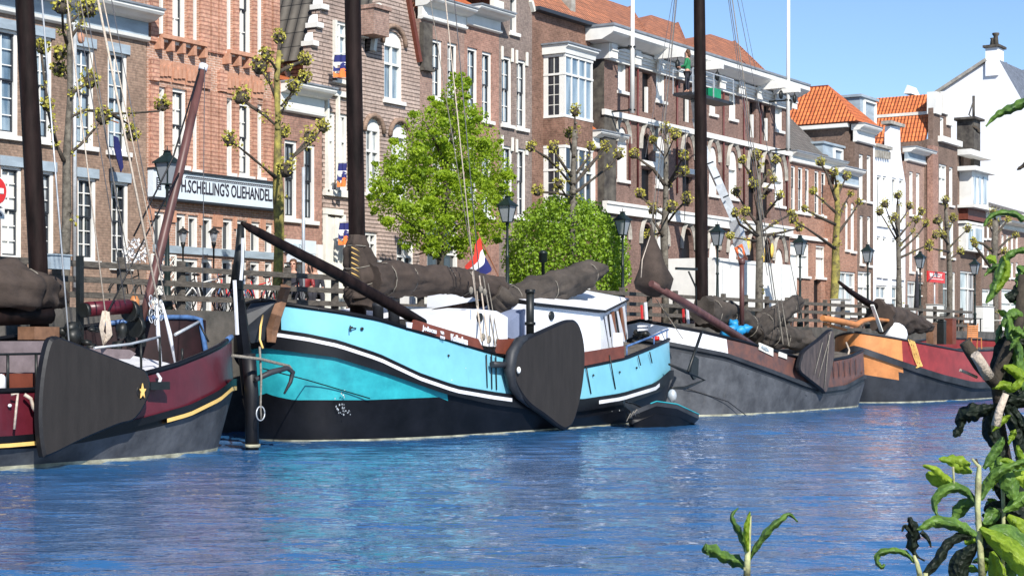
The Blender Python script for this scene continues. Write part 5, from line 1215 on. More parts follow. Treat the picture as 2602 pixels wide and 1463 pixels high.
mb = MB(); mb.lathe(tuple(P(342, 790, 23.9)), [(.06,0),(.09,.08),(.09,.2),(.05,.28)], 10); mb.build('wooden_block', M['orhull'], Bg)
mb = MB()
for k in range(5):
    o_ = k*3.5; mb.tube([P(262+o_*.6, 790, 22.8), P(254+o_*.5, 830+k*3, 22.78), P(262+o_, 878-k*4, 22.76), P(272+o_*.8, 850, 22.74), P(270+o_*.4, 792, 22.78)], .018, 6)
build_split(mb, 'rope_coil', M['rope'], Bg)
for (top, bot, r, mt) in (((168,-20),(268,800),.014,'rope'),((105,-20),(176,880),.016,'galv'),((245,-20),(404,780),.024,'rope'),((258,-20),(420,760),.012,'rope'),((200,-20),(345,760),.010,'rope2'),((215,-20),(322,690),.010,'wire'),((280,-20),(412,700),.009,'wire'),((190,-20),(318,770),.009,'wire')):
    line('shroud', [P(top[0], top[1], 24), P(bot[0], bot[1], 23)], r, mt, Bg)
line('halyard', [P(455, 440, 24), P(370, 600, 23.9), P(275, 790, 23.6)], .016, 'black', Bg)
for (pts) in ([(398,760),(402,850),(410,925)], [(412,770),(432,850),(445,922)]):
    mb = MB(); mb.tube([P(a, b_, 22.9) for a, b_ in pts], [.02, .04, .016], 8); mb.build('turnbuckle', M['hullwhite'], Bg)
mb = MB()
for k in range(11):
    c = P(383+(k % 3)*13, 758+k*6, 22.9); t0 = k; mb.tube([c+Vector((math.cos(t)*.035, math.sin(t)*.03*(k % 2), math.sin(t)*.06)) for t in [i*math.pi/5 for i in range(11)]], .010, 5)
build_split(mb, 'chain_link', M['galv'], Bg)
line('mooring_rope', [P(28, 1003, 21.8), P(45, 1000, 21.75), P(42, 1030, 21.75), P(36, 1090, 21.75)], .022, 'rope', Bg)
line('mooring_rope', [P(62, 1002, 21.8), P(78, 1012, 21.75), P(84, 1035, 21.75), P(100, 1057, 21.75)], .03, 'rope', Bg)
mb = MB(); mb.ball(P(25, 1030, 21.85), .04, .03, .03, 6); mb.build('scupper', M['hullwhite'], Bg)
# ---------------------------------------------------------------- grey barge (third)
G3 = thing('sailing_barge', 'weathered grey steel barge with brown bulwark, white bow and folded brown leeboard behind the teal one', 'boat', (P(1950, 1050, 24.2).x, 24.2, 0), 'sailing barges moored along the quay')
G3['label'] = 'weathered grey barge with brown bulwark and white bow, moored behind the teal barge'
h3 = Hull(1560, 2197, 24.2, 2.3, 3.2, 2.0)
rim3 = [(1560,802),(1637,815),(1778,841),(1892,868),(2006,902),(2060,915),(2116,914),(2158,906),(2196,888)]
wt3 = [(1560,840),(1683,864),(1846,896),(1968,940),(2050,972),(2097,985),(2150,978),(2196,952)]
wb3 = [(a, b_+22) for a, b_ in wt3]
mb = MB(); h3.strip(mb, (rim3, .97, 1, 0), (wt3, 1, 1, 0), lambda p: 0 if p < 1842 else 1, far=.3); h3.strip(mb, (wt3, 1, 1, 0), (wb3, 1, 1, 0), 2, far=.3)
h3.strip(mb, (wb3, 1, 1, 0), (.05, .93, .955, 0), 3); h3.strip(mb, (.05, .93, .955, 0), (-.02, .925, .953, 0), 4); h3.strip(mb, (-.02, .925, .953, 0), (-.6, .75, .9, 0), 2)
mb.build('hull', [M['hullwhite'], M['darkbrown'], M['steeld'], M['steel'], M['waterline']], G3)
mb = MB(); h3.band(mb, wt3, [(a, b_+10) for a, b_ in wt3], .08); mb.build('wale', M['steeld'], G3)
mb = MB(); h3.deck(mb, rim3, .15, far=.3); mb.build('deck', M['timber'], G3)
a, b_ = h3.railpath(rim3, .97, far=.3); mb = MB(); mb.tube(a+b_[::-1][1:], .05, 6); mb.build('rail', M['hullblack'], G3)
x3 = h3.stations()
def hp3(px, py, off=.03, H=None):
    x = min(x3, key=lambda q: abs(pix(h3.pt(q, .985, 1, off)+(1,))[0]-px) if q < .95 else 9e9); X, Y = h3.pt(x, .985, 1, off); return P(px, py, Y)
for (l) in (((1700,905),(1900,950),(2050,1005)), ((1740,985),(1850,1020),(1900,1058))):
    line('plate_seam', [hp3(a, b_, .0) for a, b_ in l], .012, 'black', G3, 4)
mb = MB(); mb.plate([hp3(a, b_, .03) for a, b_ in ((1930,870),(1965,885),(1965,905),(1930,888))], (0, .03, 0)); nb3 = mb.build('name_board', M['cream'], G3)
o_ = hp3(1934, 884, .05); textobj('ALIDA', 'bluegrey', nb3, o_, hp3(1961, 898, .05)-o_, (0, 0, 1), .10, .42)
mb = MB(); mb.plate([hp3(a, b_, .03) for a, b_ in ((1980,893),(2000,900),(2000,912),(1980,905))], (0, .03, 0)); mb.build('number_plate', M['cream'], G3)
lb3 = leeboard(G3, [(2112,836),(2118,860),(2119,900),(2108,960),(2098,998),(2086,988),(2050,960),(2030,940),(2034,910),(2044,890),(2080,862)], 21.7, mat='leegrey')
for (p_) in (((2112,842),(2080,960)), ((2090,870),(2070,950)), ((2108,850),(2095,985))): line('rope', [P(p_[0][0], p_[0][1], 21.62), P(p_[1][0], p_[1][1], 21.62)], .014, 'rope2', G3)
mb = MB(); mb.tube([P(1783, 830, 24.2), P(1783, 740, 24.2), P(1781, 400, 24.2), P(1777, 0, 24.2), P(1776, -120, 24.2)], [.2, .195, .19, .17, .165], 16); mb.build('mast', M['spar'], G3)
mb = MB(); mb.tube([P(1655, 720, 22.9), P(1740, 770, 22.8), P(1830, 826, 22.7), P(1935, 893, 22.5)], [.09, .115, .12, .11], 12); mb.build('bowsprit', M['brownspar'], G3)
sailroll('sail_cover', [(1783,790,34),(1820,798,40),(1870,812,36),(1935,850,30),(1990,858,28),(2052,862,24)], 'canvas2', G3, 24, 31, 5)
sailroll('sail_cover', [(1915,850,26),(1940,822,27),(1975,800,26),(2005,780,22),(2028,768,18)], 'canvas2', G3, 23.9, 37, 3)
mb = MB()   # hanging jib cover: a cloth pyramid
base = [(1610,715),(1620,740),(1645,748),(1675,742),(1700,730),(1712,708),(1695,660),(1672,610),(1655,575),(1640,620),(1622,670)]
ring = [(1612,700),(1622,722),(1650,728),(1680,722),(1705,706),(1690,688),(1655,684),(1625,688)]
lv = [(1655,568,.4),(1656,600,.25*26),(1655,640,22),(1657,680,36),(1660,712,50),(1660,735,44),(1658,748,18)]
path = [P(a, b_, 23.2) for a, b_, r in lv]; rad = [max(r, 1)/sc_at(1655, 23.2) for a, b_, r in lv]
mb.tube(path, rad, 18, wob=.22, seed=9); mb.build('jib_cover', M['canvas'], G3)
line('jib_stay', [P(1655, 570, 23.2), P(1700, 200, 23.8), P(1720, -30, 24)], .013, 'rope2', G3)
line('cover_rope', [P(1652, 600, 22.7), P(1632, 660, 22.6), P(1629, 705, 22.6)], .015, 'rope', G3)
mb = MB(); mb.tube([P(1885, 825, 23.4), P(1885, 670, 23.4)], .075, 10); mb.lathe(tuple(P(1885, 672, 23.4)), [(.09,0),(.11,.08),(.09,.18),(.02,.2)], 10); mb.build('stove_pipe', M['brownspar'], G3)
mb = MB(); rr_ = random.Random(3)
for k in range(9): mb.ball(P(rr_.uniform(1845, 1905), rr_.uniform(822, 850), 23.0+rr_.random()*.5), .17, .17, .14, 9, wob=.35, seed=k)
mb.build('tarpaulin_pile', M['fabricblue'], G3)
mb = MB(); mb.tube([P(1783, 842, 22.0), P(1748, 945, 21.8)], .045, 7); mb.tube([P(1700, 925, 21.9), P(1745, 945, 21.85), P(1790, 965, 21.9), P(1740, 985, 21.9), P(1705, 985, 21.9)], [.03,.05,.05,.05,.03], 6)
mb.plate([P(a, b_, 21.85) for a, b_ in ((1768,905),(1776,912),(1774,955),(1765,965),(1756,950),(1758,915))], (0, .06, 0)); mb.build('anchor', M['iron'], G3)
for (a, b_) in ((1640,790),(1746,800)): 
    mb = MB(); mb.bar(P(a, b_-22, 23.2), P(a+3, b_+22, 23.2), .09, .05); mb.bar(P(a-10, b_-15, 23.22), P(a-8, b_+20, 23.22), .05, .05, 1); mb.build('leader_board', [M['hullwhite'], M['red']], G3)
for (top, bot, r) in (((1722,-20),(1662,600),.010),((1716,-20),(1680,330),.012),((1712,-20),(1640,400),.008),((1852,-20),(1965,760),.013),((1858,-20),(1985,860),.016),((1848,-20),(1950,700),.010),((1870,-20),(2035,800),.010),((1880,-20),(1920,180),.007),((1740,560),(1742,330),.012),((1985,760),(2005,880),.018),((1975,760),(1990,875),.016),((1668,760),(1735,860),.014)):
    line('shroud', [P(top[0], top[1], 23.6), P(bot[0], bot[1], 22.8)], r, 'wire' if r < .014 else 'rope2', G3)
mb = MB(); mb.bar(P(1718, 682, 23.5), P(1770, 684, 23.5), .07, .07); mb.tube([P(1750, 690, 23.4), P(1768, 730, 23.4), P(1770, 800, 23.4)], .03, 6); mb.build('mast_bracket', M['iron'], G3)
# stern staves band
mb = MB()
for k in range(7): a = 2105+k*14; mb.bar(hp3(a, 918-(k*k*.25), .06), hp3(a+1, 958-(k*k*.3), .06), .05, .03)
build_split(mb, 'stern_stave', M['darkbrown'], G3)
mb = MB(); mb.tube([P(2150, 870, 23.2), P(2158, 890, 23.0), P(2154, 905, 22.8)], .035, 6); mb.build('rope_end', M['rope'], G3)
# ---------------------------------------------------------------- orange and red barge (fourth)
R4 = thing('sailing_barge', 'barge with orange bow, red side and carved orange tiller, farthest along the quay', 'boat', (P(2380, 1030, 24.0).x, 24.0, 0), 'sailing barges moored along the quay')
h4 = Hull(2120, 2700, 23.9, 2.3, 3.2, 2.0)
rim4 = [(2120,838),(2190,845),(2281,860),(2448,892),(2540,888),(2640,870)]
wt4 = [(2120,866),(2194,883),(2330,930),(2400,952),(2475,970),(2600,968)]
mb = MB(); h4.strip(mb, (rim4, .97, 1, 0), (wt4, 1, 1, 0), lambda p: 0 if p < 2284 else 1, far=.2)
wb4 = [(a, b_+16) for a, b_ in wt4]; pt4 = [(2120,930),(2194,951),(2300,968),(2600,1000)]; md4 = [(2120,905),(2194,925),(2300,948),(2600,988)]
h4.strip(mb, (wt4, 1, 1, 0), (wb4, 1, 1, 0), 2); h4.strip(mb, (wb4, 1, 1, 0), (md4, .992, .992, 0), lambda p: 0 if p < 2284 else 2); h4.strip(mb, (md4, .992, .992, 0), (pt4, .985, .985, 0), lambda p: 0 if p < 2272 else 2); h4.strip(mb, (pt4, .985, .985, 0), (.04, .93, .955, 0), 2); h4.strip(mb, (.04, .93, .955, 0), (-.02, .925, .953, 0), 3); h4.strip(mb, (-.02, .925, .953, 0), (-.6, .75, .9, 0), 2)
mb.build('hull', [M['orhull'], M['redhull'], M['steeld'], M['waterline']], R4)
mb = MB(); h4.band(mb, wt4, wb4, .08); mb.build('wale', M['steeld'], R4)
mb = MB(); h4.deck(mb, rim4, .30, far=.0); mb.build('deck', M['timber'], R4)
a, b_ = h4.railpath(rim4, .97, far=.2); mb = MB(); mb.tube(a+b_[::-1][1:], .045, 6); mb.build('rail', M['steeld'], R4)
mb = MB(); mb.tube([P(2090, 808, 23.4), P(2130, 815, 23.4), P(2175, 825, 23.3), P(2192, 815, 23.3), P(2215, 810, 23.3), P(2265, 815, 23.3), P(2290, 820, 23.3)], [.10, .11, .11, .09, .07, .06, .05], 8); mb.build('tiller', M['orhull'], R4)
mb = MB(); mb.tube([P(2095, 822, 23.6), P(2150, 838, 23.6)], .05, 6); mb.build('tiller_brace', M['orhull'], R4)
mb = MB(); mb.tube([P(2132, 716, 23.8), P(2160, 740, 23.8), P(2200, 765, 23.8), P(2245, 790, 23.8)], [.05, .09, .14, .16], 8, wob=.2); mb.build('gaff', M['spar'], R4)
mb = MB(); sail = [P(a, b_, 23.6) for a, b_ in ((2232,762),(2290,782),(2345,805),(2366,822),(2362,838),(2320,846),(2280,840),(2238,848))]; mb.plate(sail, (0, .35, 0)); 
sc4 = sailroll('sail_cover', [(2236,802,38),(2280,812,30),(2330,824,22),(2366,832,9)], 'canvas', R4, 23.6, 41, 0)
mb = MB(); mb.bar(P(2216, 775, 23.2), P(2240, 842, 23.2), .12, .06); mb.build('crutch', M['cream'], R4)
mb = MB(); p = P(2272, 850, 23.3); mb.ball(p, .32, .5, .45, 14); mb.build('deck_dome', M['whitewash'], R4)
x4 = h4.stations()
def hp4(px, py, off=.04):
    x = min(x4, key=lambda q: abs(pix(h4.pt(q, .99, 1, off)+(1,))[0]-px) if q < .95 else 9e9); X, Y = h4.pt(x, .99, 1, off); return P(px, py, Y)
mb = MB()
for k in range(6): o_ = k*3; mb.tube([hp4(2308+o_, 862+k, .05), hp4(2316+o_, 885+k, .05), hp4(2322+o_, 908+k, .06), hp4(2332+o_*.8, 930, .1), hp4(2324+o_*.9, 936-k, .1)], .016, 5)
build_split(mb, 'rope_coil', M['yellow'], R4)
mb = MB(); mb.ball(hp4(2262, 925, .0), .03, .03, .035, 6); mb.build('hawse_hole', M['black'], R4)
# ---------------------------------------------------------------- dinghy
Dg = thing('dinghy', 'small black and teal dinghy with a grey outboard motor floating by the teal stern', 'dinghy', (P(1680, 1085, 21.2).x, 21.2, 0))
hd = Hull(1586, 1776, 20.95, .62, 2.4, 1.7)
rd = [(1586,1060),(1610,1042),(1668,1019),(1720,1026),(1776,1052)]; rd2 = [(a, b_+12) for a, b_ in rd]
mb = MB(); hd.strip(mb, (rd, 1, 1, 0), (rd2, 1, 1, 0), 0); hd.strip(mb, (rd2, 1, 1, 0), (.0, .8, .88, 0), 1); hd.strip(mb, (.0, .8, .88, 0), (-.15, .6, .8, 0), 1); hd.deck(mb, rd, .3, mat=2)
mb.build('hull', [M['steeld'], M['hullblack'], M['black']], Dg)
a, b_ = hd.railpath(rd, 1.0); mb = MB(); mb.tube(a[12:-3], .016, 6); mb.build('gunwale', M['teal2'], Dg); mb = MB(); mb.tube(b_, .02, 6); mb.build('gunwale', M['hullblack'], Dg)
mb = MB(); mb.ball(P(1708, 1005, 21.1), .11, .12, .17, 10); mb.box(P(1700, 1000, 21.1).x, P(1712, 1000, 21.1).x, 21.05, 21.15, .2, .5); mb.build('outboard_motor', M['galv'], Dg)
mb = MB()
for k in range(3): mb.tube([P(1592+k*8, 1070-k*8, 20.5), P(1602+k*8, 1050-k*5, 20.45), P(1606+k*9, 1062-k*6, 20.45)], .012, 5)
build_split(mb, 'painter_rope', M['rope2'], Dg)
# scuffs on the teal barge side
for (cx, cy, n_, sp) in ((868,1042,26,22),(862,905,9,12),(872,1000,8,8),(700,765,5,20),(1160,960,7,40),(1560,1030,6,30)):
    rq = random.Random(cx); mb = MB()
    for k in range(n_):
        p = hullpt(cx+rq.gauss(0, sp*.5), cy+rq.gauss(0, sp*.5), .0); r = rq.uniform(.008, .03); mb.v += [tuple(p+Vector((math.cos(t)*r*rq.uniform(.5, 1.3), -.012, math.sin(t)*r*rq.uniform(.5, 1.3)))) for t in [i*math.pi/3 for i in range(6)]]; b = len(mb.v)-6; mb.face(range(b, b+6))
    o = mb.build('paint_scuffs', M['cream' if cy < 1020 else 'galv'], T); o['kind'] = 'stuff'
# mooring pile in the dark gap
mb = MB(); mb.tube([P(640, 1150, 22.3), P(640, 1000, 22.3), P(632, 900, 22.3)], .13, 10); mb.tube([P(642, 1136, 22.28), P(642, 1128, 22.28)], .145, 10, m=1)
o = mb.build('mooring_pile', [M['black'], M['waterline']]); tag(o, 'black mooring pile with a pale band in the gap between burgundy and teal barges', 'mooring pile')
print('boats done', len(bpy.data.objects))
# ================================================================ street side
YL, YT, YFE = 29.2, 30.4, 28.3
RD = random.Random(11)
def leaf_quad(mb, c, s, rnd, m=0, fold=True):
    d = Vector((rnd.gauss(0, 1), rnd.gauss(0, 1), rnd.gauss(0, .8))); 
    if d.length < .1: d = Vector((1, 0, 0))
    d.normalize(); u = d.orthogonal().normalized(); v = d.cross(u); a = rnd.uniform(0, 6.28); u2 = u*math.cos(a)+v*math.sin(a); v2 = d.cross(u2)
    b = len(mb.v); c = Vector(c); l = s*rnd.uniform(.7, 1.3); w = l*.42
    mb.v += [tuple(c-u2*l*.5), tuple(c+v2*w+d*w*.25), tuple(c+u2*l*.5), tuple(c-v2*w+d*w*.25)]
    mb.face((b, b+1, b+2, b+3), m)
def cloud(mb, c, r, n, s, rnd, m=0, shell=0., sq=(1, 1, 1)):
    for _ in range(n):
        while True:
            p = Vector((rnd.uniform(-1, 1), rnd.uniform(-1, 1), rnd.uniform(-1, 1)))
            if shell <= p.length <= 1: break
        p = Vector((p.x*r*sq[0], p.y*r*sq[1], p.z*r*sq[2])); leaf_quad(mb, c+p, s, rnd, m)
def pollard(label, trunk, branches, mossy=False, seed=0, knobsize=1.0, Y=YT):
    rnd = random.Random(seed); base = P(trunk[0][0], 0, Y); t = thing('pollard_tree', label, 'tree', (base.x, Y, QZ), 'pollard trees along the quay')
    tp = [Vector((base.x, Y, QZ-.05))]+[P(a, b_, Y+.05*math.sin(i)) for i, (a, b_, r) in enumerate(trunk)]
    rr = [trunk[0][2]*1.25/sc_at(trunk[0][0], Y)]+[r/sc_at(a, Y) for a, b_, r in trunk]
    mb = MB(); mb.tube(tp, rr, 10, wob=.35, seed=seed)
    for k in range(6):
        i = rnd.randrange(1, len(tp)); mb.ball(tp[i]+Vector((rnd.uniform(-.08, .08), -.05, rnd.uniform(-.3, .3))), rr[i]*.8, rr[i]*.8, rr[i]*.6, 6, wob=.3, seed=k)
    mb.build('trunk', M['moss' if mossy else 'bark'], t)
    lv = MB()
    for bi, br in enumerate(branches):
        mb = MB(); n = len(br); dy = rnd.uniform(-1.1, 1.1); s_ = sc_at(br[0][0], Y)
        pts = [P(a, b_, Y+dy*i/max(1, n-1)) for i, (a, b_) in enumerate(br)]
        r0 = (rr[-1]*.75 if len(br) > 2 else rr[-1]*.55); r0 = max(.035, min(r0, .10))
        if n > 1: mb.tube(pts, [r0*(1-.55*i/(n-1)) for i in range(n)], 7, wob=.5, seed=seed+bi)
        e = pts[-1]; kr = .135*knobsize*rnd.uniform(.8, 1.2)
        mb.ball(e, kr, kr, kr, 8, wob=.35, seed=bi); mb.ball(e+Vector((.05, 0, .06)), kr*.7, kr*.7, kr*.8, 6, wob=.4, seed=bi+7)
        mb.build('branch', M['barkd'], t)
        cloud(lv, e+Vector((0, -.02, kr*.5)), kr*1.6, 90, .085, rnd)
        for i in range(1, n-1):
            if rnd.random() < .65: cloud(lv, pts[i], kr*1.1, 16, .07, rnd)
        for i in range(n-1):
            if rnd.random() < .5: cloud(lv, pts[i].lerp(pts[i+1], rnd.random()), kr*.9, 12, .065, rnd)
    for i in range(1, len(tp)):
        if rnd.random() < .6: cloud(lv, tp[i]+Vector((rnd.uniform(-.12, .12), -.12, 0)), .14, 16, .075, rnd)
    lv.build('leaves', M['bud'], t)
    return t
pollard('tall pollard tree with vertical knobbed limbs before the brown brick house at far left', [(165,640,12),(168,560,12),(170,400,10),(178,240,8),(176,110,7),(175,-60,6)],
  [[(178,300),(215,280),(270,284),(300,300),(330,318),(334,345)],[(285,290),(330,288),(405,283),(410,270)],[(175,392),(205,368),(238,330),(262,300)],[(180,238),(205,222),(228,208)],[(163,410),(145,370),(130,300),(115,220),(104,125)],[(145,370),(132,330),(118,270)],[(176,100),(205,60),(215,30)],[(170,110),(160,80),(158,20)],[(176,60),(196,40),(228,25)],[(168,200),(160,185),(150,178)],[(168,150),(152,140)]], seed=1)
pollard('pollard tree with yellow mossy trunk right of the long lettered sign board', [(705,700,11),(708,600,13),(708,500,13),(706,440,10),(705,300,8),(704,200,7),(710,130,6)],
  [[(700,450),(670,425),(640,400),(605,372),(582,358)],[(700,318),(672,292),(640,272),(612,250)],[(700,250),(688,215),(672,192),(660,172)],[(702,178),(690,160),(675,142)],[(712,440),(745,400),(780,370),(800,350),(820,325)],[(720,425),(755,385),(785,350)],[(710,182),(745,165),(775,155)],[(708,300),(730,260),(745,222)],[(715,270),(750,230),(772,200)],[(708,140),(708,98)],[(708,380),(718,340)],[(708,420),(725,432)]], mossy=True, seed=2, knobsize=1.1)
pollard('small pollard tree in front of the lower bay window above the round bush', [(1455,560,9),(1456,500,9),(1458,400,7),(1461,330,6)],
  [[(1460,335),(1461,285)],[(1458,400),(1448,360),(1445,342)],[(1452,470),(1420,430),(1390,400),(1348,375)],[(1452,450),(1425,410),(1405,378)],[(1458,470),(1500,420),(1538,376)],[(1462,490),(1500,460),(1545,425),(1572,396)],[(1455,500),(1410,490),(1365,488)],[(1466,440),(1495,400),(1500,375)],[(1440,500),(1420,470)]], seed=3)
pollard('pollard tree between the round bush and the third mast, before the pointed arches', [(1690,720,9),(1688,600,9),(1690,520,8),(1692,450,7),(1692,360,6)],
  [[(1692,370),(1690,330)],[(1688,470),(1660,430),(1610,395)],[(1694,480),(1720,430),(1735,400)],[(1696,470),(1725,445),(1740,438)],[(1684,545),(1650,520),(1625,495)],[(1692,400),(1715,345)],[(1690,400),(1658,358)],[(1686,600),(1660,560),(1660,535)],[(1694,570),(1715,540),(1745,508)],[(1690,560),(1706,530)],[(1686,590),(1650,600)]], seed=4)
pollard('pollard tree in front of the white truck with one long horizontal mossy limb', [(1930,740,10),(1928,650,10),(1928,600,9),(1930,500,7),(1928,420,5)],
  [[(1928,425),(1924,398)],[(1926,470),(1905,440),(1885,410)],[(1932,470),(1955,435),(1970,410)],[(1932,500),(1950,475),(1965,458)],[(1924,570),(1895,530),(1870,490)],[(1932,560),(1965,520),(1980,500)],[(1922,612),(1890,608),(1855,602)],[(1924,600),(1880,570),(1868,545)],[(1934,590),(1970,565),(2010,545)],[(1934,600),(1990,590),(2030,580)],[(1928,560),(1912,470)],[(1928,600),(1890,560),(1892,540)]], seed=5)
pollard('pollard tree with greenish trunk in front of the orange brown brick house', [(2118,790,9),(2122,700,10),(2124,620,9),(2128,540,7),(2125,470,6)],
  [[(2125,475),(2120,440)],[(2124,510),(2100,440),(2085,415)],[(2128,500),(2150,450)],[(2124,540),(2090,510),(2065,488)],[(2130,560),(2145,520),(2160,495)],[(2132,590),(2165,545),(2182,515)],[(2120,630),(2080,600),(2050,580),(2015,560)],[(2122,570),(2080,550),(2045,532)],[(2124,600),(2128,620)]], mossy=True, seed=6)
pollard('pollard tree standing in front of the white gabled house', [(2285,770,7),(2284,680,7),(2283,620,6),(2282,560,5),(2281,520,4)],
  [[(2281,520),(2281,498)],[(2281,600),(2262,560),(2248,520)],[(2281,615),(2260,580),(2236,540)],[(2283,570),(2300,545),(2311,525)],[(2284,600),(2310,570),(2340,540)],[(2285,640),(2330,600),(2352,570)],[(2286,655),(2320,640),(2362,620)],[(2281,590),(2272,555)],[(2284,625),(2320,590),(2328,560)]], seed=7)
pollard('pollard tree with thick knotted branches in front of the tall dark gable house', [(2414,780,7),(2412,700,7),(2410,640,6),(2405,570,5),(2403,530,4)],
  [[(2403,530),(2402,512)],[(2406,600),(2390,580),(2380,562)],[(2408,590),(2418,570),(2422,555)],[(2411,630),(2435,605),(2458,583)],[(2410,640),(2385,635),(2360,630)],[(2409,620),(2395,600)],[(2410,660),(2440,640)],[(2408,620),(2388,590),(2376,600)]], seed=8, knobsize=1.3)
pollard('pollard tree nearest the right edge, tangled with the foreground leaves', [(2530,790,7),(2528,700,8),(2526,620,7),(2530,560,6)],
  [[(2530,560),(2524,540)],[(2524,640),(2500,620),(2472,612)],[(2524,690),(2500,655),(2476,622)],[(2530,600),(2548,575),(2560,560)],[(2530,640),(2560,610),(2580,600)],[(2528,600),(2512,570)],[(2530,650),(2552,640)]], seed=9)
# leafy tree -----------------------------------------
rnd = random.Random(21); YLT = 31.0
tr = thing('leafy_tree', 'leafy tree with a fresh green spring crown in front of the gabled houses', 'tree', (XX(1118, YLT), YLT, QZ))
mb = MB(); b0 = P(1118, 0, YLT); cr_ = [(1118,700,9),(1120,640,9),(1124,560,8),(1135,450,6),(1150,330,4),(1158,230,2)]
mb.tube([Vector((b0.x, YLT, QZ-.05))]+[P(a, b_, YLT) for a, b_, r in cr_], [.13]+[r/sc_at(a, YLT) for a, b_, r in cr_], 9, wob=.2)
mb.build('trunk', M['barkd'], tr)
for k, br in enumerate(([(1118,640),(1060,580),(1000,540)],[(1120,620),(1180,560),(1230,520)],[(1124,560),(1060,480),(1010,430)],[(1130,500),(1190,440),(1230,400)],[(1138,430),(1100,350),(1080,310)],[(1145,380),(1190,320),(1200,280)],[(1118,660),(1085,640),(1050,650)],[(1120,650),(1150,630),(1200,640)])):
    mb = MB(); dy = rnd.uniform(-1.3, 1.3); mb.tube([P(a, b_, YLT+dy*i/2) for i, (a, b_) in enumerate(br)], [.06, .04, .015], 6, wob=.3); mb.build('branch', M['barkd'], tr)
lv = MB()
blobs = [(1160,235,34),(1165,205,20),(1120,285,40),(1195,300,38),(1155,300,50),(1080,330,50),(1130,360,60),(1215,360,52),(1035,400,50),(1090,420,62),(1165,420,70),(1235,430,58),(990,450,42),(1040,480,60),(1110,500,66),(1190,500,66),(1262,470,42),(975,505,36),(1020,545,50),(1085,570,55),(1150,580,60),(1225,560,52),(1272,500,28),(1050,610,34),(1110,625,34),(1190,620,40),(1245,590,34),(1005,420,26),(960,470,22),(1290,440,14),(1250,385,26)]
for (a, b_, r) in blobs:
    rm = r/sc_at(a, YLT)*.92; n = int(330*rm*rm/.16*.95)+90
    cloud(lv, P(a, b_, YLT+rnd.uniform(-.5, .5)), rm*1.08, int(n*.95), .085, rnd, sq=(1.1, 1.3, 1))
    for q in range(6):
        c = P(a+rnd.uniform(-r, r)*1.05, b_+rnd.uniform(-r, r)*1.0, YLT+rnd.uniform(-1.4, 1.0)); cloud(lv, c, rm*rnd.uniform(.22, .42), n//6, .105, rnd, sq=(1, 1, .6))
print('tree leaves', len(lv.f)); lv.build('crown', M['leaf'], tr)
# round bush ----------------------------------------
YB_ = 31.2; bs = thing('round_bush', 'dense round clipped bright green bush behind the white wheelhouse', 'bush', (XX(1450, YB_), YB_, QZ))
cb_ = P(1442, 668, YB_); s_ = sc_at(1442, YB_)
mb = MB(); mb.tube([(cb_.x, YB_, QZ-.05), (cb_.x, YB_, cb_.z)], .22, 9, wob=.2); mb.build('trunk', M['barkd'], bs)
lv = MB(); RX, RZ_ = 170/s_/ (.86), 172/s_; RYb = 2.0
for k in range(24000):
    d = Vector((rnd.gauss(0, 1), rnd.gauss(0, 1), rnd.gauss(0, 1))).normalized()
    if d.z < -.75: continue
    bump = 1+.06*noise.noise(d*2.2+Vector((5, 0, 0)))+.07*noise.noise(d*6)
    q = bump*(rnd.uniform(.80, 1.0) if k % 4 else rnd.uniform(.45, .85))
    c = cb_+Vector((d.x*RX*q, d.y*RYb*q, d.z*RZ_*q)); leaf_quad(lv, c, .10, rnd)
lv.build('crown', M['leafb'], bs)
# fence ---------------------------------------------
fn = thing('quay_fence', 'grey weathered three board timber fence running along the quay edge', 'fence', (XX(-60, YFE), YFE, QZ))
fx0, fx1 = XX(-260, YFE), XX(2470, YFE)
for z in (3.66, 3.33, 3.0):
    mb = MB(); k = fx0
    while k < fx1:
        mb.box(k+.01, min(k+3.8, fx1)-.01, YFE-.035, YFE+.035, z, z+.125); k += 3.8
    for _ in range(1): mb.build('rail', M['timber'], fn)
k = fx0+.3
while k < fx1:
    mb = MB(); mb.box(k, k+.14, YFE+.037, YFE+.18, QZ-.05, 3.92); mb.build('post', M['timber'], fn); k += 1.9
# street lamps --------------------------------------
def lamp(px, label, broken=False):
    b0 = XX(px, YL); t = thing('street_lamp', label, 'lamp', (b0, YL, QZ), 'green lantern lamps along the quay')
    mb = MB(); H = 6.58-QZ
    mb.lathe((b0, YL, QZ), [(.13,0),(.13,.25),(.09,.32),(.075,.9),(.10,.95),(.06,1.05),(.045,1.9),(.07,1.95),(.045,2.0),(.035,H-.98),(.06,H-.92),(.05,H-.86)], 10)
    mb.tube([(b0-.22, YL, QZ+H-1.35), (b0+.22, YL, QZ+H-1.35)], .018, 5); mb.build('post', M['green_iron'], t)
    z = QZ+H-.86; mb = MB(); b = 4
    def fr(r0, r1, z0, z1, m=0):
        k = len(mb.v)
        for r, zz in ((r0, z0), (r1, z1)): mb.v += [(b0-r, YL-r, zz), (b0+r, YL-r, zz), (b0+r, YL+r, zz), (b0-r, YL+r, zz)]
        for i in range(4): j = (i+1) % 4; mb.face((k+i, k+j, k+4+j, k+4+i), m)
        mb.face((k, k+3, k+2, k+1), m); mb.face((k+4, k+5, k+6, k+7), m)
    fr(.10, .19, z+.03, z+.50); gl = mb.build('lantern_glass', M['lampglass'], t); mb = MB()
    for sx_, sy in ((-1,-1),(1,-1),(1,1),(-1,1)): mb.bar((b0+sx_*.103, YL+sy*.103, z+.02), (b0+sx_*.198, YL+sy*.198, z+.5), .025, .025)
    fr(.12, .12, z, z+.03); fr(.25, .235, z+.50, z+.545); fr(.22, .07, z+.546, z+.70); fr(.075, .055, z+.701, z+.78); fr(.09, .06, z+.781, z+.80)
    mb.tube([(b0, YL, z+.80), (b0, YL, z+.90)], .012, 5); mb.build('lantern_frame', M['green_iron'], t)
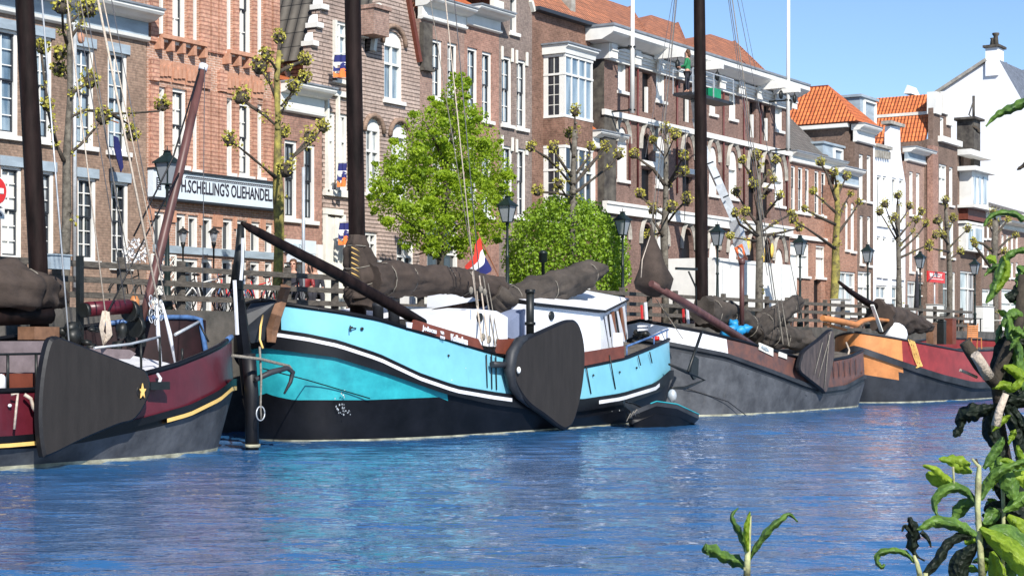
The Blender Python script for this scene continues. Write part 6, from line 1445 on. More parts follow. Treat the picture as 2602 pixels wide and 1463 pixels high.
for px, lab in ((425,'lantern street lamp partly behind the slanting brown spar at left'),(1289,'lantern street lamp between the leafy tree and the round bush'),(1582,'lantern street lamp rising just behind the right side of the round bush'),(1823,'lantern street lamp just right of the third mast'),(2033,'lantern street lamp before the orange brown house beside the white truck'),(2205,'lantern street lamp in front of the dark brick house with the orange pyramid roof'),(2338,'lantern street lamp just left of the red sign'),(2477,'lantern street lamp below the white balconies')): lamp(px, lab)
def walllamp(px, yt, yb, lab):
    Yw = YF-.9; p = P(px, yb, Yw); t = thing('wall_lantern', lab, 'lantern', (p.x, Yw, p.z-.1), 'two white lanterns by the brick house entrance'); h_ = ZZ(px, yt, Yw)-p.z
    mb = MB(); mb.lathe((p.x, Yw, p.z+.04), [(.07,0),(.13,h_*.55),(.13,h_*.56)], 6, smooth=False); mb.build('lantern_glass', M['lampglass'], t)
    mb = MB(); mb.lathe((p.x, Yw, p.z+.04+h_*.565), [(.19,0),(.17,.03),(.06,h_*.25),(.02,h_*.3),(.03,h_*.36),(.0,h_*.42)], 8); mb.lathe((p.x, Yw, p.z-.25), [(.02,-.6),(.03,.1),(.06,.18),(.08,.28)], 8); mb.build('lantern_frame', M['iron'], t)
walllamp(465, 577, 618, 'white lantern on a black post left of its twin before the brick house'); walllamp(543, 577, 618, 'white lantern on a black post nearer the bowsprit tip before the brick house')
# poles, flags, signs -------------------------------
mb = MB(); mb.tube([P(771, 790, 29.8), P(771, 425, 29.8)], .045, 8); o = mb.build('metal_pole', M['galv']); tag(o, 'slim galvanised pole beside the mossy trunked tree in front of the small house', 'pole')
mb = MB(); mb.tube([P(190, 730, YF-.15), P(190, 60, YF-.15)], .055, 8); mb.build('downpipe', M['galv'], A)
for (px, yb, lab) in ((1606, 288, 'white flagpole standing out from the warehouse facade left of the third mast'), (2002, 384, 'white flagpole at the right end of the warehouse')):
    Yp = YJ-1.1; p = P(px, yb, Yp); t = thing('flagpole', lab, 'flagpole', tuple(p), 'white flagpoles on the warehouse')
    mb = MB(); mb.tube([p, P(px+2, -80, Yp)], [.11, .075], 8); mb.build('pole', M['white'], t)
    for yy_ in ((120, 280) if px < 1700 else (255, 380)): mb = MB(); q = P(px, yy_, Yp); mb.bar(q+Vector((0, 1.1, 0)), q-Vector((0, .15, 0)), .07, .07); mb.bar(q-Vector((.3, 0, 0)), q+Vector((.15, 0, 0)), .06, .06); mb.build('bracket', M['iron'], t)
for k, (a, b_, t_, bt) in enumerate(((850,882,140,197),(860,880,415,475),(863,886,566,622))):
    lab = ['upper blue, white and orange banner hanging beside the second mast', 'middle blue, white and orange banner half hidden by the second mast', 'lowest blue, white and orange banner beside the second mast'][k]
    p = P(a, bt, YF-.6); t = thing('banner', lab, 'banner', tuple(p), 'three banners on the stepped gable house')
    for (u, v, m_) in ((0, .32, 'pblue'), (.32, .46, 'pflag'), (.46, .72, 'pblue'), (.72, 1, 'porange')):
        mb = MB(); n = 7; 
        for i in range(n+1):
            for vv in (u, v):
                px = a+(b_-a)*i/n; q = P(px, t_+(bt-t_)*vv+(8*math.sin(i) if u > .4 and vv == u else 0), YF-.6); q.y += .06*math.sin(i*1.7+vv*2); mb.v.append(tuple(q))
        for i in range(n): mb.face((2*i, 2*i+1, 2*i+3, 2*i+2), 0, True)
        mb.build('cloth_panel', M[m_], t)
    mb = MB(); mb.tube([P(a-2, t_-3, YF-.6), P(b_+3, t_-3, YF-.6)], .02, 5); mb.build('banner_rod', M['white'], t)
mb = MB(); q = [P(a, b_, YF-.9+d) for a, b_, d in ((290,345,0),(301,350,.1),(309,385,.15),(314,425,.1),(308,438,0),(298,405,-.05),(291,375,0))]; mb.plate(q, (.02, .05, 0)); fl = mb.build('furled_flag', M['pblue']); tag(fl, 'furled dark blue flag hanging from the brown brick house between its right windows', 'flag')
mb = MB(); mb.tube([P(278, 305, YF-.02), P(300, 312, YF-.95)], .02, 5); mb.build('flag_rod', M['wood'], fl)
mb = MB(); p = P(206, 97, YT-.3); mb.lathe((p.x, p.y, p.z-.12), [(.05,0),(.08,.06),(.08,.18),(.03,.24)], 9); o = mb.build('bird_feeder', M['terra']); tag(o, 'small orange feeder hanging in the top of the leftmost pollard tree', 'feeder')
# no entry sign
ns = thing('road_sign', 'round red no entry sign above a small white plate at the left edge', 'sign', (XX(-12, 28.9), 28.9, QZ))
mb = MB(); mb.tube([(XX(-12, 28.9), 28.9, QZ), P(-12, 440, 28.9)], .035, 8); mb.build('post', M['galv'], ns)
c = P(-12, 484, 28.84)
def disc(mb, c, r, y, m=0, n=28): mb.plate([Vector((c.x+r*math.cos(2*math.pi*i/n), y, c.z+r*math.sin(2*math.pi*i/n))) for i in range(n)], (0, .012, 0), m)
mb = MB(); disc(mb, c, .31, c.y); mb.build('sign_rim', M['white'], ns); mb = MB(); disc(mb, c, .285, c.y-.016); mb.build('sign_face', M['red'], ns); mb = MB(); mb.box(c.x-.2, c.x+.2, c.y-.03, c.y-.018, c.z-.055, c.z+.055); mb.build('sign_bar', M['white'], ns)
p = P(-12, 534, 28.84); mb = MB(); mb.box(p.x-.24, p.x+.24, p.y-.01, p.y+.01, p.z-.17, p.z+.17); pl = mb.build('sign_plate', M['white'], ns)
textobj('6', 'ink', pl, (p.x+.10, p.y-.012, p.z-.12), (1,0,0), (0,0,1), .09, .06); textobj('uitgez.', 'ink', pl, (p.x-.2, p.y-.012, p.z+.04), (1,0,0), (0,0,1), .06, .38)
# red sign, lattice, planter, boxes
bsn = thing('restaurant_sign', 'red rectangular sign with white capital lettering on a post at right', 'sign', (XX(2378, 33), 33, QZ))
mb = MB(); a_, b2, c_, d_ = rect((2357,2399,690,718), 33); mb.box(a_, b2, 32.95, 33.05, c_, d_); pp = mb.build('sign_panel', M['red'], bsn); textobj('BURGY', 'white', pp, (a_+.22, 32.945, c_+.28), (1,0,0), (0,0,1), (d_-c_)*.36, (b2-a_)*.74, bold=.03)
mb = MB(); mb.box(a_+.22, b2-.3, 32.94, 32.95, c_+.17, c_+.21); mb.build('underline', M['white'], pp)
mb = MB(); mb.tube([((a_+b2)/2, 33.08, QZ), ((a_+b2)/2, 33.08, d_)], .04, 6); mb.build('post', M['galv'], bsn)
lt = thing('lattice_panel', 'white diagonal lattice panel leaning behind the slanting spar by the bicycles', 'lattice', (XX(400, 29.6), 29.6, QZ))
a_, b2, c_, d_ = rect((386,446,648,770), 29.6); mb = MB(); n = 7; W2, H2 = b2-a_, d_-c_
mb.bar((a_, 29.6, c_), (a_, 29.6, d_), .05, .04); mb.bar((b2, 29.6, c_), (b2, 29.6, d_), .05, .04); mb.bar((a_, 29.6, d_), (b2, 29.6, d_), .05, .04); mb.bar((a_, 29.6, c_), (b2, 29.6, c_), .05, .04)
k = -H2
while k < W2:
    for sgn, yy_ in ((1, 29.585), (-1, 29.615)):
        x0 = max(0, k); x1 = min(W2, k+H2)
        if x1 > x0+.05:
            z0, z1 = (x0-k, x1-k); 
            if sgn < 0: z0, z1 = H2-z0, H2-z1
            mb.bar((a_+x0, yy_, c_+z0), (a_+x1, yy_, c_+z1), .022, .012)
    k += .16
mb.build('lattice', M['cream'], lt)
mb = MB(); a_, b2, c_, d_ = rect((119,169,646,684), YFE-.25); mb.box(a_, b2, YFE-.36, YFE-.04, c_, d_-.03); mb.box(a_-.03, b2+.03, YFE-.39, YFE-.02, d_-.028, d_); o = mb.build('planter_box', M['bluegrey']); tag(o, 'long blue grey planter box hung on the quay fence by the leftmost mast', 'planter')
for (a, b_, t_, bt, y_, lab) in ((1046,1066,748,790,29,'narrow white cabinet behind the furled sail left of its wider twin'),(1070,1094,745,790,29,'wider white cabinet behind the furled sail of the teal barge'),(2135,2160,762,816,28.6,'white slatted electricity cabinet by the quay fence left of the dark gaff'),(2499,2526,780,836,29,'pale grey cabinet on the terrace at the far right'),(2374,2398,775,830,29.4,'pale stone pillar box below the red sign'),(1498,1512,712,740,29,'small white notice box right of the round bush top of the wheelhouse')):
    a_, b2, c_, d_ = rect((a, b_, t_, bt), y_); t = thing('street_cabinet', lab, 'cabinet', (a_, y_, QZ)); mb = MB(); mb.box(a_, b2, y_, y_+.4, QZ, d_); mb.build('cabinet_body', M['white'], t)
    mb = MB(); mb.box(a_-.03, b2+.03, y_-.04, y_+.44, d_+.003, d_+.05); mb.build('lid', M['stone'], t)
    mb = MB(); mb.box(a_+.06, b2-.06, y_-.015, y_-.003, max(c_, QZ)+.06, d_-.08); mb.build('door', M['cream'], t)
# truck with boom -----------------------------------
YK = 31.4; tk = thing('lift_truck', 'white aerial lift truck parked before the warehouse with a long grey boom', 'truck', (XX(1918, YK), YK, QZ))
xa, xb, xc = XX(1817, YK), XX(1930, YK), XX(2022, YK); zt_ = ZZ(1900, 662, YK); zb2 = QZ+.55
mb = MB(); mb.box(xa, xb-.04, YK, YK+2.1, zb2+.35, zt_); mb.box(xb+.0, xc, YK-.05, YK+2.1, zb2, zt_-.02); bd = mb.build('body', M['white'], tk)
mb = MB(); 
for f in (.28, .55, .8): x = xb+(xc-xb)*f; mb.box(x, x+.025, YK-.062, YK-.053, zb2+.05, zt_-.1)
for f in (.15, .62): x = xa+(xb-xa)*f; mb.box(x, x+.02, YK-.012, YK-.003, zb2+.4, zt_-.08)
mb.box(xa, xb-.04, YK-.014, YK-.003, zt_-.16, zt_-.12); build_split(mb, 'panel_seam', M['galv'], bd)
mb = MB(); mb.box(xa-.1, xc+.1, YK+.1, YK+2, QZ+.35, zb2-.003); mb.box(xa, xb-.04, YK+.02, YK+2.05, zb2+.003, zb2+.34); mb.build('chassis', M['iron'], tk)
for x in (xa+.8, xc-.8):
    for yy_ in (YK+.05, YK+1.85): mb = MB(); mb.tube([(x, yy_, QZ+.42), (x, yy_+.25, QZ+.42)], .42, 18); wl_ = mb.build('wheel', M['rubber'], tk); mb = MB(); mb.tube([(x, yy_-.02, QZ+.42), (x, yy_+.03, QZ+.42)], .22, 12); mb.build('rim', M['galv'], wl_)
p0, p1, p2 = P(1888, 650, YK+1), P(1868, 560, YK+1.3), P(1790, 385, YK+2.4)
mb = MB(); mb.bar(p0, p1, .42, .42); mb.bar(p1, P(1828, 470, YK+1.9), .38, .36); mb.bar(P(1828, 470, YK+1.9), p2, .32, .30); mb.bar(p2, P(1768, 300, YK+2.7), .26, .26); mb.bar(P(1768, 300, YK+2.7), P(1762, 256, YK+2.4), .2, .2); mb.build('boom', M['galv'], tk)
mb = MB()
for (a, b_) in ((1865,540),(1845,500),(1822,452),(1805,415)): q = P(a, b_, YK+1.35); mb.bar(q+Vector((-.25, 0, -.05)), q+Vector((.25, 0, .08)), .05, .05)
build_split(mb, 'boom_clamp', M['iron'], tk)
yb_ = YK+2.2; xa_, xb_ = XX(1738, yb_), XX(1842, yb_); zf_ = ZZ(1790, 251, yb_)
mb = MB(); mb.box(xa_, xb_, yb_-.4, yb_+.5, zf_-.08, zf_+.05); bk = mb.build('basket', M['steeld'], tk)
mb = MB()
for yy_ in (yb_-.4, yb_+.5):
    mb.bar((xa_, yy_, zf_+1.0), (xb_, yy_, zf_+1.0), .04, .04)
    for f in (0, .5, 1): mb.bar((xa_+(xb_-xa_)*f, yy_, zf_), (xa_+(xb_-xa_)*f, yy_, zf_+1.0), .035, .035)
mb.build('basket_rail', M['galv'], bk)
mb = MB(); q0, q1 = XX(1812, yb_-.2), XX(1832, yb_-.2); mb.box(q0, q1, yb_-.2, yb_+.3, zf_+.055, zf_+.5); o = mb.build('tool_crate', M['green']); tag(o, 'green plastic crate in the lift basket near the warehouse cornice', 'crate')
op = thing('number_panel', 'orange number panel fixed to the lift boom above the white truck', 'panel', tuple(P(1884, 662, YK-.1)))
mb = MB(); pts = [(1868,630),(1886,620),(1900,660),(1882,664)]; mb.plate([P(a, b_, YK-.1) for a, b_ in pts], (0, .05, 0)); pn = mb.build('panel', M['orange'], op)
e = (P(1898, 655, YK-.12)-P(1888, 625, YK-.12)); ux = Vector((.95, 0, -.0)); textobj('8', 'white', pn, P(1878, 657, YK-.115), (1, 0, .1), (-.35, 0, 1), .46, .42, bold=.05)
for (px, py) in ((1903,622),(1962,636),(1940,650)): 
    mb = MB(); p = P(px, py, YJ-.08); mb.ball(p, .2, .05, .36, 9, wob=.3, seed=px); o = mb.build('gilt_ornament', M['gold']); tag(o, {1903: 'gilded relief ornament high on the warehouse wall left of two others', 1962: 'largest gilded relief ornament on the warehouse wall right of the pollard trunk', 1940: 'small gilded relief ornament partly behind the pollard trunk'}[px], 'ornament', 'gilt ornaments on the warehouse')
# ---------------------------------------------------------------- people
def skinmesh(name, vs, es, parent, mat, sub=2):
    me = bpy.data.meshes.new(name); root = parent
    while root.parent is not None: root = root.parent
    o3 = Vector(root.location); me.from_pydata([tuple(Vector(v[:3])-o3) for v in vs], es, []); o = bpy.data.objects.new(name, me); C.objects.link(o); o.parent = parent
    md = o.modifiers.new('skin', 'SKIN'); md.use_smooth_shade = True
    for i, v in enumerate(vs): me.skin_vertices[0].data[i].radius = (v[3], v[4] if len(v) > 4 else v[3]); me.skin_vertices[0].data[i].use_root = (i == 0)
    s2 = o.modifiers.new('sub', 'SUBSURF'); s2.levels = sub; s2.render_levels = sub; me.materials.append(M[mat]); return o
def person(label, x, y, z, face, seated, top, hairm, scale=1.0, sunglasses=False):
    """z: height of the ground or platform; face: direction angle in the XY plane"""
    t = thing('person', label, 'person', (x, y, z)); f = Vector((math.cos(face), math.sin(face), 0)); r = Vector((f.y, -f.x, 0)); up = Vector((0, 0, 1)); s = scale
    hz_ = (.50 if seated else .92)*s; o = Vector((x, y, z))
    def pt(a, b_, c, rad, r2=None): v = o+r*a*s+f*b_*s+up*c*s; return (v.x, v.y, v.z, rad*s, (r2 or rad)*s)
    h0 = hz_/s; sh = h0+.50
    V = [pt(0,0,h0,.13,.10), pt(0,.0,h0+.25,.12,.09), pt(0,0,sh-.02,.12,.08), pt(0,.01,sh+.09,.05), pt(0,.02,sh+.16,.075,.085), pt(0,.03,sh+.26,.085,.095), pt(0,.02,sh+.34,.06)]
    E = [(0,1),(1,2),(2,3),(3,4),(4,5),(5,6)]
    for sd in (-1, 1):
        b0 = len(V); V += [pt(.17*sd,0,sh-.04,.055), pt(.22*sd,.05,sh-.30,.042), pt(.16*sd,.26,sh-.34,.032), pt(.13*sd,.34,sh-.33,.028,.016)]; E += [(2,b0),(b0,b0+1),(b0+1,b0+2),(b0+2,b0+3)]
        for q in range(5): V.append(pt(.13*sd+(q-2)*.018,.42-.012*abs(q-2),sh-.335-.01*q,.008)); E.append((b0+3, len(V)-1))
        b0 = len(V)
        if seated: V += [pt(.09*sd,.05,h0-.02,.085), pt(.12*sd,.42,h0,.06), pt(.12*sd,.44,.10,.04), pt(.12*sd,.54,.04,.035,.03)]
        else: V += [pt(.09*sd,0,h0-.10,.085), pt(.10*sd,.02,.48,.055), pt(.10*sd,0,.10,.04), pt(.10*sd,.12,.04,.035,.03)]
        E += [(0,b0),(b0,b0+1),(b0+1,b0+2),(b0+2,b0+3)]
    skinmesh('body', V, E, t, 'skin')
    V2 = [pt(0,0,h0-.02,.15,.12), pt(0,0,h0+.25,.14,.11), pt(0,0,sh-.02,.145,.10), pt(0,.0,sh+.05,.07)]; E2 = [(0,1),(1,2),(2,3)]
    for sd in (-1, 1): b0 = len(V2); V2 += [pt(.17*sd,0,sh-.04,.068), pt(.22*sd,.05,sh-.30,.055), pt(.17*sd,.24,sh-.34,.045)]; E2 += [(2,b0),(b0,b0+1),(b0+1,b0+2)]
    skinmesh('jacket', V2, E2, t, top)
    V3 = [pt(0,0,h0-.02,.145,.115)]; E3 = []
    for sd in (-1, 1):
        b0 = len(V3); V3 += ([pt(.09*sd,.05,h0-.02,.10), pt(.12*sd,.43,h0,.075), pt(.12*sd,.44,.12,.055)] if seated else [pt(.09*sd,0,h0-.10,.10), pt(.10*sd,.02,.48,.07), pt(.10*sd,0,.12,.055)]); E3 += [(0,b0),(b0,b0+1),(b0+1,b0+2)]
    skinmesh('trousers', V3, E3, t, 'cloth_d')
    mb = MB(); c = o+f*-.015*s+up*(sh+.285)*s; mb.ball(c, .105*s, .105*s, .11*s, 12, wob=.12, seed=x); mb.ball(o+f*-.06*s+up*(sh+.18)*s, .09*s, .08*s, .14*s, 8, wob=.2); mb.build('hair', M[hairm], t)
    fc_ = o+f*.095*s+up*(sh+.225)*s; mb = MB(); mb.ball(fc_+f*.02*s, .016*s, .02*s, .03*s, 6); mb.build('nose', M['skin'], t)
    mb = MB()
    for sd in (-1, 1): mb.ball(fc_+r*.035*sd*s+up*.03*s, .03*s if sunglasses else .014*s, .014*s, .022*s if sunglasses else .010*s, 8)
    if sunglasses: mb.bar(fc_-r*.08*s+up*.035*s, fc_+r*.08*s+up*.035*s, .012*s, .01*s)
    (mb.build('sunglasses', M['black'], t) if sunglasses else build_split(mb, 'eye', M['black'], t)); mb = MB(); mb.ball(fc_-up*.045*s-f*.004*s, .028*s, .012*s, .007*s, 8); mb.build('mouth', M['red'], t)
    return t
def chair(label, x, y, z, rz, mat='wood', slats=5, s=1.0, folding=True):
    t = thing('terrace_chair', label, 'chair', (x, y, z)); f = Vector((math.cos(rz), math.sin(rz), 0)); r = Vector((f.y, -f.x, 0)); o = Vector((x, y, z)); up = Vector((0, 0, 1))
    for sd in (-1, 1):
        mb = MB(); mb.bar(o+r*.22*sd-f*.22, o+r*.22*sd-f*.14+up*.92*s, .035, .035); mb.build('leg', M[mat], t)
        mb = MB(); mb.bar(o+r*.22*sd+f*.22, o+r*.22*sd+f*.18+up*.45, .035, .035); mb.build('leg', M[mat], t)
    mb = MB()
    for k in range(5): q = o+f*(-.18+.09*k)+up*.45; mb.bar(q-r*.23, q+r*.23, .07, .02)
    mb.build('seat', M[mat], t); mb = MB()
    for k in range(slats): q = o-f*(.17-.01*k)+up*(.52+.085*k); mb.bar(q-r*.23, q+r*.23, .02, .062)
    mb.build('backrest', M[mat], t); return t
def table(label, x, y, z, mat='timber', L=1.2, W=.7, h=.74):
    t = thing('terrace_table', label, 'table', (x, y, z)); mb = MB(); mb.box(x-L/2, x+L/2, y-W/2, y+W/2, z+h-.04, z+h); mb.build('table_top', M[mat], t)
    for i in (-1, 1):
        for j in (-1, 1): mb = MB(); mb.bar((x+i*(L/2-.08), y+j*(W/2-.08), z), (x+i*(L/2-.08), y+j*(W/2-.08), z+h-.04), .05, .05); mb.build('leg', M['iron'], t)
    return t
camdir = lambda x, y: math.atan2(-y, -x)
for (px, y_, lab, top_, hr, sg) in ((745, 29.9, 'seated woman with brown hair and sunglasses in a dark jacket by the mossy tree', 'cloth_d', 'hair', True), (775, 30.0, 'seated person in a rose top half hidden behind the galvanised pole', 'redhull', 'hair', False), (800, 30.2, 'seated person all in dark clothes right of the galvanised pole', 'cloth_d', 'cloth_d', False)):
    x = XX(px, y_); person(lab, x, y_, QZ+.12, camdir(x, y_)+.2*(px-770)/30, True, top_, hr, 1.0, sg)
    tt = thing('bench_seat', {745: 'dark bench seat under the woman with sunglasses', 775: 'dark bench seat under the person in the rose top', 800: 'dark bench seat under the person in dark clothes'}[px], 'seat', (x, y_, QZ)); mb = MB(); mb.box(x-.25, x+.25, y_-.2, y_+.25, QZ+.4, QZ+.45); mb.build('seat', M['cloth_d'], tt)
    for i in (-1, 1): mb = MB(); mb.box(x+i*.2-.03, x+i*.2+.03, y_-.15, y_+.2, QZ, QZ+.4); mb.build('leg', M['iron'], tt)
xw = XX(1750, yb_); person('worker in a green jacket standing in the lift basket at the warehouse cornice', xw, yb_+.05, zf_+.05, R(100), False, 'cloth_g', 'hair')
# bicycles ------------------------------------------
def bicycle(label, px, y, rz, mat):
    x = XX(px, y); t = thing('bicycle', label, 'bicycle', (x, y, QZ), 'bicycles parked by the quay fence'); f = Vector((math.cos(rz), math.sin(rz), 0)); r = Vector((-f.y, f.x, 0)); up = Vector((0, 0, 1)); o = Vector((x, y, QZ))
    for sd in (-1, 1):
        c = o+f*.52*sd+up*.34; mb = MB(); mb.tube([c+f*math.cos(a)*.32+up*math.sin(a)*.32 for a in [2*math.pi*i/20 for i in range(21)]], .018, 5, cap=False); wl_ = mb.build('wheel', M['rubber'], t)
        mb = MB()
        for i in range(8): a = math.pi*i/8; mb.bar(c-f*math.cos(a)*.31-up*math.sin(a)*.31, c+f*math.cos(a)*.31+up*math.sin(a)*.31, .004, .004)
        mb.build('spokes', M['galv'], wl_)
        mb = MB(); mb.tube([c+f*math.cos(a)*.37+up*math.sin(a)*.37 for a in [R(20)+R(140)*i/8 for i in range(9)]], .02, 4); mb.build('mudguard', M[mat], t)
    A_, B_, S_, H_ = o+f*-.52+up*.34, o+f*-.05+up*.30, o+f*-.20+up*.85, o+f*.36+up*.85; W__ = o+f*.52+up*.34
    mb = MB()
    for a, b_ in ((A_, B_), (B_, S_), (A_, S_-up*.12), (B_, H_-up*.08), (S_-up*.15, H_), (H_, W__), (H_, H_+up*.18-f*.04)): mb.tube([a, b_], .016, 6)
    mb.build('frame', M[mat], t); mb = MB(); hb_ = H_+up*.18-f*.04; mb.tube([hb_-r*.28-f*.16, hb_-r*.25, hb_, hb_+r*.25, hb_+r*.28-f*.16], .013, 6); mb.build('handlebar', M['galv'], t)
    mb = MB(); mb.ball(S_+up*.08, .13, .08, .035, 8); mb.build('saddle', M['black'], t); return t
for (px, y_, rz, mt, lab) in ((480,29.5,.35,'iron','black bicycle parked below the left white lantern'),(518,29.2,-.5,'white','white bicycle leaning by the lattice panel side of the bow gap'),(560,29.6,.9,'red','red framed bicycle behind the bow ropes'),(600,29.1,.2,'bluerail','blue bicycle directly behind the black stem of the teal barge'),(655,29.4,-.3,'red','red bicycle left of the mossy tree'),(682,28.9,.5,'cream','cream bicycle against the fence at the mossy trunk'),(735,28.9,.1,'iron','black bicycle in front of the seated woman'),(330,29.3,.2,'iron','black bicycle with flowers behind the fence at left'),(2010,29.2,.3,'iron','dark bicycle right of the white truck')): bicycle(lab, px, y_, rz, mt)
mb = MB(); q = P(345, 640, 29.2); cloud(mb, q, .32, 160, .08, RD); o = mb.build('flower_bunch', M['pflag']); tag(o, 'bunch of white blossom on the bicycle behind the left fence', 'flowers', kind='stuff')
for (px, y_, rz, lab, mt) in ((2395,29.3,.4,'dark terrace chair below the pillar box at right','iron'),(2425,29.8,2.4,'dark terrace chair facing the red barge','iron'),(2448,29.2,-2.0,'brown wooden terrace chair behind the slatted deck chair','oak'),(2560,29.0,.8,'dark terrace chair near the right edge','iron')): chair(lab, XX(px, y_), y_, QZ, rz, mt)
xd = XX(2476, 23.9); chair('orange slatted folding chair on the deck of the red barge', xd, 23.9, ZZ(2476, 886, 23.9), 3.9, 'orhull', 6, 1.15)
table('grey plank terrace table behind the red barge below the pillar box', XX(2410, 29.0), 29.0, QZ); table('dark terrace table near the lantern lamp at far right', XX(2470, 29.2), 29.2, QZ, 'iron'); table('long white topped table at the far right edge', XX(2555, 28.9), 28.9, QZ, 'white', 2.6, .9, .7)
pz = P(2340, 850, 24.3); 
for k, (px, w_) in enumerate(((2372,10),(2398,8),(2420,12))):
    mb = MB(); y_ = 24.3; p0 = P(px, 862, y_); mb.box(p0.x, p0.x+w_/25, y_, y_+.3, p0.z-.2, p0.z+.62+.1*k); mb.box(p0.x-.02, p0.x+w_/25+.02, y_-.02, y_+.32, p0.z+.625+.1*k, p0.z+.66+.1*k)
    o = mb.build('deck_locker', M[('oak', 'iron', 'brown')[k]]); tag(o, ['short brown locker standing on the red barge deck behind its sail cover', 'narrow black locker between two brown ones on the red barge deck', 'tall brown locker on the red barge deck beside the slatted chair'][k], 'locker', 'lockers on the red barge deck')
ps = thing('parasol', 'closed dark parasol standing on the terrace left of the red sign', 'parasol', (XX(2330, 29.6), 29.6, QZ)); mb = MB(); x = XX(2330, 29.6); mb.tube([(x, 29.6, QZ), (x, 29.6, QZ+2.9)], .03, 6); mb.build('pole', M['wood'], ps)
mb = MB(); mb.lathe((x, 29.6, QZ+1.0), [(.05,0),(.16,.1),(.14,.6),(.10,1.3),(.03,1.9)], 10); mb.build('canopy', M['cloth_d'], ps)
mb = MB(); p = P(1380, 740, 28.9); mb.lathe((p.x, 28.9, QZ), [(.06,0),(.05,ZZ(1380, 668, 28.9)-QZ),(.13,ZZ(1380, 665, 28.9)-QZ),(.13,ZZ(1380, 645, 28.9)-QZ),(.16,ZZ(1380, 643, 28.9)-QZ),(.06,ZZ(1380, 636, 28.9)-QZ)], 10); o = mb.build('capped_post', M['green_iron']); tag(o, 'low black post with a round cap in front of the round bush', 'post')
# ================================================================ foreground plant (about three metres from the camera)
def leafblade(mb, pts, m=0, t0=3.0, curl=.25, wav=0., seed=0, seg=4):
    """pts: (px, py, half width px, depth offset m)"""
    n = len(pts); fine = []
    for i in range((n-1)*seg+1):
        k = min(i//seg, n-2); f = i/seg-k; p0, p1, p2, p3 = pts[max(k-1, 0)], pts[k], pts[k+1], pts[min(k+2, n-1)]
        fine.append([.5*((2*p1[c])+(-p0[c]+p2[c])*f+(2*p0[c]-5*p1[c]+4*p2[c]-p3[c])*f*f+(-p0[c]+3*p1[c]-3*p2[c]+p3[c])*f**3) for c in range(4)])
    b = len(mb.v)
    for i, (x, y, w, d) in enumerate(fine):
        a = fine[max(i-1, 0)]; c = fine[min(i+1, len(fine)-1)]; dx, dy = c[0]-a[0], c[1]-a[1]; L = math.hypot(dx, dy) or 1; nx, ny = -dy/L, dx/L; w = max(w, .6)
        wv = 1+wav*math.sin(i*1.9+seed)
        for k, f in enumerate((-1, -.5, 0, .5, 1)):
            dd = d+curl*abs(f)*w/1500*t0+.005*noise.noise(Vector((i*.9+seed*3, f*1.6, seed)))+.004*math.sin(i*2.2+seed)*f; wv = 1+wav*math.sin(i*1.9+seed)+.13*noise.noise(Vector((i*1.3, f*2, seed+9))); mb.v.append(tuple(D(x+nx*w*f*wv, y+ny*w*f*wv, t0+dd)))
    for i in range(len(fine)-1):
        for k in range(4): mb.face((b+i*5+k, b+i*5+k+1, b+(i+1)*5+k+1, b+(i+1)*5+k), m, True)
def stem(pts, t0=3.0, name='stem', mat='rope', parent=None):
    mb = MB(); mb.tube([D(a, b_, t0+d) for a, b_, r, d in pts], [r/F*t0 for a, b_, r, d in pts], 8, wob=.12, seed=pts[0][0]); return mb.build(name, M[mat], parent)
def groundstem(px, py, t0): 
    p = D(px, py, t0); return Vector((p.x, p.y, .7))
def plant(label, px, t0):
    p = D(px, 1463, t0); return thing('leafy_shrub', label, 'plant', (p.x, p.y, .72))
def blades(parent, lst, t0):
    for i, (m_, pts, curl, wav) in enumerate(lst):
        mb = MB(); leafblade(mb, pts, 0, t0, curl, wav, i); mb.build('leaf', M[m_], parent)
def rootstem(parent, px, py, r, t0, mat='stemgreen'):
    p = D(px, py, t0); mb = MB(); mb.tube([(p.x, p.y, .7), tuple(p)], r/F*t0, 8); mb.build('stem', M[mat], parent)
M['stemgreen'] = mk('pale_plant_stem', (.42,.45,.22), .7, .25, 30, c2=(.20,.18,.10), bump=.3)
M['stembrown'] = mk('brown_plant_stem', (.045,.036,.026), .9, .3, 25, bump=.5)
# small shoot bottom centre-right
S1 = plant('small curled young shoot with three leaves at the bottom right of centre', 1897, 2.6)
rootstem(S1, 1898, 1440, 9, 2.6)
stem([(1898,1463,9,0),(1899,1420,8,0),(1903,1350,6,0),(1906,1310,4,0)], 2.6, mat='stemgreen', parent=S1)
blades(S1, [('leaff', [(1896,1440,6,0),(1870,1425,16,.01),(1835,1412,14,.0),(1805,1395,16,-.01),(1790,1400,8,-.02),(1795,1380,3,-.02)], .6, .25),
  ('leaff', [(1900,1425,5,0),(1925,1385,8,-.01),(1955,1345,10,-.02),(1985,1320,8,-.02),(2005,1306,5,-.01),(2027,1325,2,0)], .8, .2),
  ('leaff', [(1896,1400,5,0),(1884,1360,10,.0),(1866,1330,7,-.01),(1860,1308,5,-.01),(1876,1290,2,0)], .8, .2),
  ('leaff2', [(1900,1400,4,-.01),(1896,1350,8,-.02),(1902,1315,5,-.02),(1906,1298,1,-.02)], .5, .1)], 2.6)
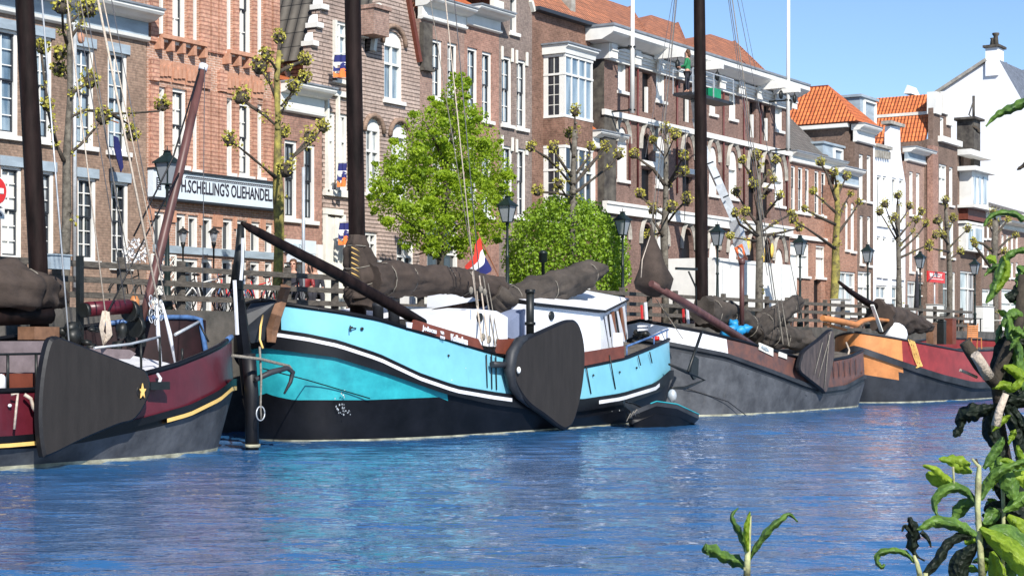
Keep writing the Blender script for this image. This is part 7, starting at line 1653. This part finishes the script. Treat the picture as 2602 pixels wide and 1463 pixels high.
# dark curled plant
S2 = plant('dark drooping plant with curled tips between the small shoot and the leafy shrub', 2345, 2.8)
rootstem(S2, 2335, 1463, 8, 2.8); rootstem(S2, 2352, 1455, 6, 2.8)
stem([(2338,1463,8,0),(2330,1430,6,0),(2322,1410,4,0)], 2.8, mat='stemgreen', parent=S2)
blades(S2, [('leaff', [(2325,1428,4,0),(2300,1405,7,0),(2268,1398,8,-.01),(2235,1405,9,-.01),(2228,1425,6,-.01),(2240,1440,6,-.01),(2248,1432,3,0)], .7, .2),
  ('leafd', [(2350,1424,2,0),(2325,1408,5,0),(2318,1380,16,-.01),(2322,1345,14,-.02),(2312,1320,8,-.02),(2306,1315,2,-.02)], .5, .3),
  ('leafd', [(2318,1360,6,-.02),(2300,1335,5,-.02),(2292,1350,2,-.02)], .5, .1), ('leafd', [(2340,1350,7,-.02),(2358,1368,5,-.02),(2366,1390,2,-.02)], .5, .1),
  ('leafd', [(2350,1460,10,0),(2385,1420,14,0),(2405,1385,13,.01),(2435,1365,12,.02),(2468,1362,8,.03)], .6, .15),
  ('leaff', [(2480,1362,8,.03),(2455,1346,14,.02),(2420,1330,16,.01),(2375,1325,15,0),(2345,1338,8,-.01),(2330,1345,3,-.01)], .6, .15)], 2.8)
# main leafy shrub
S3 = plant('bright green leafy shrub filling the bottom right corner', 2500, 3.0)
rootstem(S3, 2492, 1463, 9, 3.0)
stem([(2495,1463,9,0),(2490,1380,8,0),(2484,1290,8,0),(2486,1220,9,0),(2488,1185,6,0),(2470,1165,3,0)], 3.0, mat='stemgreen', parent=S3)
stem([(2488,1190,5,0),(2480,1165,3,0)], 3.0, mat='stembrown', parent=S3); stem([(2424,1230,3,0),(2422,1185,3,0)], 3.0, mat='stemgreen', parent=S3)
stem([(2548,1463,6,.05),(2550,1300,5,.05),(2548,1240,5,.05)], 3.0, mat='stemgreen', parent=S3)
for (x_, d_) in ((2548, .05),): 
    p = D(x_, 1463, 3.0+d_); mb = MB(); mb.tube([(p.x, p.y, .7), tuple(p)], 6/F*3, 8); mb.build('stem', M['stemgreen'], S3)
L3 = [('leaff2', [(2424,1228,3,0),(2400,1215,10,0),(2375,1192,9,-.01),(2345,1182,3,-.01)], .4, .1), ('leaff2', [(2430,1230,4,.01),(2400,1224,20,.01),(2370,1212,16,.01),(2355,1200,6,.01)], .4, .1),
 ('leaff2', [(2466,1180,4,.01),(2435,1172,16,.02),(2405,1168,10,.02),(2385,1165,3,.02)], .3, .2), ('leaff2', [(2470,1200,4,.02),(2445,1190,14,.02),(2420,1186,10,.02)], .3, .1),
 ('leaff', [(2484,1290,5,0),(2462,1255,10,0),(2430,1238,13,-.01),(2395,1248,14,-.02),(2375,1275,10,-.02),(2378,1300,5,-.02),(2385,1312,2,-.02)], .6, .12),
 ('leaff', [(2484,1275,4,.01),(2455,1280,16,.02),(2435,1300,18,.03),(2424,1318,6,.03)], .4, .05),
 ('leaff', [(2492,1270,5,0),(2510,1230,14,0),(2535,1200,14,-.01),(2575,1182,9,-.01),(2602,1172,8,-.01),(2630,1165,8,0)], .5, .1),
 ('leaff', [(2535,1160,8,.02),(2545,1190,20,.02),(2570,1240,22,.02),(2575,1270,8,.02)], .3, .1),
 ('leaff2', [(2490,1340,5,-.02),(2530,1370,22,-.03),(2575,1405,30,-.04),(2610,1445,28,-.05),(2640,1480,20,-.05)], .5, .06),
 ('leafd', [(2485,1380,5,0),(2460,1405,20,0),(2438,1430,26,0),(2436,1470,26,0)], .4, .05),
 ('leaff', [(2496,1360,5,-.01),(2545,1350,22,.0),(2590,1380,28,.0),(2640,1420,26,.0)], .4, .08),
 ('leaff2', [(2520,1400,6,.03),(2530,1440,20,.03),(2540,1480,24,.03)], .4, .06), ('leaff', [(2580,1430,8,.06),(2560,1460,26,.06),(2555,1500,26,.06)], .3, .06),
 ('leaff2', [(2560,1310,6,.04),(2590,1335,20,.04),(2620,1370,24,.04)], .4, .06), ('leaff', [(2550,1300,4,.03),(2580,1280,16,.03),(2610,1262,18,.03),(2650,1262,16,.03)], .4, .08),
 ('leaff', [(2500,1330,5,.04),(2520,1310,20,.05),(2528,1290,14,.05)], .3, .05), ('leaff2', [(2478,1380,4,.02),(2465,1372,14,.02),(2458,1385,8,.02)], .4, .05),
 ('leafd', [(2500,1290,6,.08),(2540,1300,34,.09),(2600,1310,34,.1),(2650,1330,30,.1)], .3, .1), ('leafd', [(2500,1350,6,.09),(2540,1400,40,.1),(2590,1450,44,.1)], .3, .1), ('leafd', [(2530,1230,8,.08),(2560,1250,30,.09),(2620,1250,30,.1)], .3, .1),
 ('leaff2', [(2586,1130,3,.02),(2590,1150,9,.02),(2610,1180,14,.02)], .3, .1), ('leaff', [(2500,1190,5,.01),(2520,1160,12,.01),(2540,1130,12,.01),(2550,1110,3,.01)], .4, .1),
 ('leaff2', [(2540,1168,4,.0),(2565,1172,8,.0),(2590,1190,6,.0)], .4, .1), ('leaff2', [(2560,1210,4,.03),(2600,1215,22,.03),(2640,1230,22,.03)], .3, .1)]
blades(S3, L3, 3.0)
rn = random.Random(77)
for k in range(60):
    x0 = rn.uniform(2480, 2640); y0 = rn.uniform(1175, 1460); a = rn.uniform(0, 6.28); Lh_ = rn.uniform(32, 62); w_ = rn.uniform(7, 14)
    mb = MB(); leafblade(mb, [(x0, y0, 3, .12), (x0+math.cos(a)*Lh_*.4, y0+math.sin(a)*Lh_*.4, w_, .12), (x0+math.cos(a)*Lh_*.8, y0+math.sin(a)*Lh_*.8+8, w_*.7, .13), (x0+math.cos(a)*Lh_, y0+math.sin(a)*Lh_+16, 1, .14)], 0, 3.0, .5, .1, k)
    mb.build('leaf', M[rn.choice(['leaff', 'leaff2', 'leaff2', 'leaff'])], S3)
# tall cut branch with dark leaves
S4 = plant('tall dark branch with sawn off pale stub and drooping leaves dark with shade at right', 2560, 3.2)
rootstem(S4, 2560, 1300, 14, 3.3, 'stembrown')
stem([(2565,1463,14,.1),(2560,1180,14,.1),(2545,1080,10,.05),(2535,1020,13,0),(2530,960,16,0),(2555,900,17,0),(2590,820,14,.02),(2602,700,14,.03)], 3.2, mat='stembrown', parent=S4)
stem([(2528,975,14,-.03),(2490,930,15,-.04),(2465,890,15,-.05),(2450,868,13,-.05)], 3.2, mat='stembrown', parent=S4)
stem([(2512,958,14,-.06),(2494,925,13,-.07),(2478,900,12,-.08)], 3.2, name='sawn_stub', mat='rope', parent=S4)
stem([(2530,1082,14,-.04),(2540,1040,12,-.04),(2556,1000,10,-.04)], 3.2, name='peeled_bark', mat='rope', parent=S4)
stem([(2482,958,4,-.03),(2460,948,4,-.04),(2440,940,4,-.05)], 3.2, name='twig', mat='rope', parent=S4)
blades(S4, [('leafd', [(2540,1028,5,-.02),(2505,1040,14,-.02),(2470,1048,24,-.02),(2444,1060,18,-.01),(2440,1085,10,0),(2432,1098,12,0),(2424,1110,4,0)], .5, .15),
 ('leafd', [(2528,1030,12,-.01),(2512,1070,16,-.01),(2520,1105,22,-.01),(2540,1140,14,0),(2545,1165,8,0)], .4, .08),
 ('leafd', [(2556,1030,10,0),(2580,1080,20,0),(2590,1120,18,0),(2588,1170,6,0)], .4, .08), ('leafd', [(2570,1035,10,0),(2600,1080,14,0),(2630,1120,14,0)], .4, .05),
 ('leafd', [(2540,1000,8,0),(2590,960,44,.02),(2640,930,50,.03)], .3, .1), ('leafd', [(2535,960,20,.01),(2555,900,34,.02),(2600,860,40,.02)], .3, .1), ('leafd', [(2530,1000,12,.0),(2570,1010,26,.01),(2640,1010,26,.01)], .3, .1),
 ('leaff', [(2560,800,8,.0),(2570,850,14,-.01),(2585,900,16,-.01),(2590,960,12,-.01),(2600,990,6,0)], .5, .12),
 ('leaff2', [(2520,985,4,-.03),(2550,978,12,-.03),(2575,985,12,-.03),(2600,960,6,-.03)], .4, .1), ('leaff2', [(2550,930,4,-.02),(2575,940,14,-.02),(2600,960,12,-.02)], .4, .1),
 ('leaff2', [(2530,740,4,0),(2548,715,10,0),(2560,680,9,0),(2550,650,4,0)], .4, .2), ('leaff', [(2505,770,3,0),(2525,740,12,0),(2540,700,14,0),(2555,660,12,0),(2580,640,8,0),(2610,635,8,0)], .5, .2),
 ('leaff', [(2602,560,8,0),(2580,545,8,0),(2545,540,7,0),(2515,552,6,0),(2500,575,3,0)], .6, .2), ('leafd', [(2610,700,14,.02),(2590,740,18,.02),(2560,760,12,.02)], .4, .1), ('leaff', [(2600,800,16,.01),(2570,800,14,.0),(2548,830,8,.0)], .4, .1),
 ('leaff', [(2612,255,12,0),(2580,272,12,0),(2548,285,10,0),(2525,300,6,0),(2505,322,2,0)], .6, .2), ('barkd', [(2470,320,1,0),(2482,328,6,0),(2490,340,2,0)], .4, .2), ('stembrown', [(2584,432,2,0),(2600,422,6,0),(2620,410,7,0)], .4, .2)], 3.2)
rn = random.Random(31)
for k in range(46):
    x0 = rn.uniform(2530, 2640); y0 = rn.choice([rn.uniform(640, 900), rn.uniform(940, 1230)]); a = rn.uniform(.4, 2.9)+ (3.14 if rn.random() < .25 else 0); Lh_ = rn.uniform(28, 62); w_ = rn.uniform(7, 14); d0 = rn.uniform(-.05, .12)
    mb = MB(); leafblade(mb, [(x0, y0, 2, d0), (x0+math.cos(a)*Lh_*.35, y0+math.sin(a)*Lh_*.35, w_, d0), (x0+math.cos(a)*Lh_*.75, y0+math.sin(a)*Lh_*.75+5, w_*.7, d0), (x0+math.cos(a)*Lh_, y0+math.sin(a)*Lh_+12, 1, d0)], 0, 3.2, .6, .15, k)
    mb.build('leaf', M[rn.choice(['leaff', 'leaff', 'leaff2'])], S4)
for pts in ([(2605,560,4,0),(2650,600,5,0),(2680,900,6,.1)], [(2612,255,4,0),(2660,320,5,0),(2690,700,6,.1),(2690,1000,7,.1)], [(2680,900,6,.1),(2690,1300,8,.1),(2690,1480,8,.1)]): stem(pts, 3.2, mat='stembrown', parent=S4)
print('objects', len(bpy.data.objects))
